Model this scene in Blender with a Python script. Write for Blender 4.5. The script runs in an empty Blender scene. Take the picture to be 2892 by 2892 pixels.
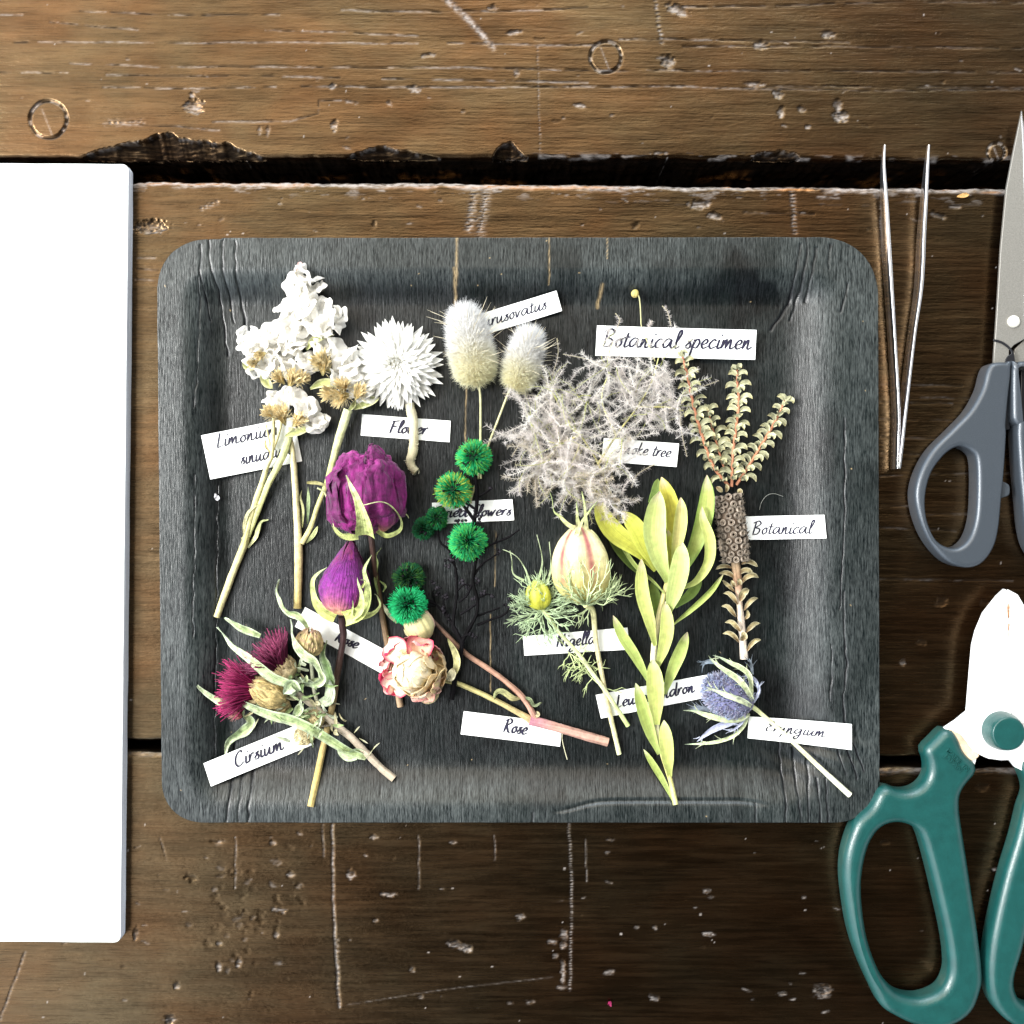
import bpy, math, random
import numpy as np

# ------------------------------------------------------------------ scale
# Lengths below are written in table units: 1 unit = 0.135 mm, origin under the camera.
S = 0.000135
H = 2960.0            # camera height above the table top, in units
C = 1446.0
rng = np.random.default_rng(11)
R = random.Random(11)
scene = bpy.context.scene

# ------------------------------------------------------------------ camera
cam = bpy.data.cameras.new("camera")
cam_o = bpy.data.objects.new("camera", cam)
scene.collection.objects.link(cam_o)
cam_o.location = (0, 0, H * S)
cam_o.rotation_euler = (0, 0, 0)
cam.sensor_width = 36
cam.lens = 18.0 / (1446.0 / H)
cam.clip_start = 0.01
cam.clip_end = 50
scene.camera = cam_o

# ------------------------------------------------------------------ surroundings: a room seen as light only
# (bright windows low in the north and west, lit ceiling, the dark shape of the person leaning over the table)
world = bpy.data.worlds.new("World")
scene.world = world
world.use_nodes = True


def build_world():
    nt = world.node_tree
    N, L = nt.nodes, nt.links
    N.clear()
    out = N.new("ShaderNodeOutputWorld")
    bg = N.new("ShaderNodeBackground")
    L.new(bg.outputs[0], out.inputs[0])
    tc = N.new("ShaderNodeTexCoord")
    sp = N.new("ShaderNodeSeparateXYZ")
    L.new(tc.outputs["Generated"], sp.inputs[0])

    def m(op, a, b=None, c=None):
        n = N.new("ShaderNodeMath")
        n.operation = op
        for i, x in enumerate((a, b, c)):
            if x is None:
                continue
            if isinstance(x, (int, float)):
                n.inputs[i].default_value = x
            else:
                L.new(x, n.inputs[i])
        return n.outputs[0]

    def ss(x, lo, hi):
        n = N.new("ShaderNodeMapRange")
        n.interpolation_type = "SMOOTHSTEP"
        L.new(x, n.inputs[0])
        n.inputs[1].default_value = lo
        n.inputs[2].default_value = hi
        return n.outputs[0]

    z = m("MAXIMUM", sp.outputs[2], 0.04)
    u = m("DIVIDE", sp.outputs[0], z)
    v = m("DIVIDE", sp.outputs[1], z)
    # slightly wobbly outline
    no = N.new("ShaderNodeTexNoise")
    no.inputs["Scale"].default_value = 5.0
    L.new(tc.outputs["Generated"], no.inputs["Vector"])
    wob = m("MULTIPLY", m("SUBTRACT", no.outputs[0], 0.5), 0.12)
    uu = m("ADD", u, wob)
    vv = m("ADD", v, wob)
    north = ss(vv, NORTH[0], NORTH[1])
    west = ss(m("MULTIPLY", uu, -1.0), WEST[0], WEST[1])
    fade_e = m("SUBTRACT", 1.0, m("MULTIPLY", ss(uu, -0.02, 0.42), 0.85))
    north = m("MULTIPLY", north, fade_e)
    fade_s = m("SUBTRACT", 1.0, m("MULTIPLY", ss(m("MULTIPLY", vv, -1.0), 0.5, 1.4), 0.3))
    west = m("MULTIPLY", west, fade_s)
    br = m("MAXIMUM", north, west)
    east = m("MULTIPLY", ss(uu, 0.8, 1.6), 0.35)
    br = m("MAXIMUM", br, east)
    low = ss(sp.outputs[2], 0.78, 0.45)          # 0 overhead .. 1 near the horizon
    mixc = N.new("ShaderNodeMix")
    mixc.data_type = "RGBA"
    L.new(low, mixc.inputs["Factor"])
    side = N.new("ShaderNodeMix")
    side.data_type = "RGBA"
    L.new(m("MULTIPLY", west, m("SUBTRACT", 1.0, north)), side.inputs["Factor"])
    side.inputs["A"].default_value = (*CEIL, 1)
    side.inputs["B"].default_value = (*CEIL_WEST, 1)
    L.new(side.outputs["Result"], mixc.inputs["A"])
    mixc.inputs["B"].default_value = (*WINDOW, 1)
    sc = N.new("ShaderNodeVectorMath")
    sc.operation = "SCALE"
    L.new(mixc.outputs["Result"], sc.inputs[0])
    above = ss(sp.outputs[2], -0.02, 0.03)
    L.new(m("MULTIPLY", m("ADD", m("MULTIPLY", br, 1.0), DARK), above), sc.inputs["Scale"])
    L.new(sc.outputs[0], bg.inputs[0])
    bg.inputs[1].default_value = WORLD_STRENGTH


NORTH = (0.13, 0.45)
WEST = (0.25, 0.37)
CEIL = (1.34, 1.20, 1.00)
CEIL_WEST = (1.08, 1.12, 1.18)
WINDOW = (0.70, 0.78, 0.88)
DARK = 0.02
WORLD_STRENGTH = 1.6
build_world()


def area_lamp(name, loc, target, size, power, col):
    l = bpy.data.lights.new(name, "AREA")
    l.shape = "RECTANGLE"
    l.size, l.size_y = size
    l.energy = power
    l.color = col
    o = bpy.data.objects.new(name, l)
    scene.collection.objects.link(o)
    o.location = loc
    d = np.array(target) - np.array(loc)
    from mathutils import Vector
    o.rotation_euler = Vector(d).to_track_quat("-Z", "Y").to_euler()
    return o


area_lamp("window_light_west", (-1.12, 0.12, 1.02), (0, 0, 0), (0.5, 0.4), 19.5, (1.0, 0.98, 0.94))
area_lamp("window_light_north", (0.15, 1.25, 0.75), (0, 0, 0), (1.0, 0.5), 6.0, (0.86, 0.94, 1.0))

vs = scene.view_settings
vs.view_transform = "Standard"
vs.look = "None"
vs.exposure = 1.1
vs.gamma = 1.0
vs.use_curve_mapping = False


# ------------------------------------------------------------------ helpers
def P(px, py, z=0.0):
    """a point of the table: px to the east, py to the south, z up"""
    k = (H - z) / H
    return np.array([(px - C) * k, (C - py) * k, z])


def PL(l):
    """a run of points; where it crosses the tray it lies on the tray's curved side, never inside it"""
    r = []
    for x, y, z in l:
        if 462 < x < 2468 and 690 < y < 2312:
            z = max(z, tz(x, y, 6.0))
        r.append(P(x, y, z))
    return np.array(r)


def L3(*c):
    return np.array(c, float)


def spl(p, n):
    p = np.asarray(p, float)
    m = len(p)
    if m == 2:
        t = np.linspace(0, 1, n)[:, None]
        return p[0] * (1 - t) + p[1] * t
    q = np.vstack([2 * p[0] - p[1], p, 2 * p[-1] - p[-2]])
    d = np.r_[0, np.cumsum(np.linalg.norm(np.diff(p, axis=0), axis=1))]
    s = np.linspace(0, d[-1], n)
    i = np.clip(np.searchsorted(d, s, "right") - 1, 0, m - 2)
    t = ((s - d[i]) / np.maximum(d[i + 1] - d[i], 1e-9))[:, None]
    a, b, c, e = q[i], q[i + 1], q[i + 2], q[i + 3]
    return 0.5 * (2 * b + (c - a) * t + (2 * a - 5 * b + 4 * c - e) * t * t + (3 * b - a - 3 * c + e) * t ** 3)


def closed(p, n):
    """smooth closed outline through p"""
    p = np.asarray(p, float)
    k = 3
    q = np.vstack([p[-k:], p, p[:k + 1]])
    d = np.r_[0, np.cumsum(np.linalg.norm(np.diff(q, axis=0), axis=1))]
    c = spl(q, int(n * len(q) / len(p)) + 60)
    s = np.linspace(0, d[-1], len(c))
    sel = (s >= d[k]) & (s < d[k + len(p)] - 1e-6)
    return c[sel]


def nrm(a):
    return a / np.maximum(np.linalg.norm(a, axis=-1, keepdims=True), 1e-9)


def frames(c, up=(0, 0, 1)):
    t = nrm(np.gradient(c, axis=0))
    s = np.cross(t, np.asarray(up, float))
    bad = np.linalg.norm(s, axis=1) < 0.15
    if bad.any():
        s[bad] = np.cross(t[bad], np.array([0.3, 1.0, 0.1]))
    s = nrm(s)
    return t, s, np.cross(s, t)


def hsh(i, j, seed):
    v = np.sin(i * 127.1 + j * 311.7 + seed * 74.7) * 43758.5453
    return v - np.floor(v)


def vn(x, y, seed=0):
    i, j = np.floor(x), np.floor(y)
    f, g = x - i, y - j
    f, g = f * f * (3 - 2 * f), g * g * (3 - 2 * g)
    return (hsh(i, j, seed) * (1 - f) + hsh(i + 1, j, seed) * f) * (1 - g) + \
           (hsh(i, j + 1, seed) * (1 - f) + hsh(i + 1, j + 1, seed) * f) * g


def fbm(x, y, seed=0, o=4):
    a, s = 0.5, 0.0
    for k in range(o):
        s = s + a * vn(x * 2 ** k, y * 2 ** k, seed + k * 13)
        a *= 0.5
    return s / (1 - 0.5 ** o)


def sst(x, a, b):
    t = np.clip((x - a) / (b - a), 0, 1)
    return t * t * (3 - 2 * t)


def grad(col, t):
    """colour ramp: col (3,) or (k,3) sampled at t"""
    col = np.asarray(col, float)
    t = np.asarray(t, float)
    if col.ndim == 1:
        return np.broadcast_to(col, t.shape + (3,)).copy()
    x = np.linspace(0, 1, len(col))
    return np.stack([np.interp(t, x, col[:, k]) for k in range(3)], -1)


class MB:
    """collects surfaces and links them as ONE mesh object"""

    def __init__(s):
        s.v, s.c, s.q, s.t, s.n = [], [], [], [], 0

    def add(s, V, col, quads=None, tris=None):
        V = np.asarray(V, float).reshape(-1, 3)
        col = np.asarray(col, float)
        if col.ndim == 1:
            col = np.broadcast_to(col, (len(V), len(col)))
        if col.shape[-1] == 3:
            col = np.concatenate([col, np.full((len(V), 1), 0.5)], 1)
        s.v.append(V)
        s.c.append(col.reshape(-1, 4))
        if quads is not None and len(quads):
            s.q.append(np.asarray(quads, np.int64) + s.n)
        if tris is not None and len(tris):
            s.t.append(np.asarray(tris, np.int64) + s.n)
        s.n += len(V)

    def grid(s, V, col, wrap=False):
        nu, nv = V.shape[:2]
        idx = np.arange(nu * nv).reshape(nu, nv)
        if wrap:
            idx = np.concatenate([idx, idx[:, :1]], 1)
        q = np.stack([idx[:-1, :-1], idx[:-1, 1:], idx[1:, 1:], idx[1:, :-1]], -1).reshape(-1, 4)
        s.add(V.reshape(-1, 3), np.asarray(col).reshape(nu * nv, -1), q)

    def build(s, name, mat, parent=None, smooth=True):
        V = np.concatenate(s.v) * S
        if parent is not None:
            o_ = parent
            off = np.zeros(3)
            while o_ is not None:
                off += np.array(o_.location)
                o_ = o_.parent
            V = V - off
        me = bpy.data.meshes.new(name)
        q = np.concatenate(s.q) if s.q else np.zeros((0, 4), np.int64)
        t = np.concatenate(s.t) if s.t else np.zeros((0, 3), np.int64)
        me.vertices.add(len(V))
        me.vertices.foreach_set("co", V.astype(np.float32).ravel())
        me.loops.add(len(q) * 4 + len(t) * 3)
        me.loops.foreach_set("vertex_index", np.concatenate([q.ravel(), t.ravel()]).astype(np.int32))
        me.polygons.add(len(q) + len(t))
        ls = np.concatenate([np.arange(len(q)) * 4, len(q) * 4 + np.arange(len(t)) * 3])
        me.polygons.foreach_set("loop_start", ls.astype(np.int32))
        if smooth:
            me.polygons.foreach_set("use_smooth", np.ones(len(q) + len(t), bool))
        me.update(calc_edges=True)
        at = me.color_attributes.new("Col", "FLOAT_COLOR", "POINT")
        at.data.foreach_set("color", np.concatenate(s.c).astype(np.float32).ravel())
        me.validate()
        return link(name, me, mat, parent)


def link(name, me, mat, parent=None):
    me.materials.append(mat)
    o = bpy.data.objects.new(name, me)
    scene.collection.objects.link(o)
    if parent is not None:
        o.parent = parent
    return o


def tag(o, label=None, cat=None, group=None, kind=None):
    if label:
        o["label"] = label
    if cat:
        o["category"] = cat
    if group:
        o["group"] = group
    if kind:
        o["kind"] = kind
    return o


def thing(name, at, label, cat, group=None):
    o = bpy.data.objects.new(name, None)
    o.empty_display_size = 0.005
    scene.collection.objects.link(o)
    o.location = tuple(np.asarray(at) * S)
    return tag(o, label, cat, group)


# ---- shapes
def tube(mb, pts, r, col, n=9, seg=None, rough=0.05, flat=1.0, cap=True):
    pts = np.asarray(pts, float)
    ln = np.linalg.norm(np.diff(pts, axis=0), axis=1).sum()
    seg = seg or int(max(4, min(90, ln / 7)))
    c = spl(pts, seg)
    tt = np.linspace(0, 1, seg)
    r = np.atleast_1d(np.asarray(r, float))
    rr = np.interp(tt, np.linspace(0, 1, len(r)), r)
    _, s, u = frames(c)
    a = np.linspace(0, 2 * np.pi, n, endpoint=False)
    k = 1 + rough * (vn(tt[:, None] * ln / 14.0 + R.random() * 99, a[None, :] * 1.3, 3) - 0.5) * 2
    rad = rr[:, None] * k
    V = c[:, None] + rad[..., None] * (np.cos(a)[None, :, None] * s[:, None] + flat * np.sin(a)[None, :, None] * u[:, None])
    col = grad(col, tt)
    cc = np.concatenate([np.broadcast_to(col[:, None], (seg, n, 3)),
                         np.broadcast_to((np.abs(np.linspace(-1, 1, n)))[None, :, None], (seg, n, 1))], -1)
    mb.grid(V, cc, wrap=True)
    if cap:
        for e, cen in ((0, c[0]), (seg - 1, c[-1])):
            ring = V[e]
            VV = np.vstack([ring, cen[None]])
            tr = [(i, (i + 1) % n, n) if e else ((i + 1) % n, i, n) for i in range(n)]
            mb.add(VV, np.concatenate([grad(np.minimum(col[e] * 1.25 + 0.02, 1), np.zeros(n + 1)), np.full((n + 1, 1), .5)], 1), None, tr)


LEAF = [(0, .25), (.12, .5), (.3, .85), (.5, 1), (.7, .9), (.85, .6), (.95, .25), (1, .02)]
BLADE = [(0, .55), (.15, .8), (.35, 1), (.6, .9), (.8, .55), (.93, .22), (1, .02)]
PETAL = [(0, .2), (.2, .55), (.5, .95), (.75, 1), (.92, .75), (1, .45)]
SEPAL = [(0, 1), (.2, .9), (.4, .6), (.6, .38), (.8, .25), (1, .03)]


def leaf(mb, pts, w, col, edge=None, nu=16, nv=7, cup=0.25, roll=0.0, prof=LEAF, wave=0.0, twist=0.0, thick=1.4):
    """a thin blade with real thickness; w is the full width"""
    pts = np.asarray(pts, float)
    c = spl(pts, nu)
    tt = np.linspace(0, 1, nu)
    prof = np.asarray(prof, float)
    ww = np.interp(tt, prof[:, 0], prof[:, 1]) * w * 0.5
    t, s, u = frames(c)
    an = roll + twist * tt
    s2 = s * np.cos(an)[:, None] + u * np.sin(an)[:, None]
    u2 = np.cross(s2, t)
    vv = np.linspace(-1, 1, nv)
    V = c[:, None] + s2[:, None] * (vv[None, :, None] * ww[:, None, None]) + \
        u2[:, None] * (cup * (vv ** 2)[None, :, None] * ww[:, None, None])
    if wave:
        ph = R.random() * 50
        wv = (vn(tt[:, None] * 5 + ph, vv[None, :] * 1.5 + ph, 5) - .5) * 2 * wave * (0.3 + np.abs(vv))[None]
        V = V + u2[:, None] * wv[..., None]
    cc = grad(col, tt)[:, None] * np.ones((1, nv, 1))
    if edge is not None:
        k = (np.abs(vv) ** 3)[None, :, None]
        cc = cc * (1 - k) + np.asarray(edge) * k
    al = np.broadcast_to(((vv + 1) / 2)[None, :, None], (nu, nv, 1))
    cc = np.concatenate([cc, al], -1)
    mb.grid(V, cc)
    if thick:
        th = thick * (1 - 0.75 * (np.abs(vv) ** 4))[None, :, None] * u2[:, None]
        mb.grid((V - th)[:, ::-1], cc[:, ::-1])


def hairs(mb, B, D, Ln, r, col, bend=None, tipcol=None, tipr=0.25):
    B, D = np.asarray(B, float), nrm(np.asarray(D, float))
    n = len(B)
    Ln = np.broadcast_to(np.asarray(Ln, float), (n,))[:, None]
    col = np.broadcast_to(np.asarray(col, float), (n, 3))
    tipcol = col if tipcol is None else np.broadcast_to(np.asarray(tipcol, float), (n, 3))
    bend = np.zeros((n, 3)) if bend is None else np.asarray(bend, float)
    s = np.cross(D, np.array([0.13, 0.31, 0.94]))
    s = nrm(s)
    u = np.cross(s, D)
    mid = B + D * Ln * 0.55 + bend * 0.3
    tip = B + D * Ln + bend
    r = np.broadcast_to(np.asarray(r, float), (n,))[:, None]
    V = []
    for cen, k in ((B, 1.0), (mid, 0.8), (tip, tipr)):
        for a in (0.3, 0.3 + 2.094, 0.3 + 4.189):
            V.append(cen + r * k * (math.cos(a) * s + math.sin(a) * u))
    V = np.stack(V, 1)                                     # n,9,3
    cc = np.stack([col] * 3 + [(col + tipcol) / 2] * 3 + [tipcol] * 3, 1)
    base = (np.arange(n) * 9)[:, None, None]
    q = np.array([(i + o, (i + 1) % 3 + o, (i + 1) % 3 + o + 3, i + o + 3) for o in (0, 3) for i in range(3)])
    al = np.full((n, 9, 1), 0.5)
    mb.add(V.reshape(-1, 3), np.concatenate([cc, al], -1).reshape(-1, 4), (base + q[None]).reshape(-1, 4), (np.arange(n) * 9)[:, None] + np.array([[6, 7, 8]]))


def axes(d):
    d = nrm(np.asarray(d, float))
    a = np.cross(d, np.array([0, 0, 1.0]))
    if np.linalg.norm(a) < 0.1:
        a = np.array([1.0, 0, 0])
    a = nrm(a)
    return d, a, np.cross(a, d)


def lathe(mb, base, top, prof, col, n=24, lobes=0, amp=0.0, rough=0.0, colfn=None, nu=None, a0=0.0, a1=2 * np.pi, seed=1):
    """surface turned about base->top; prof = [(t, radius)] ; partial when a1-a0 < 2pi"""
    base, top = np.asarray(base, float), np.asarray(top, float)
    ln = np.linalg.norm(top - base)
    d, e, f = axes(top - base)
    prof = np.asarray(prof, float)
    nu = nu or 22
    pr = spl(prof, nu)
    full = abs(a1 - a0 - 2 * np.pi) < 1e-6
    a = np.linspace(a0, a1, n, endpoint=not full)
    rad = pr[:, 1][:, None] * (1 + amp * np.cos(lobes * a)[None] if lobes else np.ones((1, n)))
    if rough:
        rad = rad * (1 + rough * (fbm(pr[:, 0][:, None] * 5 + seed, np.cos(a)[None] * 2 + np.sin(a)[None] * 1.7 + seed * 3, seed) - .5) * 2)
    V = base + d * (pr[:, 0][:, None, None] * ln) + rad[..., None] * (np.cos(a)[None, :, None] * e + np.sin(a)[None, :, None] * f)
    T = np.clip(pr[:, 0], 0, 1)[:, None] * np.ones((1, n))
    cc = grad(col, T) if colfn is None else colfn(T, a[None] * np.ones((nu, 1)))
    al = np.broadcast_to((a / (2 * np.pi) % 1)[None, :, None], (nu, n, 1))
    mb.grid(V, np.concatenate([cc, al], -1), wrap=full)


def plate(name, outlines, z0, z1, bevel, mat, parent, res=5):
    """a flat solid with rounded edges from closed outlines in table units (first outer, then holes)"""
    cu = bpy.data.curves.new(name, "CURVE")
    cu.dimensions = "2D"
    cu.fill_mode = "BOTH"
    off = np.zeros(3)
    if parent is not None:
        off = np.array(parent.location) / S
    for k, o in enumerate(outlines):
        o = np.asarray(o, float)[:, :2]
        ar = np.sum(o[:, 0] * np.roll(o[:, 1], -1) - o[:, 1] * np.roll(o[:, 0], -1))
        if (ar > 0) == (k > 0):
            o = o[::-1]
        # pull the outline in by the bevel so that the finished solid has the given outline
        t = nrm(np.roll(o, -1, 0) - np.roll(o, 1, 0))
        nn = np.stack([t[:, 1], -t[:, 0]], 1)
        oo = o - nn * bevel
        dist = np.sqrt(((oo[:, None] - o[None]) ** 2).sum(-1)).min(1)
        keep = dist > bevel * .94
        if keep.sum() > 8:
            oo = oo[keep]
            if not keep.all():                       # round off the corners left where the outline was too tight
                for _ in range(3):
                    oo = .25 * np.roll(oo, 1, 0) + .5 * oo + .25 * np.roll(oo, -1, 0)
        sp_ = cu.splines.new("POLY")
        sp_.points.add(len(oo) - 1)
        co = np.zeros((len(oo), 4))
        co[:, :2] = (oo - off[:2]) * S
        co[:, 3] = 1
        sp_.points.foreach_set("co", co.ravel())
        sp_.use_cyclic_u = True
    cu.extrude = max((z1 - z0) / 2 - bevel, 0.0) * S
    cu.bevel_depth = bevel * S
    cu.bevel_resolution = res
    tmp = bpy.data.objects.new(name + "_outline", cu)
    scene.collection.objects.link(tmp)
    dg = bpy.context.evaluated_depsgraph_get()
    dg.update()
    me = bpy.data.meshes.new_from_object(tmp.evaluated_get(dg))
    bpy.data.objects.remove(tmp)
    bpy.data.curves.remove(cu)
    me.name = name
    co = np.zeros(len(me.vertices) * 3)
    me.vertices.foreach_get("co", co)
    co = co.reshape(-1, 3)
    co[:, 2] += ((z0 + z1) / 2 - off[2]) * S
    me.vertices.foreach_set("co", co.ravel())
    me.materials.clear()
    for p in me.polygons:
        p.use_smooth = len(p.vertices) == 4
    me.update()
    return link(name, me, mat, parent)


# ------------------------------------------------------------------ materials
class NT:
    def __init__(s, name):
        s.m = bpy.data.materials.new(name)
        s.m.use_nodes = True
        s.t = s.m.node_tree
        s.N, s.L = s.t.nodes, s.t.links
        s.N.clear()
        s.out = s.N.new("ShaderNodeOutputMaterial")
        s.b = s.N.new("ShaderNodeBsdfPrincipled")
        s.L.new(s.b.outputs[0], s.out.inputs[0])
        s.tc = s.N.new("ShaderNodeTexCoord")

    def put(s, sock, v):
        if isinstance(v, bpy.types.NodeSocket):
            s.L.new(v, sock)
        elif isinstance(v, (tuple, list)) and len(v) == 3 and sock.type == "RGBA":
            sock.default_value = (*v, 1)
        else:
            sock.default_value = v

    def set(s, **k):
        for a, v in k.items():
            s.put(s.b.inputs[a.replace("_", " ")], v)
        return s

    def attr(s, name="Col"):
        n = s.N.new("ShaderNodeAttribute")
        n.attribute_name = name
        return n

    def math(s, op, a, b=0.0, clamp=False):
        n = s.N.new("ShaderNodeMath")
        n.operation = op
        n.use_clamp = clamp
        s.put(n.inputs[0], a)
        s.put(n.inputs[1], b)
        return n.outputs[0]

    def mix(s, f, a, b, mode="MIX"):
        n = s.N.new("ShaderNodeMix")
        n.data_type = "RGBA"
        n.blend_type = mode
        s.put(n.inputs["Factor"], f)
        s.put(n.inputs["A"], a)
        s.put(n.inputs["B"], b)
        return n.outputs["Result"]

    def noise(s, scale, stretch=(1, 1, 1), detail=4, rough=0.6, vec=None, dist=0.0):
        """noise with features about 1/scale table units wide"""
        mp = s.N.new("ShaderNodeMapping")
        k = scale / S
        mp.inputs["Scale"].default_value = (k * stretch[0], k * stretch[1], k * stretch[2])
        s.L.new(vec or s.tc.outputs["Object"], mp.inputs[0])
        n = s.N.new("ShaderNodeTexNoise")
        n.inputs["Scale"].default_value = 1.0
        n.inputs["Detail"].default_value = detail
        n.inputs["Roughness"].default_value = rough
        n.inputs["Distortion"].default_value = dist
        s.L.new(mp.outputs[0], n.inputs["Vector"])
        return n.outputs[0]

    def ramp(s, x, lo, hi, a=0.0, b=1.0):
        n = s.N.new("ShaderNodeMapRange")
        s.put(n.inputs[0], x)
        n.inputs[1].default_value = lo
        n.inputs[2].default_value = hi
        n.inputs[3].default_value = a
        n.inputs[4].default_value = b
        return n.outputs[0]

    def bump(s, h, dist, strength=1.0):
        n = s.N.new("ShaderNodeBump")
        n.inputs["Strength"].default_value = strength
        n.inputs["Distance"].default_value = dist * S
        s.L.new(h, n.inputs["Height"])
        s.L.new(n.outputs[0], s.b.inputs["Normal"])
        return s


def plant(name, rough=0.6, spec=0.3, streak=14.0, amount=0.35, mottle=0.25, trans=0.0, bump=2.0, sheen=0.0, mscale=0.06):
    """plant tissue: colour of the piece (attribute), streaks along it, mottling, a little light let through"""
    m = NT(name)
    a = m.attr()
    cmb = m.N.new("ShaderNodeCombineXYZ")
    m.L.new(m.math("MULTIPLY", a.outputs["Alpha"], streak), cmb.inputs[0])
    n1 = m.N.new("ShaderNodeTexNoise")
    n1.inputs["Scale"].default_value = 1.0
    n1.inputs["Detail"].default_value = 3
    wob = m.N.new("ShaderNodeVectorMath")
    wob.operation = "SCALE"
    wob.inputs["Scale"].default_value = 0.006 / S
    m.L.new(m.tc.outputs["Object"], wob.inputs[0])
    ad = m.N.new("ShaderNodeVectorMath")
    ad.operation = "ADD"
    m.L.new(cmb.outputs[0], ad.inputs[0])
    m.L.new(wob.outputs[0], ad.inputs[1])
    m.L.new(ad.outputs[0], n1.inputs["Vector"])
    st = n1.outputs[0]
    mo = m.noise(mscale, detail=4)
    k = m.math("ADD", m.ramp(st, 0.3, 0.7, 1 - amount, 1 + amount), m.ramp(mo, 0.3, 0.7, -mottle, mottle))
    sc = m.N.new("ShaderNodeVectorMath")
    sc.operation = "SCALE"
    m.L.new(a.outputs["Color"], sc.inputs[0])
    m.L.new(k, sc.inputs["Scale"])
    m.set(Base_Color=sc.outputs[0], Roughness=rough, Specular_IOR_Level=spec)
    if sheen:
        m.set(Sheen_Weight=sheen)
    if bump:
        m.bump(m.math("ADD", st, m.math("MULTIPLY", mo, 0.6)), bump)
    if trans:
        tr = m.N.new("ShaderNodeBsdfTranslucent")
        m.L.new(sc.outputs[0], tr.inputs[0])
        mx = m.N.new("ShaderNodeMixShader")
        mx.inputs[0].default_value = trans
        m.L.new(m.b.outputs[0], mx.inputs[1])
        m.L.new(tr.outputs[0], mx.inputs[2])
        m.L.new(mx.outputs[0], m.out.inputs[0])
    return m.m


def wood_mat():
    m = NT("worn_dark_varnished_wood")
    a = m.attr()
    sp = m.N.new("ShaderNodeSeparateColor")
    m.L.new(a.outputs["Color"], sp.inputs[0])
    wear_glint, dark, raw = sp.outputs[0], sp.outputs[1], sp.outputs[2]
    g1 = m.noise(0.012, (0.12, 1, 1), 5, 0.65)
    g2 = m.noise(0.09, (0.05, 1, 1), 4, 0.6)
    g3 = m.noise(0.006, (0.6, 1, 1), 3, 0.5, dist=1.0)
    g4 = m.noise(0.16, (0.3, 1, 1), 3, 0.6)
    g = m.math("ADD", m.math("MULTIPLY", g1, 0.5), m.math("ADD", m.math("MULTIPLY", g2, 0.35), m.math("MULTIPLY", g3, 0.3)))
    k = m.ramp(g, 0.42, 0.72)
    k.node.interpolation_type = "SMOOTHSTEP"
    c = m.mix(k, (0.0007, 0.0003, 0.0002), (0.0050, 0.0018, 0.0007))
    green = m.ramp(m.noise(0.007, (0.5, 1, 1), 2), 0.5, 0.68)
    c = m.mix(m.math("MULTIPLY", green, 0.55), c, (0.0016, 0.0012, 0.0007))
    sc = m.N.new("ShaderNodeVectorMath")
    sc.operation = "SCALE"
    m.L.new(c, sc.inputs[0])
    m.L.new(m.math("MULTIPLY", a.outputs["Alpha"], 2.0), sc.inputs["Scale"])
    c = m.mix(raw, sc.outputs[0], (0.30, 0.125, 0.035))
    wn = m.math("MULTIPLY", wear_glint, m.ramp(g4, 0.3, 0.6), True)
    c = m.mix(wn, c, (0.27, 0.255, 0.25))
    c = m.mix(dark, c, (0.0025, 0.002, 0.002))
    ro = m.math("ADD", m.ramp(g2, 0.3, 0.7, 0.21, 0.33), m.math("MULTIPLY", m.math("MAXIMUM", wear_glint, dark), 0.35))
    # the old varnish is thinner along the open grain and in patches
    vz = m.math("ADD", m.math("MULTIPLY", g1, 0.55), m.math("ADD", m.math("MULTIPLY", g3, 0.3), m.math("MULTIPLY", m.noise(0.05, (0.10, 1, 1), 4, 0.7), 0.45)))
    vz = m.ramp(vz, 0.40, 0.86, 0.42, 1.32)
    pores = m.ramp(m.noise(0.30, (0.045, 1, 1), 2, 0.5), 0.56, 0.68, 1.0, 0.62)
    vz = m.math("MULTIPLY", vz, pores)
    m.set(Base_Color=c, Roughness=ro, Specular_IOR_Level=m.math("MULTIPLY", m.math("MULTIPLY", m.math("SUBTRACT", 1.0, dark), SPEC_WOOD), vz),
          Specular_Tint=m.mix(m.ramp(m.noise(0.004, (0.7, 1, 1), 3), 0.35, 0.65), (1.0, 0.57, 0.27), (1.0, 0.72, 0.39)))
    hh = m.math("ADD", m.math("MULTIPLY", g2, 0.8), m.math("ADD", m.math("MULTIPLY", g4, 0.5), m.math("MULTIPLY", g1, 0.6)))
    m.bump(hh, 1.3)
    return m.m


SPEC_WOOD = 1.0


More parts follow.
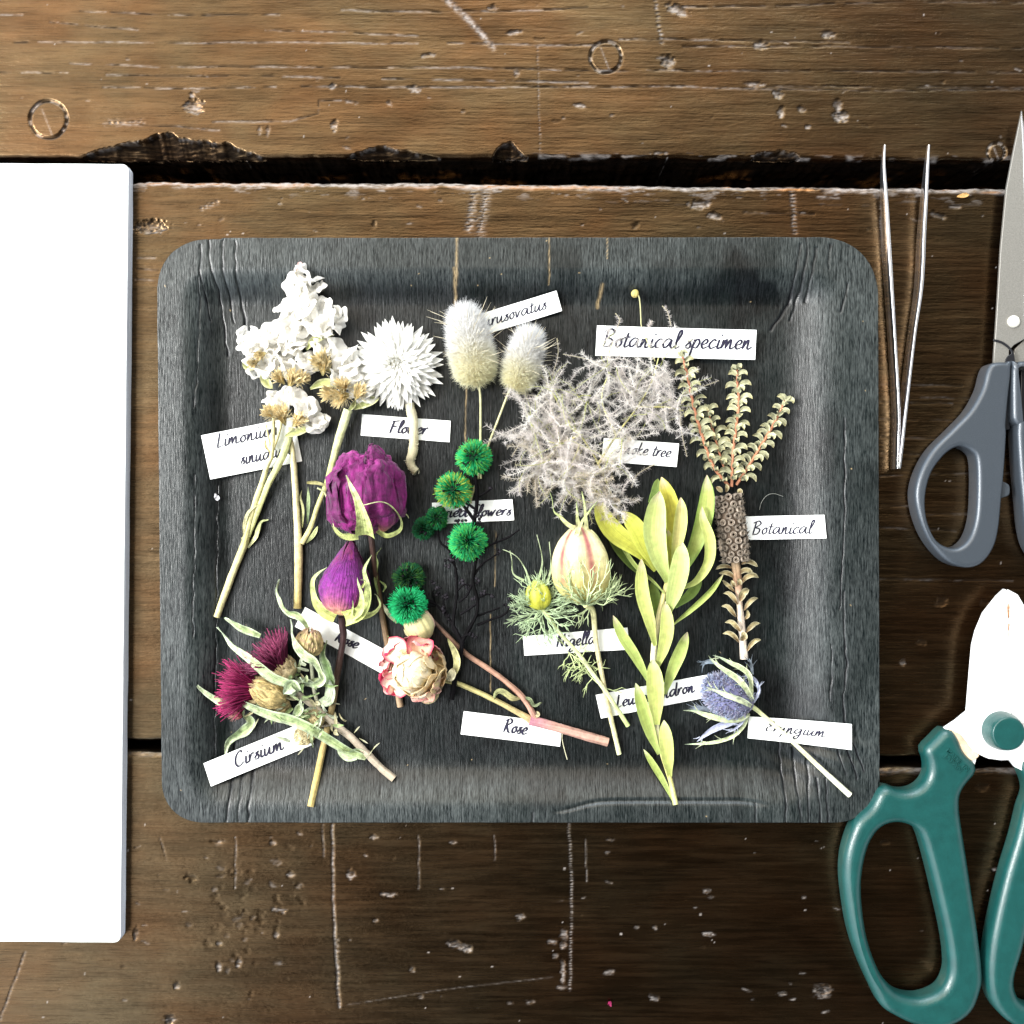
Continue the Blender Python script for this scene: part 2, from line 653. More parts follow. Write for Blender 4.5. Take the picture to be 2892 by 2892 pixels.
def tray_mat():
    m = NT("dark_stained_pressed_plywood")
    a = m.attr()
    sp = m.N.new("ShaderNodeSeparateColor")
    m.L.new(a.outputs["Color"], sp.inputs[0])
    grey, crack, tan = sp.outputs[0], sp.outputs[1], sp.outputs[2]
    g1 = m.noise(0.27, (1, 0.06, 0.06), 3, 0.6)
    g2 = m.noise(0.36, (1, 0.16, 0.16), 2, 0.6)
    g3 = m.noise(0.012, (1, 0.35, 0.35), 4, 0.6)
    g = m.math("ADD", m.math("MULTIPLY", g1, 0.55), m.math("MULTIPLY", g2, 0.45))
    k = m.ramp(g, 0.38, 0.68)
    lo = m.mix(grey, (0.0002, 0.0005, 0.0008), (0.0026, 0.0050, 0.0060))
    hi = m.mix(grey, (0.0026, 0.0048, 0.0056), (0.064, 0.076, 0.075))
    c = m.mix(k, lo, hi)
    gr = m.ramp(g3, 0.42, 0.66)
    c = m.mix(m.math("MULTIPLY", gr, 0.45), c, (0.0018, 0.0056, 0.0054))
    c = m.mix(m.math("MULTIPLY", tan, m.ramp(g2, 0.25, 0.55), True), c, (0.27, 0.20, 0.105))
    c = m.mix(crack, c, (0.003, 0.003, 0.004))
    m.set(Base_Color=c, Roughness=m.ramp(g, 0.3, 0.7, 0.27, 0.38), Specular_IOR_Level=m.math("MULTIPLY", m.math("SUBTRACT", 1.0, crack), m.ramp(g, 0.35, 0.7, 0.24, 0.66)))
    m.bump(m.math("ADD", g, m.math("MULTIPLY", g3, 0.5)), 1.1)
    return m.m


def simple(name, col, rough=0.5, metal=0.0, spec=0.5, nscale=0.05, namt=0.1, bump=0.0, coat=0.0, stretch=(1, 1, 1), rvar=0.0, bscale=None):
    m = NT(name)
    n = m.noise(nscale, stretch, 4)
    lo = tuple(c * (1 - namt) for c in col)
    hi = tuple(min(1, c * (1 + namt)) for c in col)
    m.set(Base_Color=m.mix(m.ramp(n, 0.3, 0.7), lo, hi), Metallic=metal, Specular_IOR_Level=spec,
          Roughness=m.ramp(n, 0.3, 0.7, rough - rvar, rough + rvar) if rvar else rough)
    if coat:
        m.set(Coat_Weight=coat, Coat_Roughness=0.15)
    if bump:
        m.bump(m.noise(bscale or nscale, stretch, 3), bump)
    return m.m


M = {}
M["wood"] = wood_mat()
M["tray"] = tray_mat()
M["paper"] = simple("white_paper", (0.86, 0.90, 0.89), 0.8, nscale=0.02, namt=0.015, spec=0.2)
M["page_edge"] = simple("cut_page_edges", (0.84, 0.86, 0.93), 0.9, nscale=0.25, namt=0.12, spec=0.1, stretch=(1, 1, 3))
M["card"] = simple("matt_white_card", (0.86, 0.89, 0.87), 0.75, nscale=0.04, namt=0.02, spec=0.25)
M["ink"] = simple("printed_dark_ink", (0.012, 0.011, 0.030), 0.6, nscale=0.12, namt=0.6, spec=0.3)
M["steel"] = simple("brushed_steel", (0.80, 0.81, 0.84), 0.28, metal=1.0, nscale=0.05, namt=0.06, stretch=(1, 0.05, 1), rvar=0.06)
M["blade_grey"] = simple("satin_coated_steel_blade", (0.25, 0.245, 0.225), 0.42, metal=0.55, nscale=0.30, namt=0.16, bump=0.4)
M["blade_edge"] = simple("ground_bevel_steel", (0.75, 0.78, 0.88), 0.25, metal=0.9, nscale=0.1, namt=0.05)
M["rivet"] = simple("pale_rivet_metal", (0.72, 0.70, 0.62), 0.45, metal=0.5, nscale=0.1, namt=0.12)
M["white_blade"] = simple("white_coated_steel_blade", (0.84, 0.85, 0.84), 0.35, nscale=0.02, namt=0.03, spec=0.6)
M["grey_plastic"] = simple("satin_blue_grey_plastic", (0.048, 0.059, 0.072), 0.32, metal=0.25, nscale=0.35, namt=0.14, bump=0.5, spec=0.7)
M["black_rubber"] = simple("black_plastic_liner", (0.006, 0.007, 0.010), 0.4, nscale=0.1, namt=0.2)
M["green_plastic"] = simple("soft_green_vinyl", (0.006, 0.054, 0.050), 0.31, nscale=0.03, namt=0.14, bump=0.6, spec=0.6, bscale=0.2)
M["rust"] = simple("rusty_cream_metal", (0.62, 0.48, 0.33), 0.5, nscale=0.035, namt=0.4, metal=0.1)

M["rust_line"] = simple("brown_rust", (0.30, 0.15, 0.07), 0.8, nscale=0.1, namt=0.5)
M["leaf"] = plant("fresh_dried_leaf", 0.45, 0.4, streak=34, amount=0.16, mottle=0.16, trans=0.18, bump=1.5)
M["dry_leaf"] = plant("crisp_dried_leaf", 0.6, 0.3, streak=9, amount=0.30, mottle=0.48, trans=0.15, bump=3.0)
M["stem"] = plant("dry_stem", 0.6, 0.3, streak=5, amount=0.30, mottle=0.25, bump=2.5)
M["petal"] = plant("papery_petal", 0.6, 0.25, streak=16, amount=0.06, mottle=0.05, trans=0.42, bump=2.0)
M["rose"] = plant("crinkled_rose_petal", 0.62, 0.25, streak=30, amount=0.14, mottle=0.5, trans=0.08, bump=5.0, sheen=0.15, mscale=0.06)
M["hair"] = plant("fine_plant_hair", 0.6, 0.3, streak=1, amount=0.05, mottle=0.15, trans=0.25, bump=0)
M["fluff"] = plant("white_plant_fluff", 0.7, 0.2, streak=1, amount=0.02, mottle=0.04, trans=0.7, bump=0)
M["twig"] = plant("dark_twig", 0.7, 0.06, streak=5, amount=0.4, mottle=0.3, bump=2.5)
M["pod"] = plant("papery_seed_pod", 0.5, 0.4, streak=30, amount=0.12, mottle=0.22, trans=0.12, bump=2.0)


# ------------------------------------------------------------------ table top: three old planks
tabletop = thing("tabletop", (0, 0, 0), "dark brown worn wooden plank table top", None)
tabletop["kind"] = "structure"


def ax(lo, flo, fhi, hi, step, cstep):
    return np.concatenate([np.arange(lo, flo, cstep), np.arange(flo, fhi, step), np.arange(fhi, hi + 1, cstep)])


XS = ax(-1500, -60, 2960, 4400, 3.4, 60)


def e_top(x):      # lower edge of the first plank
    return 445 + 4 * (vn(x / 90, 0 * x, 4) - .5) + 9 * sst(x, 1600, 2892) + 3 * (vn(x / 17, 0 * x, 5) - .5)


def e_mid0(x):
    return 512 + 17 * sst(x, 700, 2700) + 5 * (vn(x / 60, 0 * x, 6) - .5) + 3 * (vn(x / 14, 0 * x, 7) - .5)


def e_mid1(x):
    return 2090 + 48 * sst(x, 300, 2650) + 3 * (vn(x / 30, 0 * x, 8) - .5)


def e_bot0(x):
    return 2121 + 47 * sst(x, 300, 2650) + 4 * (vn(x / 40, 0 * x, 9) - .5)


def seg_d(x, y, pts):
    """distance to a polyline and position along it"""
    best = np.full(x.shape, 1e9)
    pos = np.zeros(x.shape)
    for i, ((ax_, ay_), (bx, by)) in enumerate(zip(pts[:-1], pts[1:])):
        dx, dy = bx - ax_, by - ay_
        t = np.clip(((x - ax_) * dx + (y - ay_) * dy) / (dx * dx + dy * dy), 0, 1)
        d = np.hypot(x - ax_ - t * dx, y - ay_ - t * dy)
        k = d < best
        best = np.where(k, d, best)
        pos = np.where(k, i + t, pos)
    return best, pos


CRACKS = [  # long grain cracks
    [(225, 32), (480, 42), (790, 42)], [(964, 29), (1180, 34), (1500, 31), (1660, 20)], [(0, 41), (64, 41)],
    [(140, 62), (260, 74), (390, 85)], [(40, 118), (260, 120), (480, 121), (780, 120), (964, 121), (1180, 123)],
    [(1265, 122), (1500, 128), (1750, 129)], [(750, 86), (964, 91), (1180, 102)],
    [(200, 180), (430, 188), (964, 190), (1300, 192), (1660, 199), (1928, 199)], [(300, 213), (740, 215), (960, 220)],
    [(1080, 222), (1260, 226), (1500, 230), (1660, 234)], [(290, 247), (520, 249), (780, 246)],
    [(850, 245), (964, 245), (1350, 248), (1560, 245), (1928, 245)], [(0, 203), (190, 207)],
    [(1928, 131), (2300, 131), (2892, 136)], [(1928, 200), (2300, 200), (2892, 205)], [(1928, 243), (2130, 253)],
    [(2165, 244), (2892, 247)], [(1928, 19), (2200, 16), (2500, 6), (2892, 6)], [(1750, 111), (2000, 112), (2400, 120)],
    [(600, 345), (820, 344), (900, 320), (900, 283), (964, 284)], [(290, 350), (500, 356), (620, 370)], [(2100, 250), (2500, 256), (2892, 252)],
    # right side of the middle plank
    [(2485, 1085), (2720, 1090)], [(2485, 1135), (2690, 1140)], [(2485, 1184), (2690, 1188)], [(2490, 1235), (2700, 1240)],
    [(2485, 1345), (2700, 1338), (2892, 1335)], [(2560, 1455), (2800, 1450)], [(2485, 1428), (2580, 1430)], [(2600, 1122), (2790, 1128)],
    [(2485, 1490), (2700, 1500)], [(2490, 1280), (2640, 1285)], [(2480, 1636), (2860, 1640)], [(2100, 600), (2300, 604)], [(385, 760), (450, 762)],
    [(383, 790), (447, 792)], [(388, 730), (440, 728)]]
SCARS = [  # pale scratches: points, half width, depth, pale, ticks spacing
    ([(1252, -10), (1330, 62), (1392, 134)], 7, 5, .9, 0), ([(1518, 130), (1526, 440)], 2.4, 3, .45, 9),
    ([(940, 2330), (940, 2480), (947, 2650), (954, 2760), (958, 2845)], 2.6, 4, .8, 0), ([(952, 2650), (957, 2840)], 4.5, 3, .45, 15),
    ([(1607, 2325), (1612, 2450), (1615, 2560), (1612, 2690), (1610, 2795)], 3.2, 3, .8, 8),
    ([(1341, 535), (1326, 648)], 10, 6, .8, 9), ([(1376, 535), (1356, 664)], 11, 6, .85, 8), ([(2237, 540), (2245, 655)], 6, 5, .7, 10),
    ([(1183, 2360), (1182, 2510)], 1.8, 2, .5, 0), ([(1397, 2360), (1397, 2430)], 1.8, 2, .35, 0), ([(1653, 2370), (1656, 2490)], 1.6, 2, .4, 0),
    ([(666, 2365), (664, 2508)], 1.8, 2, .7, 0), ([(72, 2690), (0, 2880)], 3, 3, .35, 0), ([(912, 2330), (914, 2420)], 2, 2, .5, 0),
    ([(980, 2838), (1250, 2795), (1560, 2760)], 1.4, 1, .25, 0), ([(570, 590), (612, 572)], 6, 5, .75, 7), ([(2486, 570), (2491, 730)], 2.5, 2, .6, 6),
    ([(1870, 120), (1852, 5)], 5, 4, .6, 12), ([(300, 348), (400, 346)], 8, 4, .6, 5), ([(452, 2365), (470, 2430)], 1.6, 2, .2, 0)]
BLOBS = [  # x, y, half w, half h, depth, pale, angle
    (548, 302, 30, 24, 16, .75, 0), (544, 268, 10, 9, 7, .7, 0), (1450, 92, 26, 10, 9, .85, -.2), (1209, 157, 26, 8, 8, .8, -.2),
    (1886, 175, 22, 20, 14, .75, .2), (1915, 28, 34, 16, 10, .85, .4), (1638, 298, 20, 6, 6, .9, .1), (1394, 22, 14, 10, 9, .6, 0),
    (2372, 328, 22, 18, 14, .85, 0), (2367, 300, 12, 22, 9, .7, 0), (2206, 318, 11, 19, 10, .85, .2), (2197, 266, 16, 12, 10, .8, .3),
    (2150, 128, 24, 13, 8, .85, .1), (2264, 308, 11, 9, 8, .8, 0), (2282, 359, 8, 7, 7, .8, 0), (2340, 98, 26, 12, 7, .7, 0),
    (1978, 578, 34, 14, 8, .85, 0), (2020, 612, 24, 12, 7, .7, .3), (1170, 250, 20, 12, 7, .85, .2), (1101, 292, 10, 9, 6, .75, 0),
    (2130, 238, 34, 8, 5, .7, 0), (990, 288, 22, 6, 4, .6, .2), (1460, 206, 10, 12, 6, .7, .4), (1862, 432, 26, 6, 5, .7, 0),
    (425, 640, 52, 20, 22, .35, 0), (420, 655, 34, 5, 6, .9, 0), (2650, 610, 30, 9, 9, .6, .3), (2700, 585, 20, 6, 6, .5, 0),
    (940, 243, 10, 10, 8, .7, 0), (945, 355, 12, 17, 8, .8, 0), (733, 368, 8, 15, 5, .6, .1), (757, 370, 7, 18, 5, .5, .1),
    (1300, 2672, 36, 14, 7, .75, .3), (1322, 2682, 12, 10, 6, .8, 0), (1470, 2590, 14, 11, 6, .85, 0), (1593, 2640, 12, 20, 6, .9, 0),
    (1591, 2670, 10, 12, 6, .9, 0), (1568, 2700, 8, 9, 5, .8, 0), (1562, 2660, 15, 8, 5, .8, 0), (1590, 2740, 8, 40, 5, .85, 0), (1588, 2788, 15, 7, 5, .8, 0),
    (1098, 2526, 28, 6, 4, .8, .05), (1720, 2745, 20, 10, 5, .7, -.3), (1500, 2830, 16, 7, 5, .7, .1), (1056, 2364, 12, 8, 5, .75, 0),
    (990, 2470, 14, 16, 6, .75, .3), (1165, 2738, 9, 9, 5, .7, 0), (1722, 2372, 18, 5, 4, .6, .1), (1846, 2818, 20, 9, 5, .65, .4),
    (2002, 2636, 18, 8, 5, .8, 0), (2322, 2798, 30, 26, 9, .6, 0), (2322, 2798, 14, 12, 12, -.9, 0), (2210, 2806, 16, 8, 5, .6, 0), (2270, 2535, 8, 6, 4, .6, 0),
    (1996, 2515, 12, 7, 4, .6, 0), (1280, 2378, 12, 6, 4, .6, 0), (1060, 2600, 8, 7, 4, .6, 0), (1797, 2620, 8, 7, 5, .7, 0), (1850, 2620, 8, 7, 5, .65, 0),
    (603, 2376, 14, 5, 5, -.5, .1), (620, 2378, 6, 5, 4, .7, 0), (540, 2480, 22, 12, 7, -.3, .4), (675, 2718, 9, 15, 7, .75, 0), (618, 2730, 9, 15, 7, .7, 0),
    (500, 2784, 9, 12, 6, .7, 0), (770, 2380, 10, 8, 6, .6, 0), (820, 2470, 12, 10, 6, .55, 0), (790, 2570, 24, 8, 5, .6, .2), (480, 2880, 18, 14, 8, .6, 0),
    (480, 2882, 9, 12, 8, -.8, 0), (620, 2665, 9, 9, 6, .65, 0), (384, 2640, 7, 26, 6, .4, .1), (780, 2640, 8, 12, 5, .6, 0),
    (2658, 1700, 22, 15, 8, -.35, 0), (2602, 1815, 16, 9, 7, -.4, 0), (2780, 1700, 15, 12, 7, -.35, 0), (2550, 1870, 9, 12, 5, .3, 0), (2775, 2225, 22, 14, 6, -.3, 0),
    (2500, 2380, 18, 7, 5, -.3, .1), (1230, 1180, 5, 5, 3, .3, 0), (1056, 634, 8, 13, 7, -.4, 0), (1796, 637, 14, 10, 6, -.3, 0),
    (2730, 540, 20, 7, 6, -.0, .1)]
for _ in range(150):
    x_, y_ = R.uniform(0, 2892), R.choice([R.uniform(10, 430), R.uniform(540, 660), R.uniform(2340, 2880), R.uniform(2340, 2880)])
    w_ = R.uniform(2.5, 9)
    BLOBS.append((x_, y_, w_ * R.uniform(.8, 2.2), w_ * R.uniform(.35, .8), R.uniform(1.5, 4), R.choice([.7, .55, .4, .3, -.3]), R.uniform(-.4, .4)))
for _ in range(60):
    x_, y_ = R.gauss(690, 70), R.gauss(2540, 110)
    BLOBS.append((x_, y_, R.uniform(7, 20), R.uniform(5, 12), R.uniform(.8, 2.4), R.choice([0, 0, 0, .15, .25, -.25]), R.uniform(-.8, .8)))
PLUGS = [(136, 338, 52), (1712, 161, 44), (2815, 430, 25)]
CHIPS = [  # bites out of the lower edge of the first plank: outline (x, depth back from the edge)
    [(225, 0), (262, 18), (300, 30), (390, 48), (440, 68), (490, 70), (540, 48), (640, 42), (690, 20), (745, 4), (760, 0)],
    [(975, 0), (1020, 16), (1050, 26), (1090, 33), (1130, 22), (1180, 12), (1250, 0)],
    [(1390, 0), (1405, 26), (1420, 40), (1445, 44), (1462, 22), (1480, 8), (1495, 0)], [(2125, 0), (2140, 18), (2200, 24), (2250, 12), (2262, 0)]]


def surface(x, y, plank):
    """height, wear, dark, raw, tint of the plank tops"""
    z = 2.0 * (fbm(x / 260, y / 60, 21, 3) - .5) + .35 * (fbm(x / 70, y / 9, 22, 2) - .5)
    wear_glint = np.zeros(x.shape)
    dark = np.zeros(x.shape)
    raw = np.zeros(x.shape)
    brk = vn(x / 33, y / 9, 31)
    for cr in CRACKS:
        xs = [p[0] for p in cr]
        ys = [p[1] for p in cr]
        m = (x > min(xs) - 12) & (x < max(xs) + 12) & (y > min(ys) - 14) & (y < max(ys) + 14)
        if not m.any():
            continue
        xm, ym = x[m], y[m] + 3.0 * (vn(x[m] / 45, y[m] * 0, 33) - .5)
        d, _ = seg_d(xm, ym, cr)
        g = np.exp(-(d / 1.9) ** 2) * sst(brk[m], .22, .5)
        z[m] -= 1.3 * g
        hi = sst(vn(xm / 46, ym * 0 + ys[0], 35) * .7 + .3 * vn(xm / 9, ym / 3, 36), .34, .66)
        dark[m] = np.maximum(dark[m], g * (.9 - .8 * hi))
        right = 1 - .75 * sst(xm, 1900, 2300)
        wear_glint[m] = np.maximum(wear_glint[m], np.exp(-((d - .8) / 1.5) ** 2) * hi * .5 * right)  # white highlights painted along the groove, weaker to the east
    for pts, w, dp, pale, tick in SCARS:
        xs = [p[0] for p in pts]
        ys = [p[1] for p in pts]
        m = (x > min(xs) - 25) & (x < max(xs) + 25) & (y > min(ys) - 25) & (y < max(ys) + 25)
        if not m.any():
            continue
        d, pos = seg_d(x[m] + 3 * (vn(y[m] / 20, x[m] * 0, 41) - .5), y[m], pts)
        g = np.exp(-(d / w) ** 2) * (0.35 + .65 * sst(vn(x[m] / 6, y[m] / 6, 43), .25, .6))
        g = g * (d < w * 2.2)
        if tick:
            g = g * sst(np.sin(y[m] * 2 * np.pi / tick + 3 * vn(x[m] / 12, y[m] / 12, 44)), -.3, .4)
        z[m] -= .5 * dp * g
        wear_glint[m] = np.maximum(wear_glint[m], g * pale)
    for bx, by, hw, hh, dp, pale, an in BLOBS:
        r = max(hw, hh) * 1.7 + 4
        m = (np.abs(x - bx) < r) & (np.abs(y - by) < r)
        if not m.any():
            continue
        dx, dy = x[m] - bx, y[m] - by
        c_, s_ = math.cos(an), math.sin(an)
        a, b = (dx * c_ + dy * s_) / hw, (-dx * s_ + dy * c_) / hh
        rr = np.hypot(a, b) + .55 * (fbm(x[m] / 9, y[m] / 5, 51 + int(bx) % 7, 2) - .5) * 2
        g = 1 - sst(rr, .45, 1.05)
        z[m] -= .38 * dp * g * (.5 + .5 * vn(x[m] / 8, y[m] / 4, 55))
        fl = sst(vn(x[m] / 10, y[m] / 3.5, 52), .3, .6)
        if pale > 0:
            wear_glint[m] = np.maximum(wear_glint[m], g * pale * (.35 + .65 * fl) * sst(b, -1.0, .3))  # bare wood, with a highlight painted in on the southern lip
            dark[m] = np.maximum(dark[m], g * .75 * sst(-b, -.1, .7) * (1 - .6 * fl))  # shade painted in on the dent's northern side
        elif pale < 0:
            dark[m] = np.maximum(dark[m], g * -pale)
    for cx, cy, r in PLUGS:
        m = (np.abs(x - cx) < r + 20) & (np.abs(y - cy) < r + 20)
        if not m.any():
            continue
        rr = np.hypot(x[m] - cx, y[m] - cy) * (1 + .05 * (vn(x[m] / 22, y[m] / 22, 61) - .5))
        g = np.exp(-((rr - r) / 3.0) ** 2)
        pat = vn(np.arctan2(y[m] - cy, x[m] - cx) * 5 + 9, rr * 0, 62)
        z[m] -= 5 * g
        dark[m] = np.maximum(dark[m], g * sst(pat, .35, .6))
        wear_glint[m] = np.maximum(wear_glint[m], g * .75 * sst(pat, .6, .35))
        d, _ = seg_d(x[m], y[m], [(cx - .35 * r, cy - .6 * r), (cx + .2 * r, cy + .8 * r)])
        wear_glint[m] = np.maximum(wear_glint[m], .4 * np.exp(-(d / 2.0) ** 2) * (rr < r))
    speck = (hsh(np.floor(x / 4), np.floor(y / 4), 71) > .9997).astype(float)
    wear_glint = np.maximum(wear_glint, speck * .8)
    return z, wear_glint, dark, raw


def pack(wear_glint, dark, raw, tint):
    return np.stack([wear_glint, dark, raw, tint], -1)


def plank(name, y_lo, y_hi, lo_edge, hi_edge, tint, label):
    """rows run from north to south; an edge function makes a rounded, broken edge with a sawn side below it"""
    if lo_edge is not None:
        base = lo_edge(XS)[:, None]
    rows_y, rows_z, kind = [], [], []
    if lo_edge is not None:
        for dy, dz in ((2, -330), (1, -250), (3, -170), (0, -110), (2, -60), (0, -30), (0, -14), (2, -7), (5, -3.5), (9, -1)):
            rows_y.append(lo_edge(XS) + dy + 5 * (vn(XS / 40, XS * 0 + dz, 81) - .5) * (dz < -12))
            rows_z.append(np.full(len(XS), float(dz)))
            kind.append(1 if dz < -4 else 0)
        start = lo_edge(XS) + 12
    else:
        start = np.full(len(XS), float(y_lo))
    end = hi_edge(XS) - 10 if hi_edge is not None else np.full(len(XS), float(y_hi))
    f0, f1 = max(start.mean(), -40.), min(end.mean(), 2930.)
    ys = np.concatenate([np.arange(start.mean(), f0, 60), np.arange(f0, f1, 3.4), np.arange(f1, end.mean(), 60), [end.mean()]])
    fr = (ys - ys[0]) / (ys[-1] - ys[0])
    for f in fr:
        rows_y.append(start + f * (end - start))
        rows_z.append(np.zeros(len(XS)))
        kind.append(0)
    if hi_edge is not None:
        for dy, dz in ((-7, -.5), (-4, -2), (-1.5, -5), (0, -11), (2, -20), (0, -32), (3, -46), (1, -62), (4, -80), (2, -100), (3, -122), (1, -146), (2, -172), (0, -200), (3, -230), (1, -270), (2, -330)):
            w = 9 * (vn(XS / 60, XS * 0 + dz / 30, 83) - .5) + 4 * (vn(XS / 9, XS * 0 + dz / 8, 84) - .5) if dz < -12 else 0
            rows_y.append(hi_edge(XS) + dy + w)
            rows_z.append(np.full(len(XS), float(dz)))
            kind.append(1 if dz < -12 else 0)
    Y = np.stack(rows_y)
    Z = np.stack(rows_z)
    X = np.broadcast_to(XS[None], Y.shape).copy()
    K = np.array(kind)[:, None] * np.ones_like(Y)
    z, wear_glint, dark, raw = surface(X, Y, name)
    top = 1 - K
    Z = Z + z * top
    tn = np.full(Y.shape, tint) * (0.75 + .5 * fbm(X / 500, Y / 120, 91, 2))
    if lo_edge is not None:
        d = Y - lo_edge(XS)[None]
        lip = (1 - sst(d, 9, 19 + 14 * (vn(X / 50, Y * 0, 92) - .4))) * top
        # broken lip: bare fibres, pale paint, north light painted in, here and there raw orange wood
        pal = sst(vn(X / 120, Y / 30, 93), .12, .4)
        if y_lo < 1000:
            wear_glint = np.maximum(wear_glint, lip * pal * .95)
            raw = np.maximum(raw, lip * sst(vn(X / 140, Y / 8, 94), .55, .68) * (1 - pal * .4))
            patch = sst(fbm(X / 40, Y / 10, 95, 3), .60, .75) * (1 - sst(d, 10, 60))
            wear_glint = np.maximum(wear_glint, patch * .6 * top)
        else:
            wear_glint = np.maximum(wear_glint, lip * .35 * pal)
        Z = Z - lip * 3 * vn(X / 12, Y / 6, 96)
    if hi_edge is not None:
        back = hi_edge(XS)[None] - Y
        if y_hi < 1000:
            for ch in CHIPS:
                px_, py_ = np.array(ch, float).T
                depth = np.interp(X, px_, py_, 0, 0) * (1 + .35 * (fbm(X / 24, Y * 0, 97, 3) - .5))
                inside = np.clip((depth - back), 0, 200) * (depth > 1)
                g = sst(inside, 0, 5) * top
                fib = vn(X / 45, Y / 3.2, 98) + .5 * vn(X / 18, Y / 1.8, 99)
                Z = Z - g * (6 + inside * .75 + 9 * fib)
                dark = np.maximum(dark * (1 - g), g * (.62 + .3 * sst(fib, .4, .9)) * (1 - .5 * sst(fib, .95, 1.25)))
                wear_glint = wear_glint * (1 - g) + np.exp(-((inside - 2) / 4) ** 2) * (inside > .2) * .45 * sst(vn(X / 14, Y / 5, 100), .4, .7) * top
            edge = np.exp(-(back / 9) ** 2) * top
            wear_glint = np.maximum(wear_glint, edge * .6 * sst(vn(X / 30, Y / 8, 101), .6, .8) * (X > 1400))
    # sawn sides
    fib = fbm(X / 60, Z / 9, 102, 3)
    side = K
    dark = np.maximum(dark, side * (.45 + .4 * sst(fib, .4, .65)))
    if hi_edge is not None and y_hi < 1000:
        spots = sst(fbm(X / 70 + 5, Z / 45, 103, 3), .60, .74) * side * sst(-Z, 60, 160)
        raw = np.maximum(raw, spots * .55)
        dark = dark * (1 - spots)
    V = np.stack([X - C, C - Y, Z], -1)
    b = MB()
    b.grid(V[::-1], pack(np.clip(wear_glint, 0, 1), np.clip(dark, 0, 1), np.clip(raw, 0, 1), np.clip(tn * .5, 0, 1))[::-1])
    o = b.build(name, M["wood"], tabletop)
    if label:
        o["label"] = label
    return o


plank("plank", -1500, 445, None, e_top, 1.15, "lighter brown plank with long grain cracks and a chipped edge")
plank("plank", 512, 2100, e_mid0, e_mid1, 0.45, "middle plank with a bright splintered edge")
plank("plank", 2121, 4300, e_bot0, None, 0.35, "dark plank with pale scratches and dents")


# ------------------------------------------------------------------ tray
FL, RIM = 12.0, 56.0
TX0, TX1, TY0, TY1 = 449.0, 2482.0, 671.0, 2323.0
TS = 0.5


def tray_local(x, y):
    """x, y as seen at rim height -> height of the tray's upper side"""
    sk = np.interp(y, [800, 2200], [442, 458])
    dl, dr, dt, db = x - sk, TX1 - x, y - TY0, TY1 - y
    e = 0
    for d, rim, sl in ((dl, 56, 145), (dr, 86, 205), (dt, 78, 112), (db, 16, 165)):
        e = e + np.clip((rim + sl - d) / sl, 0, 1) ** 2.6
    e = np.clip(e ** (1 / 2.6), 0, 1)
    h = FL + (RIM - FL) * (e ** 3 * (e * (6 * e - 15) + 10)) + 1.6 * (vn(x / 240, y / 240, 5) - .5)
    # pressing wrinkles near the lower corners and lower side
    w = np.exp(-((x - 2330) / 150) ** 2 - ((y - 2120) / 70) ** 2)
    h = h + w * 5 * np.sin((y - .35 * x) / 11.0)
    cr = 2268 + 12 * np.exp(-((x - 1560) / 90) ** 2) * 2 + 10 * sst(x, 2080, 2180) - 4 * sst(x, 1600, 1700)
    h = h - 4.5 * np.exp(-((y - cr) / 6) ** 2) * sst(x, 1550, 1600) * (1 - sst(x, 2120, 2180))
    return h


def tz(px, py, lift=0.0):
    """height of the tray's upper side under an apparent position"""
    z = FL
    for _ in range(4):
        k = (H - z) / (H - RIM)
        z = float(tray_local(np.array(C + (px - C) * k), np.array(C + (py - C) * k)))
    return z + lift


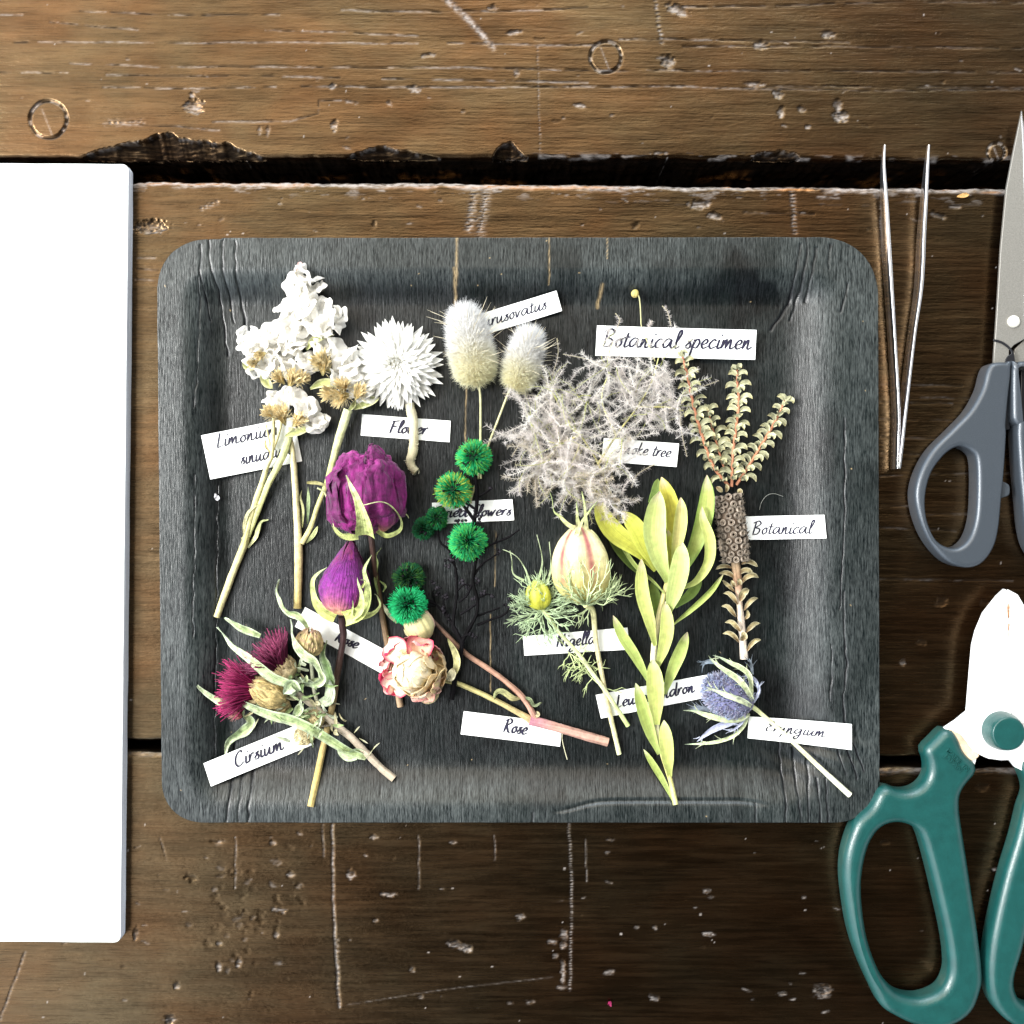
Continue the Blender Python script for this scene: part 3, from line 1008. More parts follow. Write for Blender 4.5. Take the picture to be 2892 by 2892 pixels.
def make_tray():
    r = [150, 175, 135, 125]                      # corner radii TL TR BR BL
    cs = [(TX0 - 5, TY0 + 2), (TX1 - 2, TY0), (TX1 + 2, TY1), (TX0 + 8, TY1)]
    out = []
    for k, ((cx, cy), rr) in enumerate(zip(cs, r)):
        sx, sy = ((1, 1), (-1, 1), (-1, -1), (1, -1))[k]
        ox, oy = cx + sx * rr, cy + sy * rr
        a0 = (math.pi, 1.5 * math.pi, 0, .5 * math.pi)[k]
        for t in np.linspace(0, 1, 70):
            a = a0 + t * math.pi / 2
            ca, sa = math.cos(a), math.sin(a)
            q = 2 / 2.25
            out.append((ox + rr * math.copysign(abs(ca) ** q, ca), oy + rr * math.copysign(abs(sa) ** q, sa)))
    out = np.array(out + out[:1])
    d = np.r_[0, np.cumsum(np.hypot(*np.diff(out, axis=0).T))]
    n = 2000
    s = np.linspace(0, d[-1], n, endpoint=False)
    B = np.stack([np.interp(s, d, out[:, 0]), np.interp(s, d, out[:, 1])], 1)
    B += (1.3 * (fbm(s / 40, s * 0, 7, 3) - .5))[:, None]
    step = sst(B[:, 0], 622, 630) * (B[:, 1] < 800) * -4
    B[:, 1] += step + 3 * (B[:, 1] < 800)
    c0 = np.array([1465, 1497])
    rings = np.concatenate([np.linspace(0.002, .62, 150, endpoint=False), np.linspace(.62, 1, 190)])
    XY = c0 + rings[:, None, None] * (B - c0)[None]
    x, y = XY[..., 0], XY[..., 1]
    z = tray_local(x, y)
    edge = (1 - rings)[:, None] * np.linalg.norm(B - c0, axis=1)[None]
    # colour: paler rim with its sheen painted in, worn grey in soft patches, cracks along the grain, raw tan streaks
    high = sst(z, FL + 8, RIM - 4)
    grey = .06 + .34 * sst(fbm(x / 190, y / 260, 15, 3), .38, .7) + .62 * high * sst(fbm(x / 130, y / 150, 16, 3), .1, .4)
    blot = np.exp(-((x - 2150) / 130) ** 2 - ((y - 800) / 75) ** 2) * .7 + np.exp(-((x - 2290) / 60) ** 2 - ((y - 1260) / 160) ** 2) * .25 + \
        np.exp(-((x - 2330) / 100) ** 2 - ((y - 1950) / 90) ** 2) * .3
    grey = np.clip(grey - blot * 1.2 * sst(fbm(x / 60, y / 60, 17, 2), .2, .6), 0, 1)
    grey = np.maximum(grey, np.exp(-(edge / 3.0) ** 2) * .9)
    crack = np.zeros(x.shape)
    tan = np.zeros(x.shape)
    CK = [[(590, 675), (592, 735), (606, 800), (618, 900), (632, 1000)], [(628, 680), (626, 760), (640, 840), (648, 905)], [(664, 680), (664, 770), (672, 860), (690, 960)],
          [(566, 690), (562, 760), (585, 900)], [(560, 780), (556, 1000), (545, 1150)], [(2260, 690), (2250, 760), (2236, 850), (2188, 925)], [(2278, 672), (2276, 730), (2262, 830), (2240, 900)],
          [(2303, 700), (2290, 780), (2282, 850)], [(2342, 690), (2340, 760)], [(2395, 800), (2375, 880)], [(2384, 1180), (2386, 1490), (2376, 1640), (2372, 1720)],
          [(2384, 1670), (2384, 1790), (2392, 1880), (2382, 1960), (2385, 2060)], [(2350, 1820), (2345, 1980)], [(2210, 2100), (2218, 2220), (2219, 2325)],
          [(2247, 2120), (2255, 2230), (2262, 2325)], [(2310, 2200), (2316, 2325)], [(2332, 2200), (2338, 2322)], [(2286, 2140), (2284, 2322)], [(650, 2090), (648, 2180), (640, 2320)],
          [(676, 2180), (672, 2320)], [(705, 2170), (702, 2240), (700, 2322)], [(604, 1370), (600, 1800), (596, 2140)], [(548, 1340), (543, 1800)], [(2134, 2270), (2132, 2322)],
          [(1502, 2296), (1503, 2324)], [(2400, 2080), (2440, 2180)], [(2380, 2080), (2420, 2200)], [(2355, 2080), (2390, 2190)]]
    for i, pts in enumerate(CK):
        xs = [p[0] for p in pts]
        ys = [p[1] for p in pts]
        m = (x > min(xs) - 14) & (x < max(xs) + 14) & (y > min(ys) - 10) & (y < max(ys) + 10)
        d_, pos = seg_d(x[m] + 5 * (vn(y[m] / 24, x[m] * 0 + i, 23) - .5), y[m], pts)
        w = (2.6 if i not in (4, 21, 22, 12) else 1.6) * (.45 + .8 * vn(y[m] / 30, x[m] * 0 + i, 24))
        g = np.exp(-(d_ / w) ** 2)
        crack[m] = np.maximum(crack[m], g * (.95 if i not in (4, 21, 22) else .6))
        z[m] -= 3 * g
    for pts, w in (([(1291, 672), (1290, 750), (1287, 800)], 3.2), ([(1283, 757), (1284, 830), (1284, 895)], 3.6), ([(1552, 672), (1552, 740), (1550, 800)], 1.6), ([(1716, 674), (1716, 730)], 1.5),
                   ([(1315, 1080), (1312, 1260)], 2.0), ([(1455, 920), (1458, 1000)], 2.4), ([(1398, 1500), (1396, 1660)], 1.4), ([(1384, 1740), (1384, 1960)], 1.4), ([(1703, 800), (1690, 860)], 4)):
        xs = [p[0] for p in pts]
        ys = [p[1] for p in pts]
        m = (x > min(xs) - 14) & (x < max(xs) + 14) & (y > min(ys) - 6) & (y < max(ys) + 6)
        d_, _ = seg_d(x[m] + 3 * (vn(y[m] / 18, x[m] * 0, 25) - .5), y[m], pts)
        tan[m] = np.maximum(tan[m], np.exp(-(d_ / w) ** 2) * (.5 + .5 * sst(vn(y[m] / 25, x[m] * 0, 26), .2, .5)))
    sp_ = (hsh(np.floor(x / 3.2), np.floor(y / 3.2), 73) > .99992) * 1.0
    tan = np.maximum(tan, sp_)
    col = np.stack([np.clip(grey, 0, 1), np.clip(crack, 0, 1), np.clip(tan, 0, 1), np.ones(x.shape)], -1)
    k = (H - z) / H
    # positions were read at rim height: keep the tray's true plan by using one factor for all of it
    kk = (H - RIM) / H
    V = np.stack([(x - C) * kk, (C - y) * kk, z], -1)
    lipz = [(0.0, -4.0), (0.0, -9.0)]
    nb = nrm(V[-1, :, :2] - V[0, :1, :2])
    ex = [np.concatenate([V[-1, :, :2] + nb * dd, (V[-1, :, 2] + dz)[:, None]], 1) for dd, dz in lipz]
    under = [np.concatenate([V[i, :, :2], np.maximum(V[i, :, 2:] - 10, 1.0)], 1) for i in range(len(rings) - 4, 150, -8)]
    cen = np.concatenate([V[0, :, :2], np.full((n, 1), 1.0)], 1)
    V2 = np.concatenate([V, np.stack(ex + under + [cen])], 0)
    e = col[-1:].copy()
    e[..., 1] = 0
    e[..., 0] = .7
    col2 = np.concatenate([col, np.repeat(e, len(lipz) + len(under) + 1, 0)], 0)
    b = MB()
    b.grid(V2, col2, wrap=True)
    # the middle
    cz = np.vstack([V[0], V[0].mean(0)[None]])
    b.add(cz, np.concatenate([col[0], col[0][:1]]), None, [(i, (i + 1) % n, n) for i in range(n)])
    o = b.build("wooden_tray", M["tray"])
    return tag(o, "shallow dark grey stained wooden tray holding all the dried flowers", "tray")


tray = make_tray()


# ------------------------------------------------------------------ pad of white paper
def make_pad():
    ht = 40.0
    o = thing("paper_pad", P(0, 1560, 0), "thick white pad of paper lying on the planks beside the tray", "paper pad")
    k = (H - ht) / H
    pts = []
    cor = [(363, 464), (340, 2662), (-420, 2655), (-420, 458)]
    q = np.array([((x - C) * k, (C - y) * k) for x, y in cor])
    rad = 20
    for i in range(4):
        p, a, b = q[i], q[i - 1], q[(i + 1) % 4]
        u, v = nrm(a - p), nrm(b - p)
        for t in np.linspace(0, 1, 9):
            pts.append((1 - t) ** 2 * (p + u * rad) + 2 * t * (1 - t) * p + t * t * (p + v * rad))
    pts = np.array(pts)
    # along the long sides add points so that the cut edge can be a little uneven
    full = []
    for i in range(len(pts)):
        a, b = pts[i], pts[(i + 1) % len(pts)]
        n = max(1, int(np.linalg.norm(b - a) / 14))
        for j in range(n):
            full.append(a + (b - a) * j / n)
    full = np.array(full)
    n = len(full)
    cen = full.mean(0)
    nb = nrm(np.stack([np.roll(full, -1, 0)[:, 1] - np.roll(full, 1, 0)[:, 1], -(np.roll(full, -1, 0)[:, 0] - np.roll(full, 1, 0)[:, 0])], 1))
    if ((full - cen) * nb).sum() < 0:
        nb = -nb
    sheets = MB()
    zz = np.linspace(0, ht - 2.5, 15)
    ring = []
    for i, z in enumerate(zz):
        off = 2.2 * (vn(np.arange(n) / 9.0, np.full(n, i * .7), 3) - .5) + (i % 2) * .9 - 1.0
        ring.append(np.concatenate([full + nb * off[:, None], np.full((n, 1), z)], 1))
    sheets.grid(np.stack(ring), np.full((len(zz), n, 4), .7), wrap=True)
    sheets.build("page_block", M["page_edge"], o, smooth=False)
    t = MB()
    edge = full + nb * (.8 * (vn(np.arange(n) / 5.0, np.zeros(n), 9) - .5))[:, None]
    r0 = np.concatenate([edge, np.full((n, 1), ht - 2.4)], 1)
    r1 = np.concatenate([edge, np.full((n, 1), ht - .5)], 1)
    r2 = np.concatenate([edge - nb * 2, np.full((n, 1), ht)], 1)
    r3 = np.concatenate([cen + (edge - cen) * .5, np.full((n, 1), ht)], 1)
    V = np.stack([r0, r1, r2, r3])
    t.grid(V, np.full((4, n, 4), .8), wrap=True)
    t.add(np.vstack([r3, [[*cen, ht]]]), np.full((n + 1, 4), .8), None, [(i, (i + 1) % n, n) for i in range(n)])
    t.build("top_sheet", M["paper"], o)


make_pad()

# ------------------------------------------------------------------ handwriting-like lettering
G = {
    'a': (1.0, [[(.72, .9), (.4, 1), (.06, .5), (.2, .03), (.5, .3), (.76, .95)], [(.76, .95), (.7, .25), (.84, 0), (1.05, .22)]]),
    'b': (.75, [[(.25, 2), (.08, .1)], [(.1, .3), (.4, 1), (.65, .6), (.35, .02), (.08, .1)]]),
    'c': (.68, [[(.62, .82), (.42, 1), (.08, .5), (.22, .02), (.7, .28)]]),
    'd': (1.0, [[(.72, .9), (.4, 1), (.06, .5), (.2, .03), (.5, .3), (.76, .95)], [(.95, 2), (.74, .3), (.84, 0), (1.05, .22)]]),
    'e': (.68, [[(.1, .42), (.45, .55), (.56, .85), (.38, 1), (.08, .5), (.24, .02), (.7, .28)]]),
    'f': (.6, [[(.78, 1.85), (.55, 2), (.38, 1.4), (.15, -.7)], [(.02, .95), (.62, 1.02)]]),
    'g': (.95, [[(.72, .9), (.4, 1), (.06, .5), (.2, .1), (.5, .35), (.76, .95)], [(.76, .95), (.56, -.5), (.25, -.85), (.12, -.5), (.98, .2)]]),
    'i': (.42, [[(.2, 1), (.1, .2), (.2, 0), (.46, .26)], [(.36, 1.42), (.42, 1.56)]]),
    'k': (.78, [[(.36, 2), (.06, 0)], [(.66, 1), (.16, .5), (.55, .02), (.8, .2)]]),
    'l': (.45, [[(.1, .45), (.52, 1.55), (.46, 2), (.28, 1.6), (.14, .2), (.26, 0), (.5, .26)]]),
    'm': (1.15, [[(.14, 1), (.02, 0)], [(.03, .1), (.36, 1), (.42, .85), (.36, 0)], [(.37, .1), (.72, 1), (.8, .8), (.76, .12), (.9, 0), (1.15, .28)]]),
    'n': (.8, [[(.14, 1), (.02, 0)], [(.03, .1), (.38, 1), (.46, .8), (.42, .12), (.56, 0), (.82, .28)]]),
    'o': (.72, [[(.4, 1), (.08, .55), (.22, .02), (.55, .4), (.45, .95), (.36, .98)], [(.45, .9), (.74, .95)]]),
    'p': (.75, [[(.2, 1), (-.08, -.9)], [(.02, .1), (.3, .9), (.52, .98), (.62, .6), (.4, .05), (.14, .12)]]),
    'r': (.55, [[(.12, 1), (.02, 0)], [(.03, .2), (.3, .9), (.46, 1), (.55, .85)]]),
    's': (.55, [[(.56, 1), (.22, .85), (.42, .45), (.32, .05), (0, .08)], [(-.02, .2), (.5, 1)]]),
    't': (.5, [[(.34, 1.6), (.12, .2), (.24, 0), (.52, .26)], [(0, 1.05), (.62, 1.14)]]),
    'u': (.88, [[(.14, 1), (.06, .25), (.2, 0), (.52, .6), (.62, 1)], [(.62, 1), (.54, .2), (.68, 0), (.92, .28)]]),
    'v': (.64, [[(.08, 1), (.14, .02), (.5, .9), (.68, .86)]]),
    'w': (.95, [[(.08, 1), (.12, .03), (.42, .8)], [(.42, .8), (.46, .03), (.82, .95), (.95, .88)]]),
    'y': (.85, [[(.14, 1), (.08, .3), (.25, .1), (.58, 1)], [(.58, 1), (.3, -.7), (.1, -.85)]]),
    ' ': (.55, []),
    'B': (1.05, [[(.34, 1.9), (.1, 0)], [(.02, 1.7), (.6, 1.98), (.85, 1.55), (.28, 1.02)], [(.28, 1.02), (.8, .75), (.6, .1), (.02, .02)]]),
    'C': (1.0, [[(.85, 1.6), (.75, 1.95), (.3, 1.5), (.1, .6), (.35, 0), (.95, .4)]]),
    'D': (1.15, [[(.36, 1.85), (.12, .05)], [(.0, 1.6), (.6, 1.95), (1.05, 1.2), (.7, .2), (.05, .02)]]),
    'E': (.9, [[(.8, 1.75), (.45, 1.85), (.3, 1.3), (.62, 1.02)], [(.62, 1.02), (.14, .7), (.2, .05), (.85, .28)]]),
    'F': (.85, [[(.32, 1.8), (.08, -.1)], [(.1, 1.78), (.95, 1.95)], [(.2, 1.0), (.7, 1.08)]]),
    'L': (.72, [[(.36, 1.95), (.08, .1), (.2, 0), (.62, .18)]]),
    'N': (1.15, [[(.3, 1.8), (.06, 0)], [(.3, 1.8), (.72, .05)], [(.72, .05), (1.05, 1.95)]]),
    'R': (1.0, [[(.34, 1.85), (.08, 0)], [(.05, 1.65), (.6, 1.95), (.82, 1.5), (.3, .98)], [(.3, .98), (.62, .1), (.92, .08)]]),
    'S': (.85, [[(.85, 1.7), (.62, 1.95), (.3, 1.5), (.55, .8), (.35, .05), (0, .2)]]),
}


def write(mb, text, origin, ex, ey, up, width, pen, slant=.12, wob=.03, lift=None):
    """ribbons of ink; ex, ey: unit steps of the letter grid in table units; width: total advance to fill"""
    adv = sum(G[c][0] for c in text)
    kx = width / (adv * np.linalg.norm(ex)) if width else 1.0
    exk = ex * kx
    x = 0.0
    for ch in text:
        a, strokes = G[ch]
        dy = R.uniform(-wob, wob)
        for st in strokes:
            p = np.array([(x + px_ + slant * py_, py_ + dy) for px_, py_ in st])
            c2 = spl(p, max(6, 6 * (len(p) - 1)))
            c = origin + c2[:, :1] * exk + c2[:, 1:] * ey
            t, s, _ = frames(c, up)
            an = np.arctan2(t @ nrm(ey), t @ nrm(ex))
            w = pen * (.62 + .55 * np.abs(np.sin(an - .3)))
            w = w * np.interp(np.linspace(0, 1, len(c)), [0, .12, .85, 1], [.8, 1, 1, .6])
            if lift is not None:
                c = c + up * lift(c)[:, None]
            V = np.stack([c - s * w[:, None] * .5, c + s * w[:, None] * .5], 1) + up * .8
            mb.grid(V[:, ::-1], np.full((len(c), 2, 4), .5))
        x += a


def card(label, quad, lines, lift=(0, 0, 0, 0), pen=3.0):
    """quad: apparent corners TL TR BR BL; lines: (text, start, end, cap height)"""
    zs = [tz(*q) + 1.5 + l for q, l in zip(quad, lift)]
    for _ in range(3):          # a stiff card: one plane resting on the highest points under it
        A = np.array([P(*q, z) for q, z in zip(quad, zs)])
        K = np.c_[A[:, :2], np.ones(4)]
        f = np.linalg.lstsq(K, np.array([tz(*q) + 1.5 + l for q, l in zip(quad, lift)]), rcond=None)[0]
        zs = K @ f
    gap = 0.0
    qa, za = np.array(quad, float), np.array(zs)
    for u in np.linspace(0, 1, 9):
        for v in (0, .5, 1):
            wv = np.array([(1 - u) * (1 - v), u * (1 - v), u * v, (1 - u) * v])
            gap = max(gap, tz(*(wv @ qa)) + 1.5 - wv @ za)
    A = np.array([P(*q, z + max(gap, 0)) for q, z in zip(quad, zs)])
    curl = (R.uniform(.5, 6.0), R.uniform(.5, 6.0))
    b = MB()
    nu, nv = 20, 5
    U, W = np.meshgrid(np.linspace(0, 1, nu), np.linspace(0, 1, nv), indexing="ij")

    def at(u, v):
        u, v = np.asarray(u)[..., None], np.asarray(v)[..., None]
        p = A[0] * (1 - u) * (1 - v) + A[1] * u * (1 - v) + A[2] * u * v + A[3] * (1 - u) * v
        return p + np.array([0, 0, 1.]) * ((curl[0] * np.clip(1 - 2 * u, 0, 1) ** 2 + curl[1] * np.clip(2 * u - 1, 0, 1) ** 2))

    T = at(U, W)
    th = np.array([0, 0, 2.0])
    c4 = np.full((nu, nv, 4), .8)
    b.grid((T + th)[:, ::-1], c4)
    b.grid(T, c4)
    per = np.concatenate([T[:, 0], T[-1, 1:], T[-2::-1, -1], T[0, -2:0:-1]])
    b.grid(np.stack([per + th, per]), np.full((2, len(per), 4), .75), wrap=True)
    o = b.build("name_card", M["card"], None, smooth=False)
    tag(o, label, "name card", "name cards on the tray")
    ink = MB()
    up = nrm(np.cross(A[3] - A[0], A[1] - A[0]))
    up = up if up[2] > 0 else -up
    zc = A[:, 2].mean()
    long = A[1] - A[0]

    def rise(c):
        u = ((c - A[0]) @ long) / (long @ long)
        return curl[0] * np.clip(1 - 2 * u, 0, 1) ** 2 + curl[1] * np.clip(2 * u - 1, 0, 1) ** 2
    for text, s0, s1, cap in lines:
        def on(p):
            # point of the card plane under an apparent position
            q = P(*p, zc)
            z = zc
            for _ in range(5):
                z = A[0, 2] - (up[:2] @ (q[:2] - A[0, :2])) / up[2]
                q = P(*p, z)
            return q
        a, e = on(s0), on(s1)
        ex = nrm(e - a)
        ey = nrm(np.cross(up, ex))
        hx = cap / 1.9
        write(ink, text, a + up * 2.6, ex * hx, ey * hx, up, np.linalg.norm(e - a), pen * 1.22, lift=rise)
    ink.build("lettering", M["ink"], o)
    return o


card("white card reading Limonium sinuatum, two lines, under the white statice", [(569, 1230), (829, 1178), (854, 1303), (595, 1354)],
     [("Limonium", (613, 1264), (790, 1226), 37), ("sinuatum", (681, 1313), (826, 1281), 37)], pen=3.2)
card("white card reading Flower under the strawflower stalk", [(1023, 1170), (1273, 1189), (1270, 1249), (1019, 1230)], [("Flower", (1099, 1222), (1206, 1227), 34)], pen=4.2)
card("tilted white card tucked behind the bunny tails, lettered Lagurusovatus", [(1290, 907), (1571, 822), (1587, 879), (1306, 965)], [("Lagurusovatus", (1302, 944), (1545, 871), 33)], (2, 6, 6, 2), pen=3.0)
card("largest white card, reading Botanical specimen, above the smoke tree", [(1686, 920), (2135, 933), (2131, 1017), (1681, 1005)], [("Botanical specimen", (1700, 980), (2120, 987), 48)], (24, 24, 24, 24), pen=4.6)
card("white card reading Smoke tree, half veiled by fluffy plume", [(1705, 1237), (1917, 1253), (1910, 1319), (1698, 1303)], [("Smoke tree", (1738, 1278), (1893, 1292), 33)], (8, 8, 8, 8), pen=3.2)
card("white card reading Dried flowers behind the black twigs", [(1220, 1420), (1447, 1410), (1452, 1469), (1223, 1481)], [("Dried flowers", (1227, 1462), (1443, 1455), 31)], pen=4.0)
card("white card reading Botanical beside the brown seed capsules", [(2086, 1459), (2326, 1454), (2332, 1520), (2092, 1525)], [("Botanical", (2123, 1509), (2292, 1506), 36)], pen=3.2)
card("white card reading Nigella under the nigella stems", [(1477, 1797), (1772, 1772), (1778, 1834), (1481, 1851)], [("Nigella", (1571, 1828), (1683, 1817), 36)], pen=3.8)
card("slanting white card reading Rose behind the purple rosebud stem", [(863, 1714), (1106, 1845), (1077, 1900), (834, 1769)], [("Rose", (944, 1809), (1008, 1833), 33)], pen=4.6)
card("white card reading Rose under the pinkish forked rose stem", [(1310, 2008), (1587, 2043), (1581, 2107), (1301, 2073)], [("Rose", (1420, 2067), (1487, 2074), 38)], pen=4.4)
card("white card reading Cirsium under the thistle", [(576, 2155), (866, 2036), (887, 2101), (597, 2220)], [("Cirsium", (665, 2167), (804, 2113), 39)], pen=4.0)
card("white card reading Leucadendron under the long green leaves", [(1682, 1962), (2050, 1896), (2063, 1956), (1697, 2028)], [("Leucadendron", (1741, 1998), (1962, 1953), 34)], pen=4.2)
card("white card reading Eryngium with faded lettering under the blue thistle stem", [(2113, 2022), (2404, 2044), (2404, 2117), (2110, 2083)], [("Eryngium", (2160, 2063), (2330, 2081), 29)], pen=3.0)

# ------------------------------------------------------------------ tweezers


def make_tweezers():
    o = thing("tweezers", P(2535, 1320, 0), "slim open steel tweezers lying on edge on the planks between tray and scissors", "tweezers")
    for pts, sgn in (([(2503, 405), (2500, 467), (2505, 567), (2515, 733), (2528, 943), (2540, 1160), (2538, 1260), (2537, 1323)], -1),
                     ([(2628, 405), (2622, 487), (2613, 633), (2605, 800), (2585, 943), (2560, 1160), (2549, 1260), (2541, 1323)], 1)):
        k = (H - 55) / H
        c = spl(np.array([((x - C) * k, (C - y) * k, 0) for x, y in pts]), 70)
        t, s, _ = frames(c)
        f = np.linspace(0, 1, 70)
        w = np.interp(f, [0, .1, .35, .6, 1], [2.2, 4.0, 4.2, 3.0, 3.0])
        zt = np.interp(f, [0, .2, 1], [46, 55, 55])
        zb = np.interp(f, [0, .3, 1], [34, 4, 1])
        ring = []
        bv = .8
        for sx, zz in ((-1, zb), (-1, zt - bv), (-1 + .3, zt), (1 - .3, zt), (1, zt - bv), (1, zb)):
            p = c + s * (sx * w)[:, None]
            p[:, 2] = zz
            ring.append(p)
        V = np.stack(ring, 1)
        b = MB()
        b.grid(V, np.full((70, 6, 4), .6), wrap=True)
        for e in (0, -1):
            b.add(V[e], np.full((6, 4), .6), [(0, 1, 4, 5), (1, 2, 3, 4)])
        b.build("arm", M["steel"], o, smooth=False)


make_tweezers()

# ------------------------------------------------------------------ grey scissors


def out(pts, z, n=150, smooth=True):
    k = (H - z) / H
    p = np.array([((x - C) * k, (C - y) * k) for x, y in pts])
    return closed(p, n) if smooth else p


GH_OUT = [(2781, 1042), (2792, 1029), (2818, 1025), (2843, 1030), (2845, 1060), (2838, 1127), (2832, 1200), (2833, 1230), (2827, 1330), (2820, 1403), (2811, 1493), (2795, 1550), (2761, 1592),
          (2715, 1602), (2662, 1581), (2615, 1527), (2586, 1460), (2576, 1393), (2591, 1330), (2625, 1270), (2681, 1213), (2731, 1160), (2763, 1103), (2775, 1060)]
GH_IN = [(2705, 1262), (2735, 1276), (2748, 1300), (2751, 1370), (2746, 1460), (2728, 1518), (2698, 1545), (2663, 1543), (2632, 1519), (2610, 1465), (2606, 1403), (2621, 1340), (2651, 1295), (2678, 1271)]


def make_scissors():
    o = thing("scissors", P(2846, 1300, 0), "large scissors with blue-grey plastic handles and a dull grey blade", "scissors")
    z0, z1 = 34, 44
    bl = [(2883, 320), (2858, 443), (2841, 533), (2825, 700), (2815, 867), (2810, 945), (2806, 960), (2804, 1040), (2856, 1040), (2870, 1000), (2960, 1000), (2960, 300)]
    b1 = [(2883, 321), (2858, 443), (2841, 533), (2825, 700), (2815, 867), (2810, 945), (2803, 1045), (2846, 1045), (2848, 990), (2862, 975), (2905, 950), (2918, 860), (2916, 700), (2908, 520), (2897, 400)]
    plate("blade", [out(b1, 40, smooth=False)], z0, z1, 1.5, M["blade_grey"], o, 2)
    # the ground cutting bevel is a strip of its own colour
    ed = [(2884, 326), (2889, 420), (2893, 560), (2894, 700), (2893, 860), (2893, 940), (2904, 940), (2917, 860), (2916, 700), (2908, 520), (2897, 400)]
    e = plate("cutting_bevel", [out(ed, 44, smooth=False)], z1 - 1.5, z1 + 1.2, .6, M["blade_edge"], o, 2)
    b2 = [(2990, 380), (2960, 520), (2935, 700), (2925, 860), (2905, 950), (2868, 985), (2862, 1010), (2858, 1050), (2905, 1050), (2960, 930), (2985, 760), (2998, 560)]
    plate("blade", [out(b2, 34, smooth=False)], 22, 32, 1.5, M["blade_grey"], o, 2)
    nk = [(2808, 958), (2830, 964), (2850, 978), (2862, 995), (2866, 1015), (2866, 1036), (2844, 1036), (2838, 1022), (2845, 1006), (2856, 998), (2848, 984), (2828, 970), (2808, 964)]
    plate("hinge_stop", [out(nk, 46, 120)], z1 - 2, z1 + 3, 1.2, M["black_rubber"], o, 2)
    r = MB()
    c = P(2863, 908, 46)
    lathe(r, c - [0, 0, 4], c + [0, 0, 5], [(0, 17), (.6, 17), (.85, 15.5), (1, 12), (1.02, 5), (1.02, .1)], (.5, .5, .5), n=32)
    r.build("rivet", M["rivet"], o)
    plate("handle", [out(GH_OUT, 48, 260), out(GH_IN, 48, 160)], 4, 74, 13, M["grey_plastic"], o, 7)
    ax0 = 2846.5
    mir = [(2 * ax0 - x + 3, y) for x, y in GH_OUT]
    mir_in = [(2 * ax0 - x + 3, y) for x, y in GH_IN]
    slot = [(2881, 1042), (2887, 1036), (2894, 1042), (2895, 1180), (2889, 1187), (2882, 1180)]
    plate("handle", [out(mir, 48, 260), out(mir_in, 48, 160), out(slot, 60, 60)], 4, 74, 13, M["grey_plastic"], o, 7)
    plate("liner", [out([(2836, 1030), (2858, 1030), (2853, 1120), (2848, 1212), (2832, 1212), (2836, 1120)], 30, smooth=False)], 14, 40, 3, M["black_rubber"], o, 2)
    plate("liner", [out([(2874, 1050), (2900, 1050), (2900, 1190), (2874, 1190)], 30, smooth=False)], 36, 50, 2, M["black_rubber"], o, 2)
    plate("bumper", [out([(2816, 1360), (2830, 1362), (2844, 1372), (2844, 1396), (2830, 1404), (2814, 1404)], 40, 60)], 20, 56, 4, M["grey_plastic"], o, 3)


make_scissors()

# ------------------------------------------------------------------ green handled flower shears
CH_OUT = [(2760, 2160), (2748, 2178), (2718, 2213), (2703, 2243), (2702, 2288), (2712, 2358), (2723, 2428), (2738, 2528), (2753, 2628), (2765, 2738), (2760, 2788), (2738, 2843), (2698, 2878), (2643, 2894), (2578, 2885),
          (2528, 2863), (2483, 2833), (2453, 2778), (2418, 2698), (2393, 2618), (2378, 2528), (2372, 2458), (2380, 2388), (2408, 2313), (2448, 2272), (2466, 2240), (2477, 2217), (2493, 2208),
          (2523, 2224), (2558, 2226), (2588, 2213), (2606, 2190), (2611, 2166), (2607, 2138), (2597, 2120), (2600, 2108), (2630, 2078), (2655, 2052), (2668, 2048), (2680, 2055), (2698, 2083), (2713, 2118), (2738, 2143)]
CH_IN = [(2538, 2318), (2575, 2332), (2593, 2363), (2618, 2453), (2638, 2538), (2658, 2628), (2668, 2703), (2665, 2748), (2643, 2786), (2593, 2806), (2543, 2801), (2508, 2778), (2473, 2728), (2443, 2643),
         (2428, 2543), (2428, 2468), (2443, 2393), (2468, 2345), (2500, 2322)]
CR_OUT = [(2863, 2165), (2880, 2188), (2891, 2230), (2876, 2278), (2858, 2353), (2828, 2453), (2803, 2553), (2783, 2653), (2775, 2738), (2785, 2808), (2818, 2858), (2863, 2890), (2930, 2905), (3000, 2895), (3070, 2850),
          (3120, 2770), (3155, 2660), (3175, 2540), (3172, 2440), (3140, 2350), (3085, 2290), (3040, 2262), (3010, 2230), (2980, 2225), (2960, 2190), (2950, 2150), (2940, 2110), (2890, 2130)]
CR_IN = [(2990, 2335), (2960, 2370), (2930, 2470), (2905, 2560), (2880, 2668), (2857, 2748), (2858, 2790), (2880, 2824), (2930, 2838), (2990, 2825), (3040, 2770), (3080, 2680), (3105, 2570), (3110, 2470), (3090, 2390), (3040, 2345)]


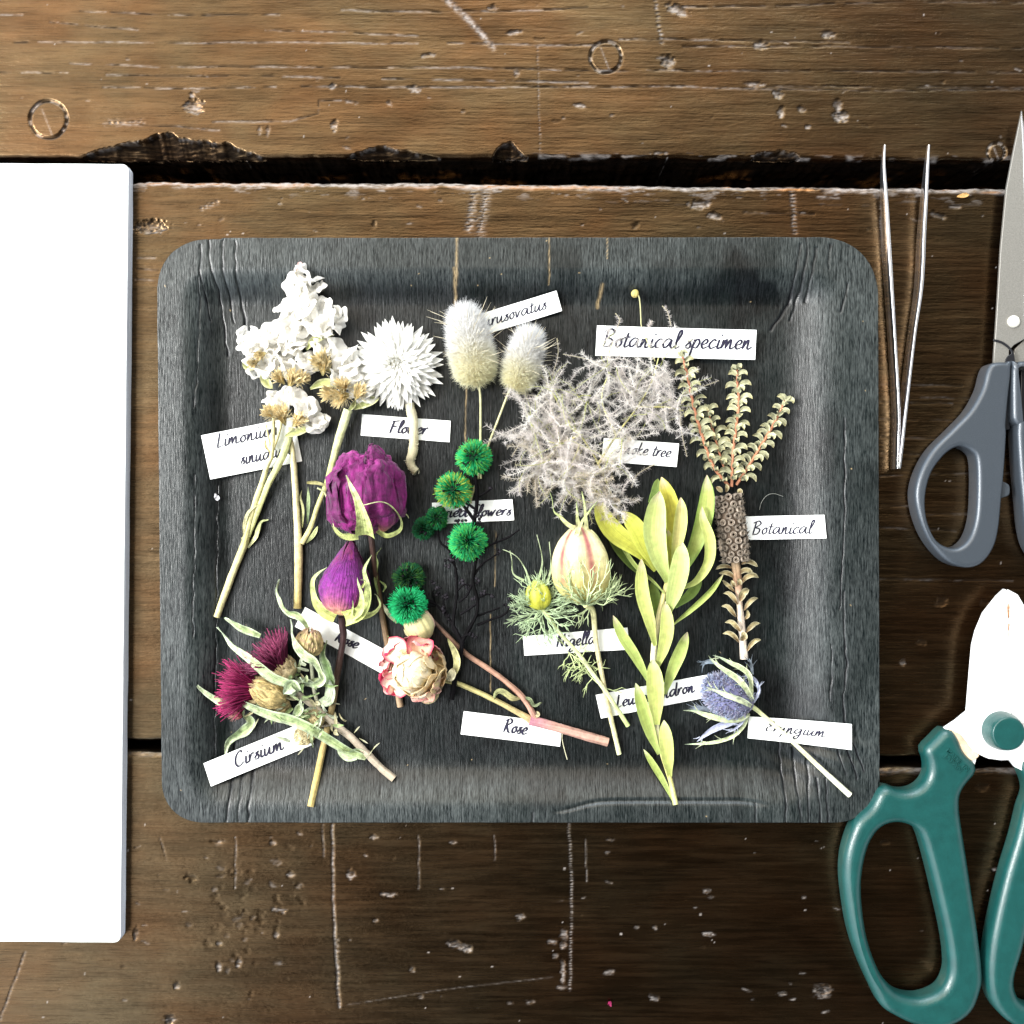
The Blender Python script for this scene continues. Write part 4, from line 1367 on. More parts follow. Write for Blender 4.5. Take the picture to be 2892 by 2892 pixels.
def make_shears():
    o = thing("flower_shears", P(2700, 2500, 0), "flower shears with green vinyl handles and short white blades", "shears")
    z = 40
    bl = [(2836, 1664), (2815, 1684), (2778, 1731), (2757, 1781), (2747, 1821), (2741, 1887), (2731, 2009), (2700, 2034), (2668, 2056), (2690, 2110), (2720, 2150), (2752, 2160), (2760, 2128), (2790, 2142), (2826, 2147),
          (2850, 2146), (2866, 2166), (2895, 2180), (2960, 2140), (2930, 2060), (2905, 2040), (2890, 2028), (2888, 1990), (2896, 1900), (2900, 1800), (2890, 1740), (2875, 1700), (2856, 1673)]
    plate("blade", [out(bl, 64, smooth=False)], 52, 66, 2.0, M["white_blade"], o, 3)
    # second blade, a little lower, showing beyond the ridge line
    b2 = [(2838, 1664), (2848, 1700), (2848, 1900), (2850, 2040), (2890, 2040), (2908, 1960), (2916, 1850), (2908, 1765), (2892, 1722), (2866, 1678)]
    plate("blade", [out(b2, 52, smooth=False)], 66.2, 69, .8, M["white_blade"], o, 3)
    st = MB()
    for pts, w in (([(2839, 1670, 70), (2846, 1730, 70), (2848, 1820, 70), (2847, 1905, 70)], 2.0), ([(2849, 1705, 70), (2849, 1745, 70)], 4.5), ([(2850, 1760, 70), (2849, 1780, 70)], 3)):
        c = spl(PL(pts), 30)
        t, s, u = frames(c)
        wv = w * (.4 + .9 * vn(np.arange(30) / 3., np.zeros(30), 12))
        st.grid(np.stack([c - s * wv[:, None] * .5, c + s * wv[:, None] * .5], 1)[:, ::-1], np.full((30, 2, 4), .5))
    st.build("rust_stain", M["rust_line"], o)
    plate("ferrule", [out([(2676, 2056), (2690, 2063), (2712, 2075), (2728, 2095), (2745, 2118), (2765, 2133), (2748, 2147), (2735, 2142), (2712, 2118), (2695, 2080)], 68, 90)], 60, 70, 2, M["rust"], o, 2)
    plate("handle", [out(CH_OUT, 48, 420), out(CH_IN, 48, 200)], 6, 84, 26, M["green_plastic"], o, 8)
    plate("handle", [out(CR_OUT, 44, 300), out(CR_IN, 44, 200)], 2, 80, 26, M["green_plastic"], o, 8)
    k = MB()
    a = P(2826, 2062, 66)
    lathe(k, a, a + [0, 0, 50], [(0, 53), (.25, 53), (.75, 48), (.93, 45), (1, 41), (1.01, 20), (1.01, .1)], (.5, .5, .5), n=44, nu=40)
    k.build("pivot_knob", M["green_plastic"], o)
    # raised words on the collar
    for txt, st_, en_ in (("MADE  IN", (2670, 2120), (2729, 2179)), ("JAPAN", (2666, 2136), (2710, 2181))):
        cu = bpy.data.curves.new("embossed_lettering", "FONT")
        cu.body = txt
        cu.size = 1.0
        cu.extrude = .14
        cu.offset = .012
        tmp = bpy.data.objects.new("embossed_lettering", cu)
        scene.collection.objects.link(tmp)
        dg = bpy.context.evaluated_depsgraph_get()
        dg.update()
        me = bpy.data.meshes.new_from_object(tmp.evaluated_get(dg))
        bpy.data.objects.remove(tmp)
        co = np.zeros(len(me.vertices) * 3)
        me.vertices.foreach_get("co", co)
        co = co.reshape(-1, 3)
        a, e = P(*st_, 84), P(*en_, 84)
        ex = nrm(e - a)
        ey = np.array([-ex[1], ex[0], 0])
        kx = np.linalg.norm(e - a) / co[:, 0].max()
        V = a + co[:, :1] * kx * ex + co[:, 1:2] * 16.0 * ey + np.array([0, 0, 1]) * (co[:, 2:] * 16 + .5)
        V = V * S - np.array(o.location)
        me.vertices.foreach_set("co", V.ravel())
        me.materials.clear()
        link("embossed_lettering", me, M["green_plastic"], o)


make_shears()

# ------------------------------------------------------------------ dried flowers
def n3(s=1.0):
    return np.array([R.gauss(0, s), R.gauss(0, s), R.gauss(0, s)])


def rdir(n, g=None):
    v = rng.normal(size=(n, 3))
    return nrm(v)


def new(name, pts_fn, mat, parent):
    b = MB()
    pts_fn(b)
    return b.build(name, M[mat], parent)


def stem_part(parent, pts, r, col, name="stem", mat="stem", n=9, **k):
    b = MB()
    tube(b, PL(pts), r, col, n=n, **k)
    return b.build(name, M[mat], parent)


def leaf_part(parent, pts, w, col, name="leaf", mat="dry_leaf", **k):
    b = MB()
    leaf(b, PL(pts), w, col, **k)
    return b.build(name, M[mat], parent)


CREAM, TAN = L3(.80, .74, .50), L3(.52, .40, .17)
STRAW = [L3(.52, .47, .24), L3(.60, .56, .30), L3(.42, .40, .18)]

# ---- white statice, two sprigs


def floret(b, c, d, r, n=15):
    """a small crinkled paper funnel"""
    d, e, f = axes(d)
    a = np.linspace(0, 2 * np.pi, n * 3, endpoint=False)
    ph = R.random() * 9
    nu = 7
    V = []
    for i in range(nu):
        t = i / (nu - 1)
        rad = r * (.12 + .9 * t ** .8) * (1 + .22 * t * (vn(a * 1.6 + ph, a * 0, 3) - .5) * 2 + .10 * t * np.sin(5 * a + ph))
        h = r * (.95 * t ** .75 - .55 * t ** 3) + r * .28 * t * (vn(np.cos(a) * 2.2 + ph, np.sin(a) * 2.2 + t * 2, 4) - .5) * 2
        V.append(c + rad[:, None] * (np.cos(a)[:, None] * e + np.sin(a)[:, None] * f) + h[:, None] * d)
    V = np.stack(V)
    col = np.full((nu, len(a), 4), .90)
    col[..., 1] = .885
    col[..., 2] = .84
    col[..., 3] = (np.arange(len(a)) / len(a))[None]
    b.grid(V, col, wrap=True)


def calyx(parent, c, d, r, n=46):
    b = MB()
    d, e, f = axes(d)
    for i in range(n):
        a, k = R.uniform(0, 6.28), R.random() ** .5
        dirn = nrm(d + .75 * k * (math.cos(a) * e + math.sin(a) * f))
        p0 = c - d * r * .4
        p1 = c + dirn * r * R.uniform(.45, .6) + n3(1)
        p2 = c + dirn * r * R.uniform(.8, 1.1) + n3(2)
        leaf(b, [p0, p1, p2], R.uniform(5, 9), [L3(.50, .46, .22), L3(.66, .46, .16), L3(.84, .70, .40)], nu=7, nv=3, cup=.5, thick=0, prof=[(0, .5), (.4, 1), (.8, .7), (1, .1)])
    hb = n * 3
    D = nrm(d + .9 * rng.normal(size=(hb, 3)) * .6)
    hairs(b, c + D * r * .35, D, r * rng.uniform(.3, .55, hb), .8, L3(.72, .62, .36), bend=rng.normal(size=(hb, 3)) * 2)
    return b.build("calyx", M["dry_leaf"], parent)


def statice_head(parent, spots, cal, zbase=36):
    """spots: (px, py, r [, dirx, diry]) ; cal: list of (px, py, dirx, diry, r)"""
    b = MB()
    for s in spots:
        x, y, r = s[0], s[1], s[2] * 1.08
        dx, dy = s[3:5] if len(s) > 3 else (R.uniform(-.6, .6), R.uniform(-.2, .8))
        z = zbase + R.uniform(0, 34)
        for q in range(2):
            dd = L3(dx + R.gauss(0, .45), dy + R.gauss(0, .45), R.uniform(.45, 1.0))
            cc = P(x + R.gauss(0, r * .3), y + R.gauss(0, r * .3), z + q * 5)
            floret(b, cc - nrm(dd) * r * .5, dd, r * R.uniform(.72, 1.0))
    o = b.build("floret_head", M["petal"], parent)
    for x, y, dx, dy, r in cal:
        calyx(o, P(x, y, zbase + 34), L3(dx, -dy, .45), r * 1.02)
    return o


def make_statice():
    o = thing("statice_sprig", P(612, 1743, 14), "white statice sprig with tall papery flower spike and two joined straw stems", "dried flower", "white statice sprigs")
    g = STRAW
    stem_part(o, [(612, 1743, 22), (653, 1630, 24), (690, 1537, 25), (693, 1517, 26)], [9, 10, 10, 11], g)
    stem_part(o, [(691, 1530, 28), (720, 1423, 32), (740, 1364, 36), (753, 1320, 38), (768, 1282, 42), (773, 1187, 48), (775, 1130, 52)], [9, 9, 8, 7, 6, 5, 4], g[::-1])
    stem_part(o, [(700, 1515, 28), (740, 1413, 36), (760, 1363, 40), (793, 1300, 44), (817, 1235, 46), (824, 1208, 48)], [7, 8, 8, 9, 11, 10], [L3(.46, .47, .20), L3(.50, .52, .24), L3(.42, .46, .2)], flat=.6)
    stem_part(o, [(768, 1280, 40), (757, 1230, 44), (752, 1200, 46)], [4, 3, 2], g)
    stem_part(o, [(772, 1270, 42), (790, 1215, 46), (800, 1170, 50)], [4, 4, 3], g)
    leaf_part(o, [(700, 1547, 24), (725, 1510, 26), (740, 1475, 26), (757, 1466, 28)], 15, [L3(.58, .58, .32), L3(.42, .46, .22)], wave=3, twist=1.2)
    leaf_part(o, [(688, 1525, 32), (690, 1480, 40), (703, 1445, 42), (733, 1422, 44)], 9, [L3(.55, .52, .28), L3(.6, .58, .34)], wave=2)
    leaf_part(o, [(765, 1280, 46), (752, 1262, 48), (749, 1240, 46)], 8, [L3(.55, .5, .25), L3(.42, .36, .15)], wave=1)
    sp = [(865, 790, 34), (835, 812, 32), (885, 815, 32), (812, 845, 34), (858, 850, 38), (905, 862, 36), (800, 880, 30), (925, 878, 34), (945, 885, 26), (845, 895, 38), (892, 905, 36), (930, 915, 32),
          (870, 935, 36), (820, 930, 36), (910, 938, 30), (858, 780, 24), (842, 860, 30), (790, 905, 28)]
    h = statice_head(o, sp, [], 46)
    b = MB()
    tube(b, PL([(838, 795, 70), (835, 775, 72), (838, 758, 74)]), [2, 1.6, 1.6], [L3(.5, .5, .3), L3(.6, .5, .4)], n=6)
    leaf(b, PL([(838, 762, 76), (847, 750, 78), (845, 740, 78)]), 14, [L3(.72, .45, .45), L3(.8, .55, .52)], prof=PETAL)
    leaf(b, PL([(836, 772, 72), (828, 768, 73), (822, 766, 72)]), 5, [L3(.8, .78, .7), L3(.8, .78, .7)])
    b.build("bud", M["petal"], h)
    statice_head(o, [(705, 985, 26), (725, 955, 32), (760, 940, 32), (705, 960, 28), (790, 935, 34), (735, 990, 26), (775, 965, 32), (820, 960, 32), (845, 980, 30), (810, 985, 32), (770, 1000, 28)],
                 [(742, 1000, -.5, .3, 26), (722, 1022, -.7, .5, 26)], 40)
    statice_head(o, [(745, 1030, 32), (785, 1015, 34), (825, 1035, 34), (865, 1030, 30), (730, 1050, 24), (870, 1050, 24), (765, 1045, 30)],
                 [(822, 1080, .35, -.6, 44), (795, 1075, -.4, -.5, 34), (845, 1075, .7, -.4, 34)], 42)
    statice_head(o, [(785, 1115, 26), (770, 1140, 20), (815, 1110, 26), (850, 1125, 28), (880, 1150, 32), (900, 1172, 28), (880, 1185, 28), (905, 1195, 20), (790, 1145, 20), (860, 1160, 30)],
                 [(800, 1185, -.2, -.7, 46), (775, 1172, -.8, -.5, 38), (835, 1195, .5, -.5, 38)], 46)
    for pts, w in (([(865, 988, 62), (888, 962, 66), (915, 948, 64), (945, 945, 60)], 24), ([(688, 1020, 40), (702, 1035, 44), (730, 1028, 46)], 26),
                   ([(738, 1050, 48), (752, 1078, 50), (770, 1098, 48)], 26), ([(806, 1232, 56), (835, 1222, 60), (862, 1212, 60), (884, 1203, 56)], 22)):
        leaf_part(o, pts, w, [L3(.36, .40, .14), L3(.48, .50, .22)], edge=L3(.62, .62, .40), wave=3, cup=.5)

    o = thing("statice_sprig", P(840, 1718, 14), "white statice sprig with a forked straw stem and one big brown-based head", "dried flower", "white statice sprigs")
    stem_part(o, [(840, 1718, 24), (843, 1630, 24), (843, 1540, 25), (837, 1430, 26), (833, 1363, 28), (826, 1270, 34), (822, 1240, 40)], [11, 11, 12, 10, 9, 9, 5], [L3(.42, .33, .12), L3(.62, .55, .30), L3(.58, .54, .3)])
    stem_part(o, [(852, 1535, 30), (877, 1490, 32), (897, 1430, 34), (923, 1363, 38), (953, 1253, 44), (983, 1157, 48)], [8, 7, 7, 9, 12, 13], [L3(.50, .46, .22), L3(.40, .42, .16), L3(.58, .62, .36)], flat=.7)
    leaf_part(o, [(854, 1490, 32), (856, 1440, 36), (848, 1405, 38), (853, 1384, 38)], 7, [L3(.42, .42, .18), L3(.5, .5, .26)], wave=2)
    leaf_part(o, [(868, 1480, 34), (871, 1420, 40), (870, 1373, 40)], 10, [L3(.14, .2, .09), L3(.30, .36, .18)], wave=2)
    leaf_part(o, [(864, 1534, 30), (885, 1510, 34), (898, 1485, 34)], 12, [L3(.30, .34, .14), L3(.45, .48, .22)], wave=2)
    leaf_part(o, [(866, 1363, 40), (895, 1364, 46), (930, 1374, 44)], 10, [L3(.30, .27, .10), L3(.52, .5, .25)], wave=2, prof=BLADE)
    statice_head(o, [(905, 975, 26), (925, 970, 30), (955, 985, 32), (975, 1000, 32), (985, 1025, 32), (960, 1040, 28), (985, 1060, 32), (1005, 1050, 28), (950, 1065, 26), (1000, 1085, 28), (1025, 1105, 30), (1040, 1090, 26), (1035, 1118, 22)],
                 [(922, 1035, -.45, -.5, 50), (912, 1045, .1, -.8, 40), (975, 1118, -.5, .25, 48), (945, 1110, -.8, .1, 44), (1008, 1118, .3, -.4, 40), (970, 1100, 0, -.3, 40)], 46)
    for pts, w in (([(876, 1098, 62), (905, 1084, 68), (935, 1082, 66), (960, 1094, 60)], 24), ([(1000, 1155, 56), (1025, 1142, 60), (1050, 1132, 60), (1073, 1122, 54)], 26),
                   ([(985, 1160, 58), (998, 1145, 62), (1004, 1130, 62)], 14)):
        leaf_part(o, pts, w, [L3(.36, .40, .14), L3(.50, .52, .22)], edge=L3(.6, .6, .38), wave=3, cup=.5)


make_statice()

# ---- strawflower


def make_strawflower():
    o = thing("strawflower", P(1120, 1030, 14), "white daisy-like strawflower with pointed papery petals and woolly cream stalk", "dried flower")
    c = P(1121, 1032, 44)
    rings = [(38, 120, 25, -.10), (36, 110, 24, .05), (32, 98, 23, .22), (30, 82, 17, .42), (26, 66, 16, .65), (20, 48, 14, .9), (12, 30, 11, 1.2)]
    for k, (n, ln, w, el) in enumerate(rings):
        b = MB()
        for i in range(n):
            a = 2 * math.pi * (i + .5 * (k % 2)) / n + R.gauss(0, .05)
            l = ln * R.uniform(.9, 1.07)
            dr = L3(math.cos(a), math.sin(a), 0)
            zz = L3(0, 0, 1)
            b0 = c + dr * 12 + zz * (k * 5)
            e = el + R.gauss(0, .06)
            p1 = b0 + l * .5 * (dr * math.cos(e) + zz * math.sin(e))
            p2 = b0 + l * (dr * math.cos(e * .6) + zz * math.sin(e * .55)) + n3(2)
            leaf(b, [b0, p1, p2], w * R.uniform(.85, 1.15), [L3(.88, .87, .80), L3(.93, .93, .91)], nu=9, nv=5, cup=.35, prof=[(0, .5), (.3, .9), (.6, 1), (.8, .7), (.93, .25), (1, .02)], wave=1.0, thick=.8)
        b.build("petal", M["petal"], o)
    b = MB()
    for q in range(70):
        a, k = R.uniform(0, 6.28), R.random() ** .5
        p = c + L3(math.cos(a) * 20 * k, math.sin(a) * 20 * k, 36 - 8 * k)
        leaf(b, [p, p + L3(math.cos(a) * 3 * k, math.sin(a) * 3 * k, 12) + n3(1), p + L3(math.cos(a + .8) * 9 * k, math.sin(a + .8) * 9 * k, 20) + n3(2)], 9, [L3(.82, .80, .68), L3(.87, .87, .84)], nu=6, nv=3, cup=.5, thick=0)
    lathe(b, c + [0, 0, 6], c + [0, 0, 44], [(0, 22), (.5, 22), (.85, 14), (1, .1)], L3(.82, .80, .7), n=16, nu=10)
    b.build("flower_centre", M["petal"], o)
    b = MB()
    pts = PL([(1155, 1140, 34), (1165, 1180, 30), (1169, 1230, 28), (1166, 1275, 26), (1158, 1303, 25), (1166, 1322, 24), (1176, 1332, 24)])
    tube(b, pts, [14, 13, 12, 12, 13, 12, 11], [L3(.74, .70, .52), L3(.66, .60, .40), L3(.66, .60, .40)], n=14, rough=.16)
    c2 = spl(pts, 900)
    D = rdir(900)
    hairs(b, c2 + D * 11, D + n3(.3), rng.uniform(2, 5, 900), .7, L3(.78, .74, .58), bend=rng.normal(size=(900, 3)) * 1.5)
    b.build("stem", M["hair"], o)


make_strawflower()

# ---- bunny tails


def bunny(label, c, ax_, hl, hw, stem, tipx, nh, seed):
    o = thing("bunny_tail_grass", c, label, "dried grass", "bunny tail grass heads")
    d, e, f = axes(ax_)
    b = MB()
    cen = c
    prof = [(0, .1), (.05, hw * .5), (.16, hw * .76), (.4, hw * .82), (.68, hw * .72), (.88, hw * .52), (.97, hw * .3), (1, .1)]
    lathe(b, cen - d * hl * .88, cen + d * hl * .88, prof, [L3(.84, .77, .52), L3(.86, .83, .66), L3(.88, .87, .82)], n=30, nu=24)
    t = rng.uniform(-1, 1, nh)
    a = rng.uniform(0, 2 * np.pi, nh)
    pr = np.interp((t + 1) / 2, [p[0] for p in prof], [p[1] for p in prof])
    out_ = np.cos(a)[:, None] * e + np.sin(a)[:, None] * f
    B = cen + d * (t * hl * .88)[:, None] + out_ * (pr * .96)[:, None]
    D = nrm(out_ * (1 - .25 * np.abs(t))[:, None] + d * (.30 + .85 * np.clip(t, -.6, 1))[:, None] + rng.normal(size=(nh, 3)) * .42)
    col = grad([L3(.90, .84, .62), L3(.91, .87, .72), L3(.93, .92, .88), L3(.94, .94, .93)], (t + 1) / 2)
    hairs(b, B, D, rng.uniform(9, 28, nh) * (1 + .35 * np.clip(t, 0, 1)), .52, col, bend=rng.normal(size=(nh, 3)) * 3 + d * 3, tipcol=np.minimum(col * 1.12, .9))
    b.build("head_fur", M["fluff"], o)
    b = MB()
    nl = 60
    t = rng.uniform(-.5, 1, nl)
    a = rng.uniform(0, 2 * np.pi, nl)
    out_ = np.cos(a)[:, None] * e + np.sin(a)[:, None] * f
    B = cen + d * (t * hl * .7)[:, None] + out_ * hw * .5
    D = nrm(out_ * 1.0 + d * (.2 + .7 * t)[:, None])
    hairs(b, B, D, rng.uniform(45, 85, nl), 1.0, L3(.72, .66, .50), bend=rng.normal(size=(nl, 3)) * 9)
    b.build("awn_hair", M["hair"], o)
    stem_part(o, stem, 3.2, [L3(.56, .55, .32), L3(.50, .50, .27)], n=7)


bunny("bigger white fluffy bunny tail head on a thin straight stalk", P(1329, 982, 62), P(1306, 868, 62) - P(1350, 1095, 62), 115, 61,
      [(1352, 1080, 50), (1357, 1130, 40), (1357, 1252, 22), (1358, 1352, 18)], 0, 15000, 1)
bunny("smaller white bunny tail head on a slanting stalk beside the smoke tree", P(1477, 1020, 56), P(1502, 930, 56) - P(1450, 1108, 56), 88, 46,
      [(1448, 1090, 46), (1436, 1110, 36), (1405, 1190, 24), (1376, 1267, 20), (1333, 1400, 18), (1330, 1422, 18)], 0, 10500, 2)

# ---- smoke tree plume


def make_smoke():
    o = thing("smoke_tree_plume", P(1745, 1440, 14), "fluffy pale smoke tree plume of hairy threads with one tiny yellow seed", "dried plume")
    hubs = [(1500, 1190, 130, 34), (1560, 1110, 110, 26), (1600, 1250, 140, 40), (1530, 1310, 120, 36), (1640, 1350, 120, 34), (1660, 1130, 110, 20), (1720, 1040, 110, 24), (1790, 1110, 120, 24), (1850, 1050, 110, 20),
            (1830, 1180, 110, 22), (1900, 1130, 110, 20), (1720, 1300, 110, 24), (1700, 1410, 80, 24), (1735, 1430, 60, 18), (1600, 1340, 100, 26), (1580, 1190, 100, 24), (1900, 1220, 80, 10), (1760, 1230, 100, 14)]
    b = MB()
    trunk = {0: None}
    base = P(1752, 1480, 20)
    mains = [[(1752, 1490, 22), (1735, 1420, 34), (1690, 1310, 46), (1640, 1230, 56), (1600, 1180, 60), (1560, 1110, 60)], [(1690, 1310, 46), (1740, 1230, 50), (1800, 1150, 54), (1840, 1080, 56), (1860, 1010, 56)],
             [(1640, 1230, 56), (1560, 1250, 56), (1500, 1200, 54)], [(1735, 1420, 36), (1640, 1360, 46), (1540, 1320, 50)], [(1800, 1150, 54), (1880, 1150, 52), (1930, 1160, 48)], [(1740, 1230, 50), (1700, 1130, 54), (1720, 1050, 56)]]
    for p in mains:
        tube(b, PL(p), [3.4, 2.4, 1.6], [L3(.44, .40, .16), L3(.5, .5, .22)], n=6)
    b.build("stem", M["stem"], o)
    fil, fz = MB(), MB()
    BB, DD, LL, CCc, TT = [], [], [], [], []
    for hx, hy, ln, n in hubs:
        for i in range(int(n * .95)):
            a = R.uniform(0, 2 * math.pi)
            l = ln * R.uniform(.55, 1.15)
            z0 = R.uniform(34, 66) if R.random() < .68 else R.uniform(70, 92)
            z1 = max(22, z0 + R.uniform(-35, 35))
            cur = R.gauss(0, .55)
            x0, y0 = hx + R.gauss(0, 14), hy + R.gauss(0, 14)
            pts = [(x0, y0, z0)]
            for s in (.35, .7, 1.0):
                aa = a + cur * s
                pts.append((x0 + l * s * math.cos(aa), y0 + l * s * math.sin(aa) * .9, z0 + (z1 - z0) * s))
            # the plume keeps to the area it has in the tray
            if pts[-1][0] > 2020 or pts[-1][1] < 900 or pts[-1][1] > 1480:
                continue
            ex_, ey_ = pts[-1][:2]
            if 1795 < ex_ < 1910 and 1235 < ey_ < 1320 and R.random() < .8:
                continue
            W = PL(pts)
            green = R.random() < .22
            tube(fil, W, [1.0, .8, .5], L3(.62, .66, .26) if green else L3(.92, .89, .86), n=4, seg=8, cap=False)
            m = int(l * (.7 if green else 1.35))
            c = spl(W, 60)
            k = rng.integers(8 if green else 3, 60, m)
            t = nrm(np.gradient(c, axis=0))[k]
            dd = nrm(np.cross(t, rdir(m)) + t * .35)
            BB.append(c[k])
            DD.append(dd)
            LL.append(rng.uniform(6, 16, m))
            pink = R.random()
            cc = L3(.96, .945, .91) * (1 - .3 * pink) + L3(.94, .84, .86) * (.3 * pink)
            if hy > 1280 and R.random() < .35:
                cc = L3(.86, .80, .68)
            CCc.append(np.broadcast_to(cc * R.uniform(.85, 1.05), (m, 3)))
    fil.build("thread", M["fluff"], o)
    n = sum(len(x) for x in BB)
    hairs(fz, np.concatenate(BB), np.concatenate(DD), np.concatenate(LL), .45, np.concatenate(CCc), bend=rng.normal(size=(n, 3)) * 1.5)
    fz.build("thread_hair", M["fluff"], o)
    # long stray threads with hairs and the seed on its stalk
    s2 = MB()
    strays = [[(1735, 940, 40), (1750, 905, 44), (1738, 885, 44)], [(1895, 920, 46), (1885, 880, 48), (1870, 864, 48)], [(1830, 925, 44), (1842, 905, 46)], [(1560, 1060, 50), (1576, 1000, 46), (1573, 955, 46)],
              [(1590, 1000, 52), (1660, 1015, 52), (1720, 1040, 50)], [(1440, 1235, 30), (1480, 1260, 40), (1510, 1260, 50)], [(1445, 1290, 30), (1470, 1255, 40), (1520, 1240, 50)], [(1783, 1378, 22), (1800, 1340, 26), (1850, 1310, 34)],
              [(1500, 1380, 30), (1520, 1350, 40), (1540, 1320, 50)], [(1520, 1410, 24), (1545, 1370, 40), (1560, 1330, 50)], [(1605, 1425, 24), (1630, 1390, 40), (1640, 1350, 50)], [(2030, 1075, 34), (1990, 1090, 44), (1930, 1110, 50)],
              [(1940, 1290, 30), (1925, 1220, 40), (1920, 1150, 50)], [(1420, 1112, 26), (1470, 1112, 34), (1520, 1120, 46)]]
    for p in strays:
        W = PL(p)
        tube(s2, W, [1.2, 1.3, 1.5], L3(.66, .62, .48), n=5)
        c = spl(W, 40)
        m = 70
        k = rng.integers(0, 34, m)
        t = nrm(np.gradient(c, axis=0))[k]
        hairs(s2, c[k], nrm(np.cross(t, rdir(m)) + t * .3), rng.uniform(6, 12, m), .5, L3(.88, .84, .82))
    s2.build("stray_thread_hair", M["fluff"], o)
    sd = MB()
    tube(sd, PL([(1850, 1020, 56), (1827, 962, 52), (1812, 922, 50), (1810, 898, 46), (1808, 860, 40), (1804, 836, 38), (1796, 832, 38)]), [1.5, 1.5, 2.0], L3(.60, .58, .30), n=6)
    lathe(sd, P(1797, 817, 36), P(1790, 841, 36), [(0, .1), (.15, 7), (.5, 11), (.85, 8), (1, .1)], [L3(.52, .45, .14), L3(.60, .48, .17)], n=14)
    sd.build("seed", M["pod"], o)


make_smoke()

# ---- roses


def shell(b, base, d, ln, prof, a0, a1, col, rs, seed, wr=.12, top=.1, nth=40, nu=30, curl=0.0, edge=None, crum=0.0, point=.30):
    """one petal: part of a surface turned round the flower's axis, crinkled, with an uneven top edge"""
    d, e, f = axes(d)
    prof = np.asarray(prof, float)
    pr = spl(prof, nu)
    a = np.linspace(a0, a1, nth)
    k = np.linspace(-1, 1, nth)
    V = np.zeros((nu, nth, 3))
    cut = 1 - point * np.abs(k) ** 2.5 + top * (vn(k * 3 + seed * 7, k * 0, seed) - .5) * 2
    T = np.linspace(0, 1, nu)
    for i in range(nu):
        t = T[i] * cut
        h = np.interp(t, np.linspace(0, 1, nu), pr[:, 0])
        r = np.interp(t, np.linspace(0, 1, nu), pr[:, 1]) * rs
        r = r * (1 + wr * (fbm(k * 2.2 + seed * 5, t * 3 + seed, seed, 3) - .5) * 2 + wr * .30 * (fbm(k * 4.5 + t * 3 + seed, t * 8 - k * 3 + seed, seed + 2, 3) - .5) * 2 * sst(t, 0, .3)) + curl * np.clip(T[i] - .72, 0, 1) ** 1.5 * (vn(k * 2 + seed, k * 0, seed + 5) * 2)
        V[i] = base + d * (h * ln)[:, None] + r[:, None] * (np.cos(a)[:, None] * e + np.sin(a)[:, None] * f)
    if crum:
        q = V + seed * 37.0
        w = sst(T, .05, .5)[:, None, None] * crum

        def rid(a_, b_, s_):
            return 1 - 2 * np.abs(2 * vn(a_, b_, s_) - 1)
        N3 = np.stack([rid(q[..., (i + 1) % 3] / 34 + q[..., i] / 90, q[..., (i + 2) % 3] / 30, 7 + i) + .6 * rid(q[..., i] / 15, q[..., (i + 1) % 3] / 16, 17 + i) for i in range(3)], -1)
        V = V + N3 * w
    tt = T[:, None] * np.ones((1, nth))
    cc = grad(col, tt)
    if edge is not None:
        w = np.maximum(sst(tt, .66, .98), sst(np.abs(k)[None] * np.ones((nu, 1)), .75, 1.0) * sst(tt, .3, .7)) * (.5 + .8 * vn(k[None] * 4 + seed, tt * 4, seed + 3))
        w = np.clip(w, 0, 1)[..., None]
        cc = cc * (1 - w) + np.asarray(edge) * w
    al = np.broadcast_to(((k + 1) / 2)[None, :, None], (nu, nth, 1))
    cc = np.concatenate([cc, al], -1)
    b.grid(V, cc)


def petal_part(o, mat, *a, **k):
    b = MB()
    shell(b, *a, **k)
    ob = b.build("petal", M[mat], o)
    sm = ob.modifiers.new("thickness", "SOLIDIFY")
    sm.thickness = 1.6 * S
    sm.offset = 0
    return ob


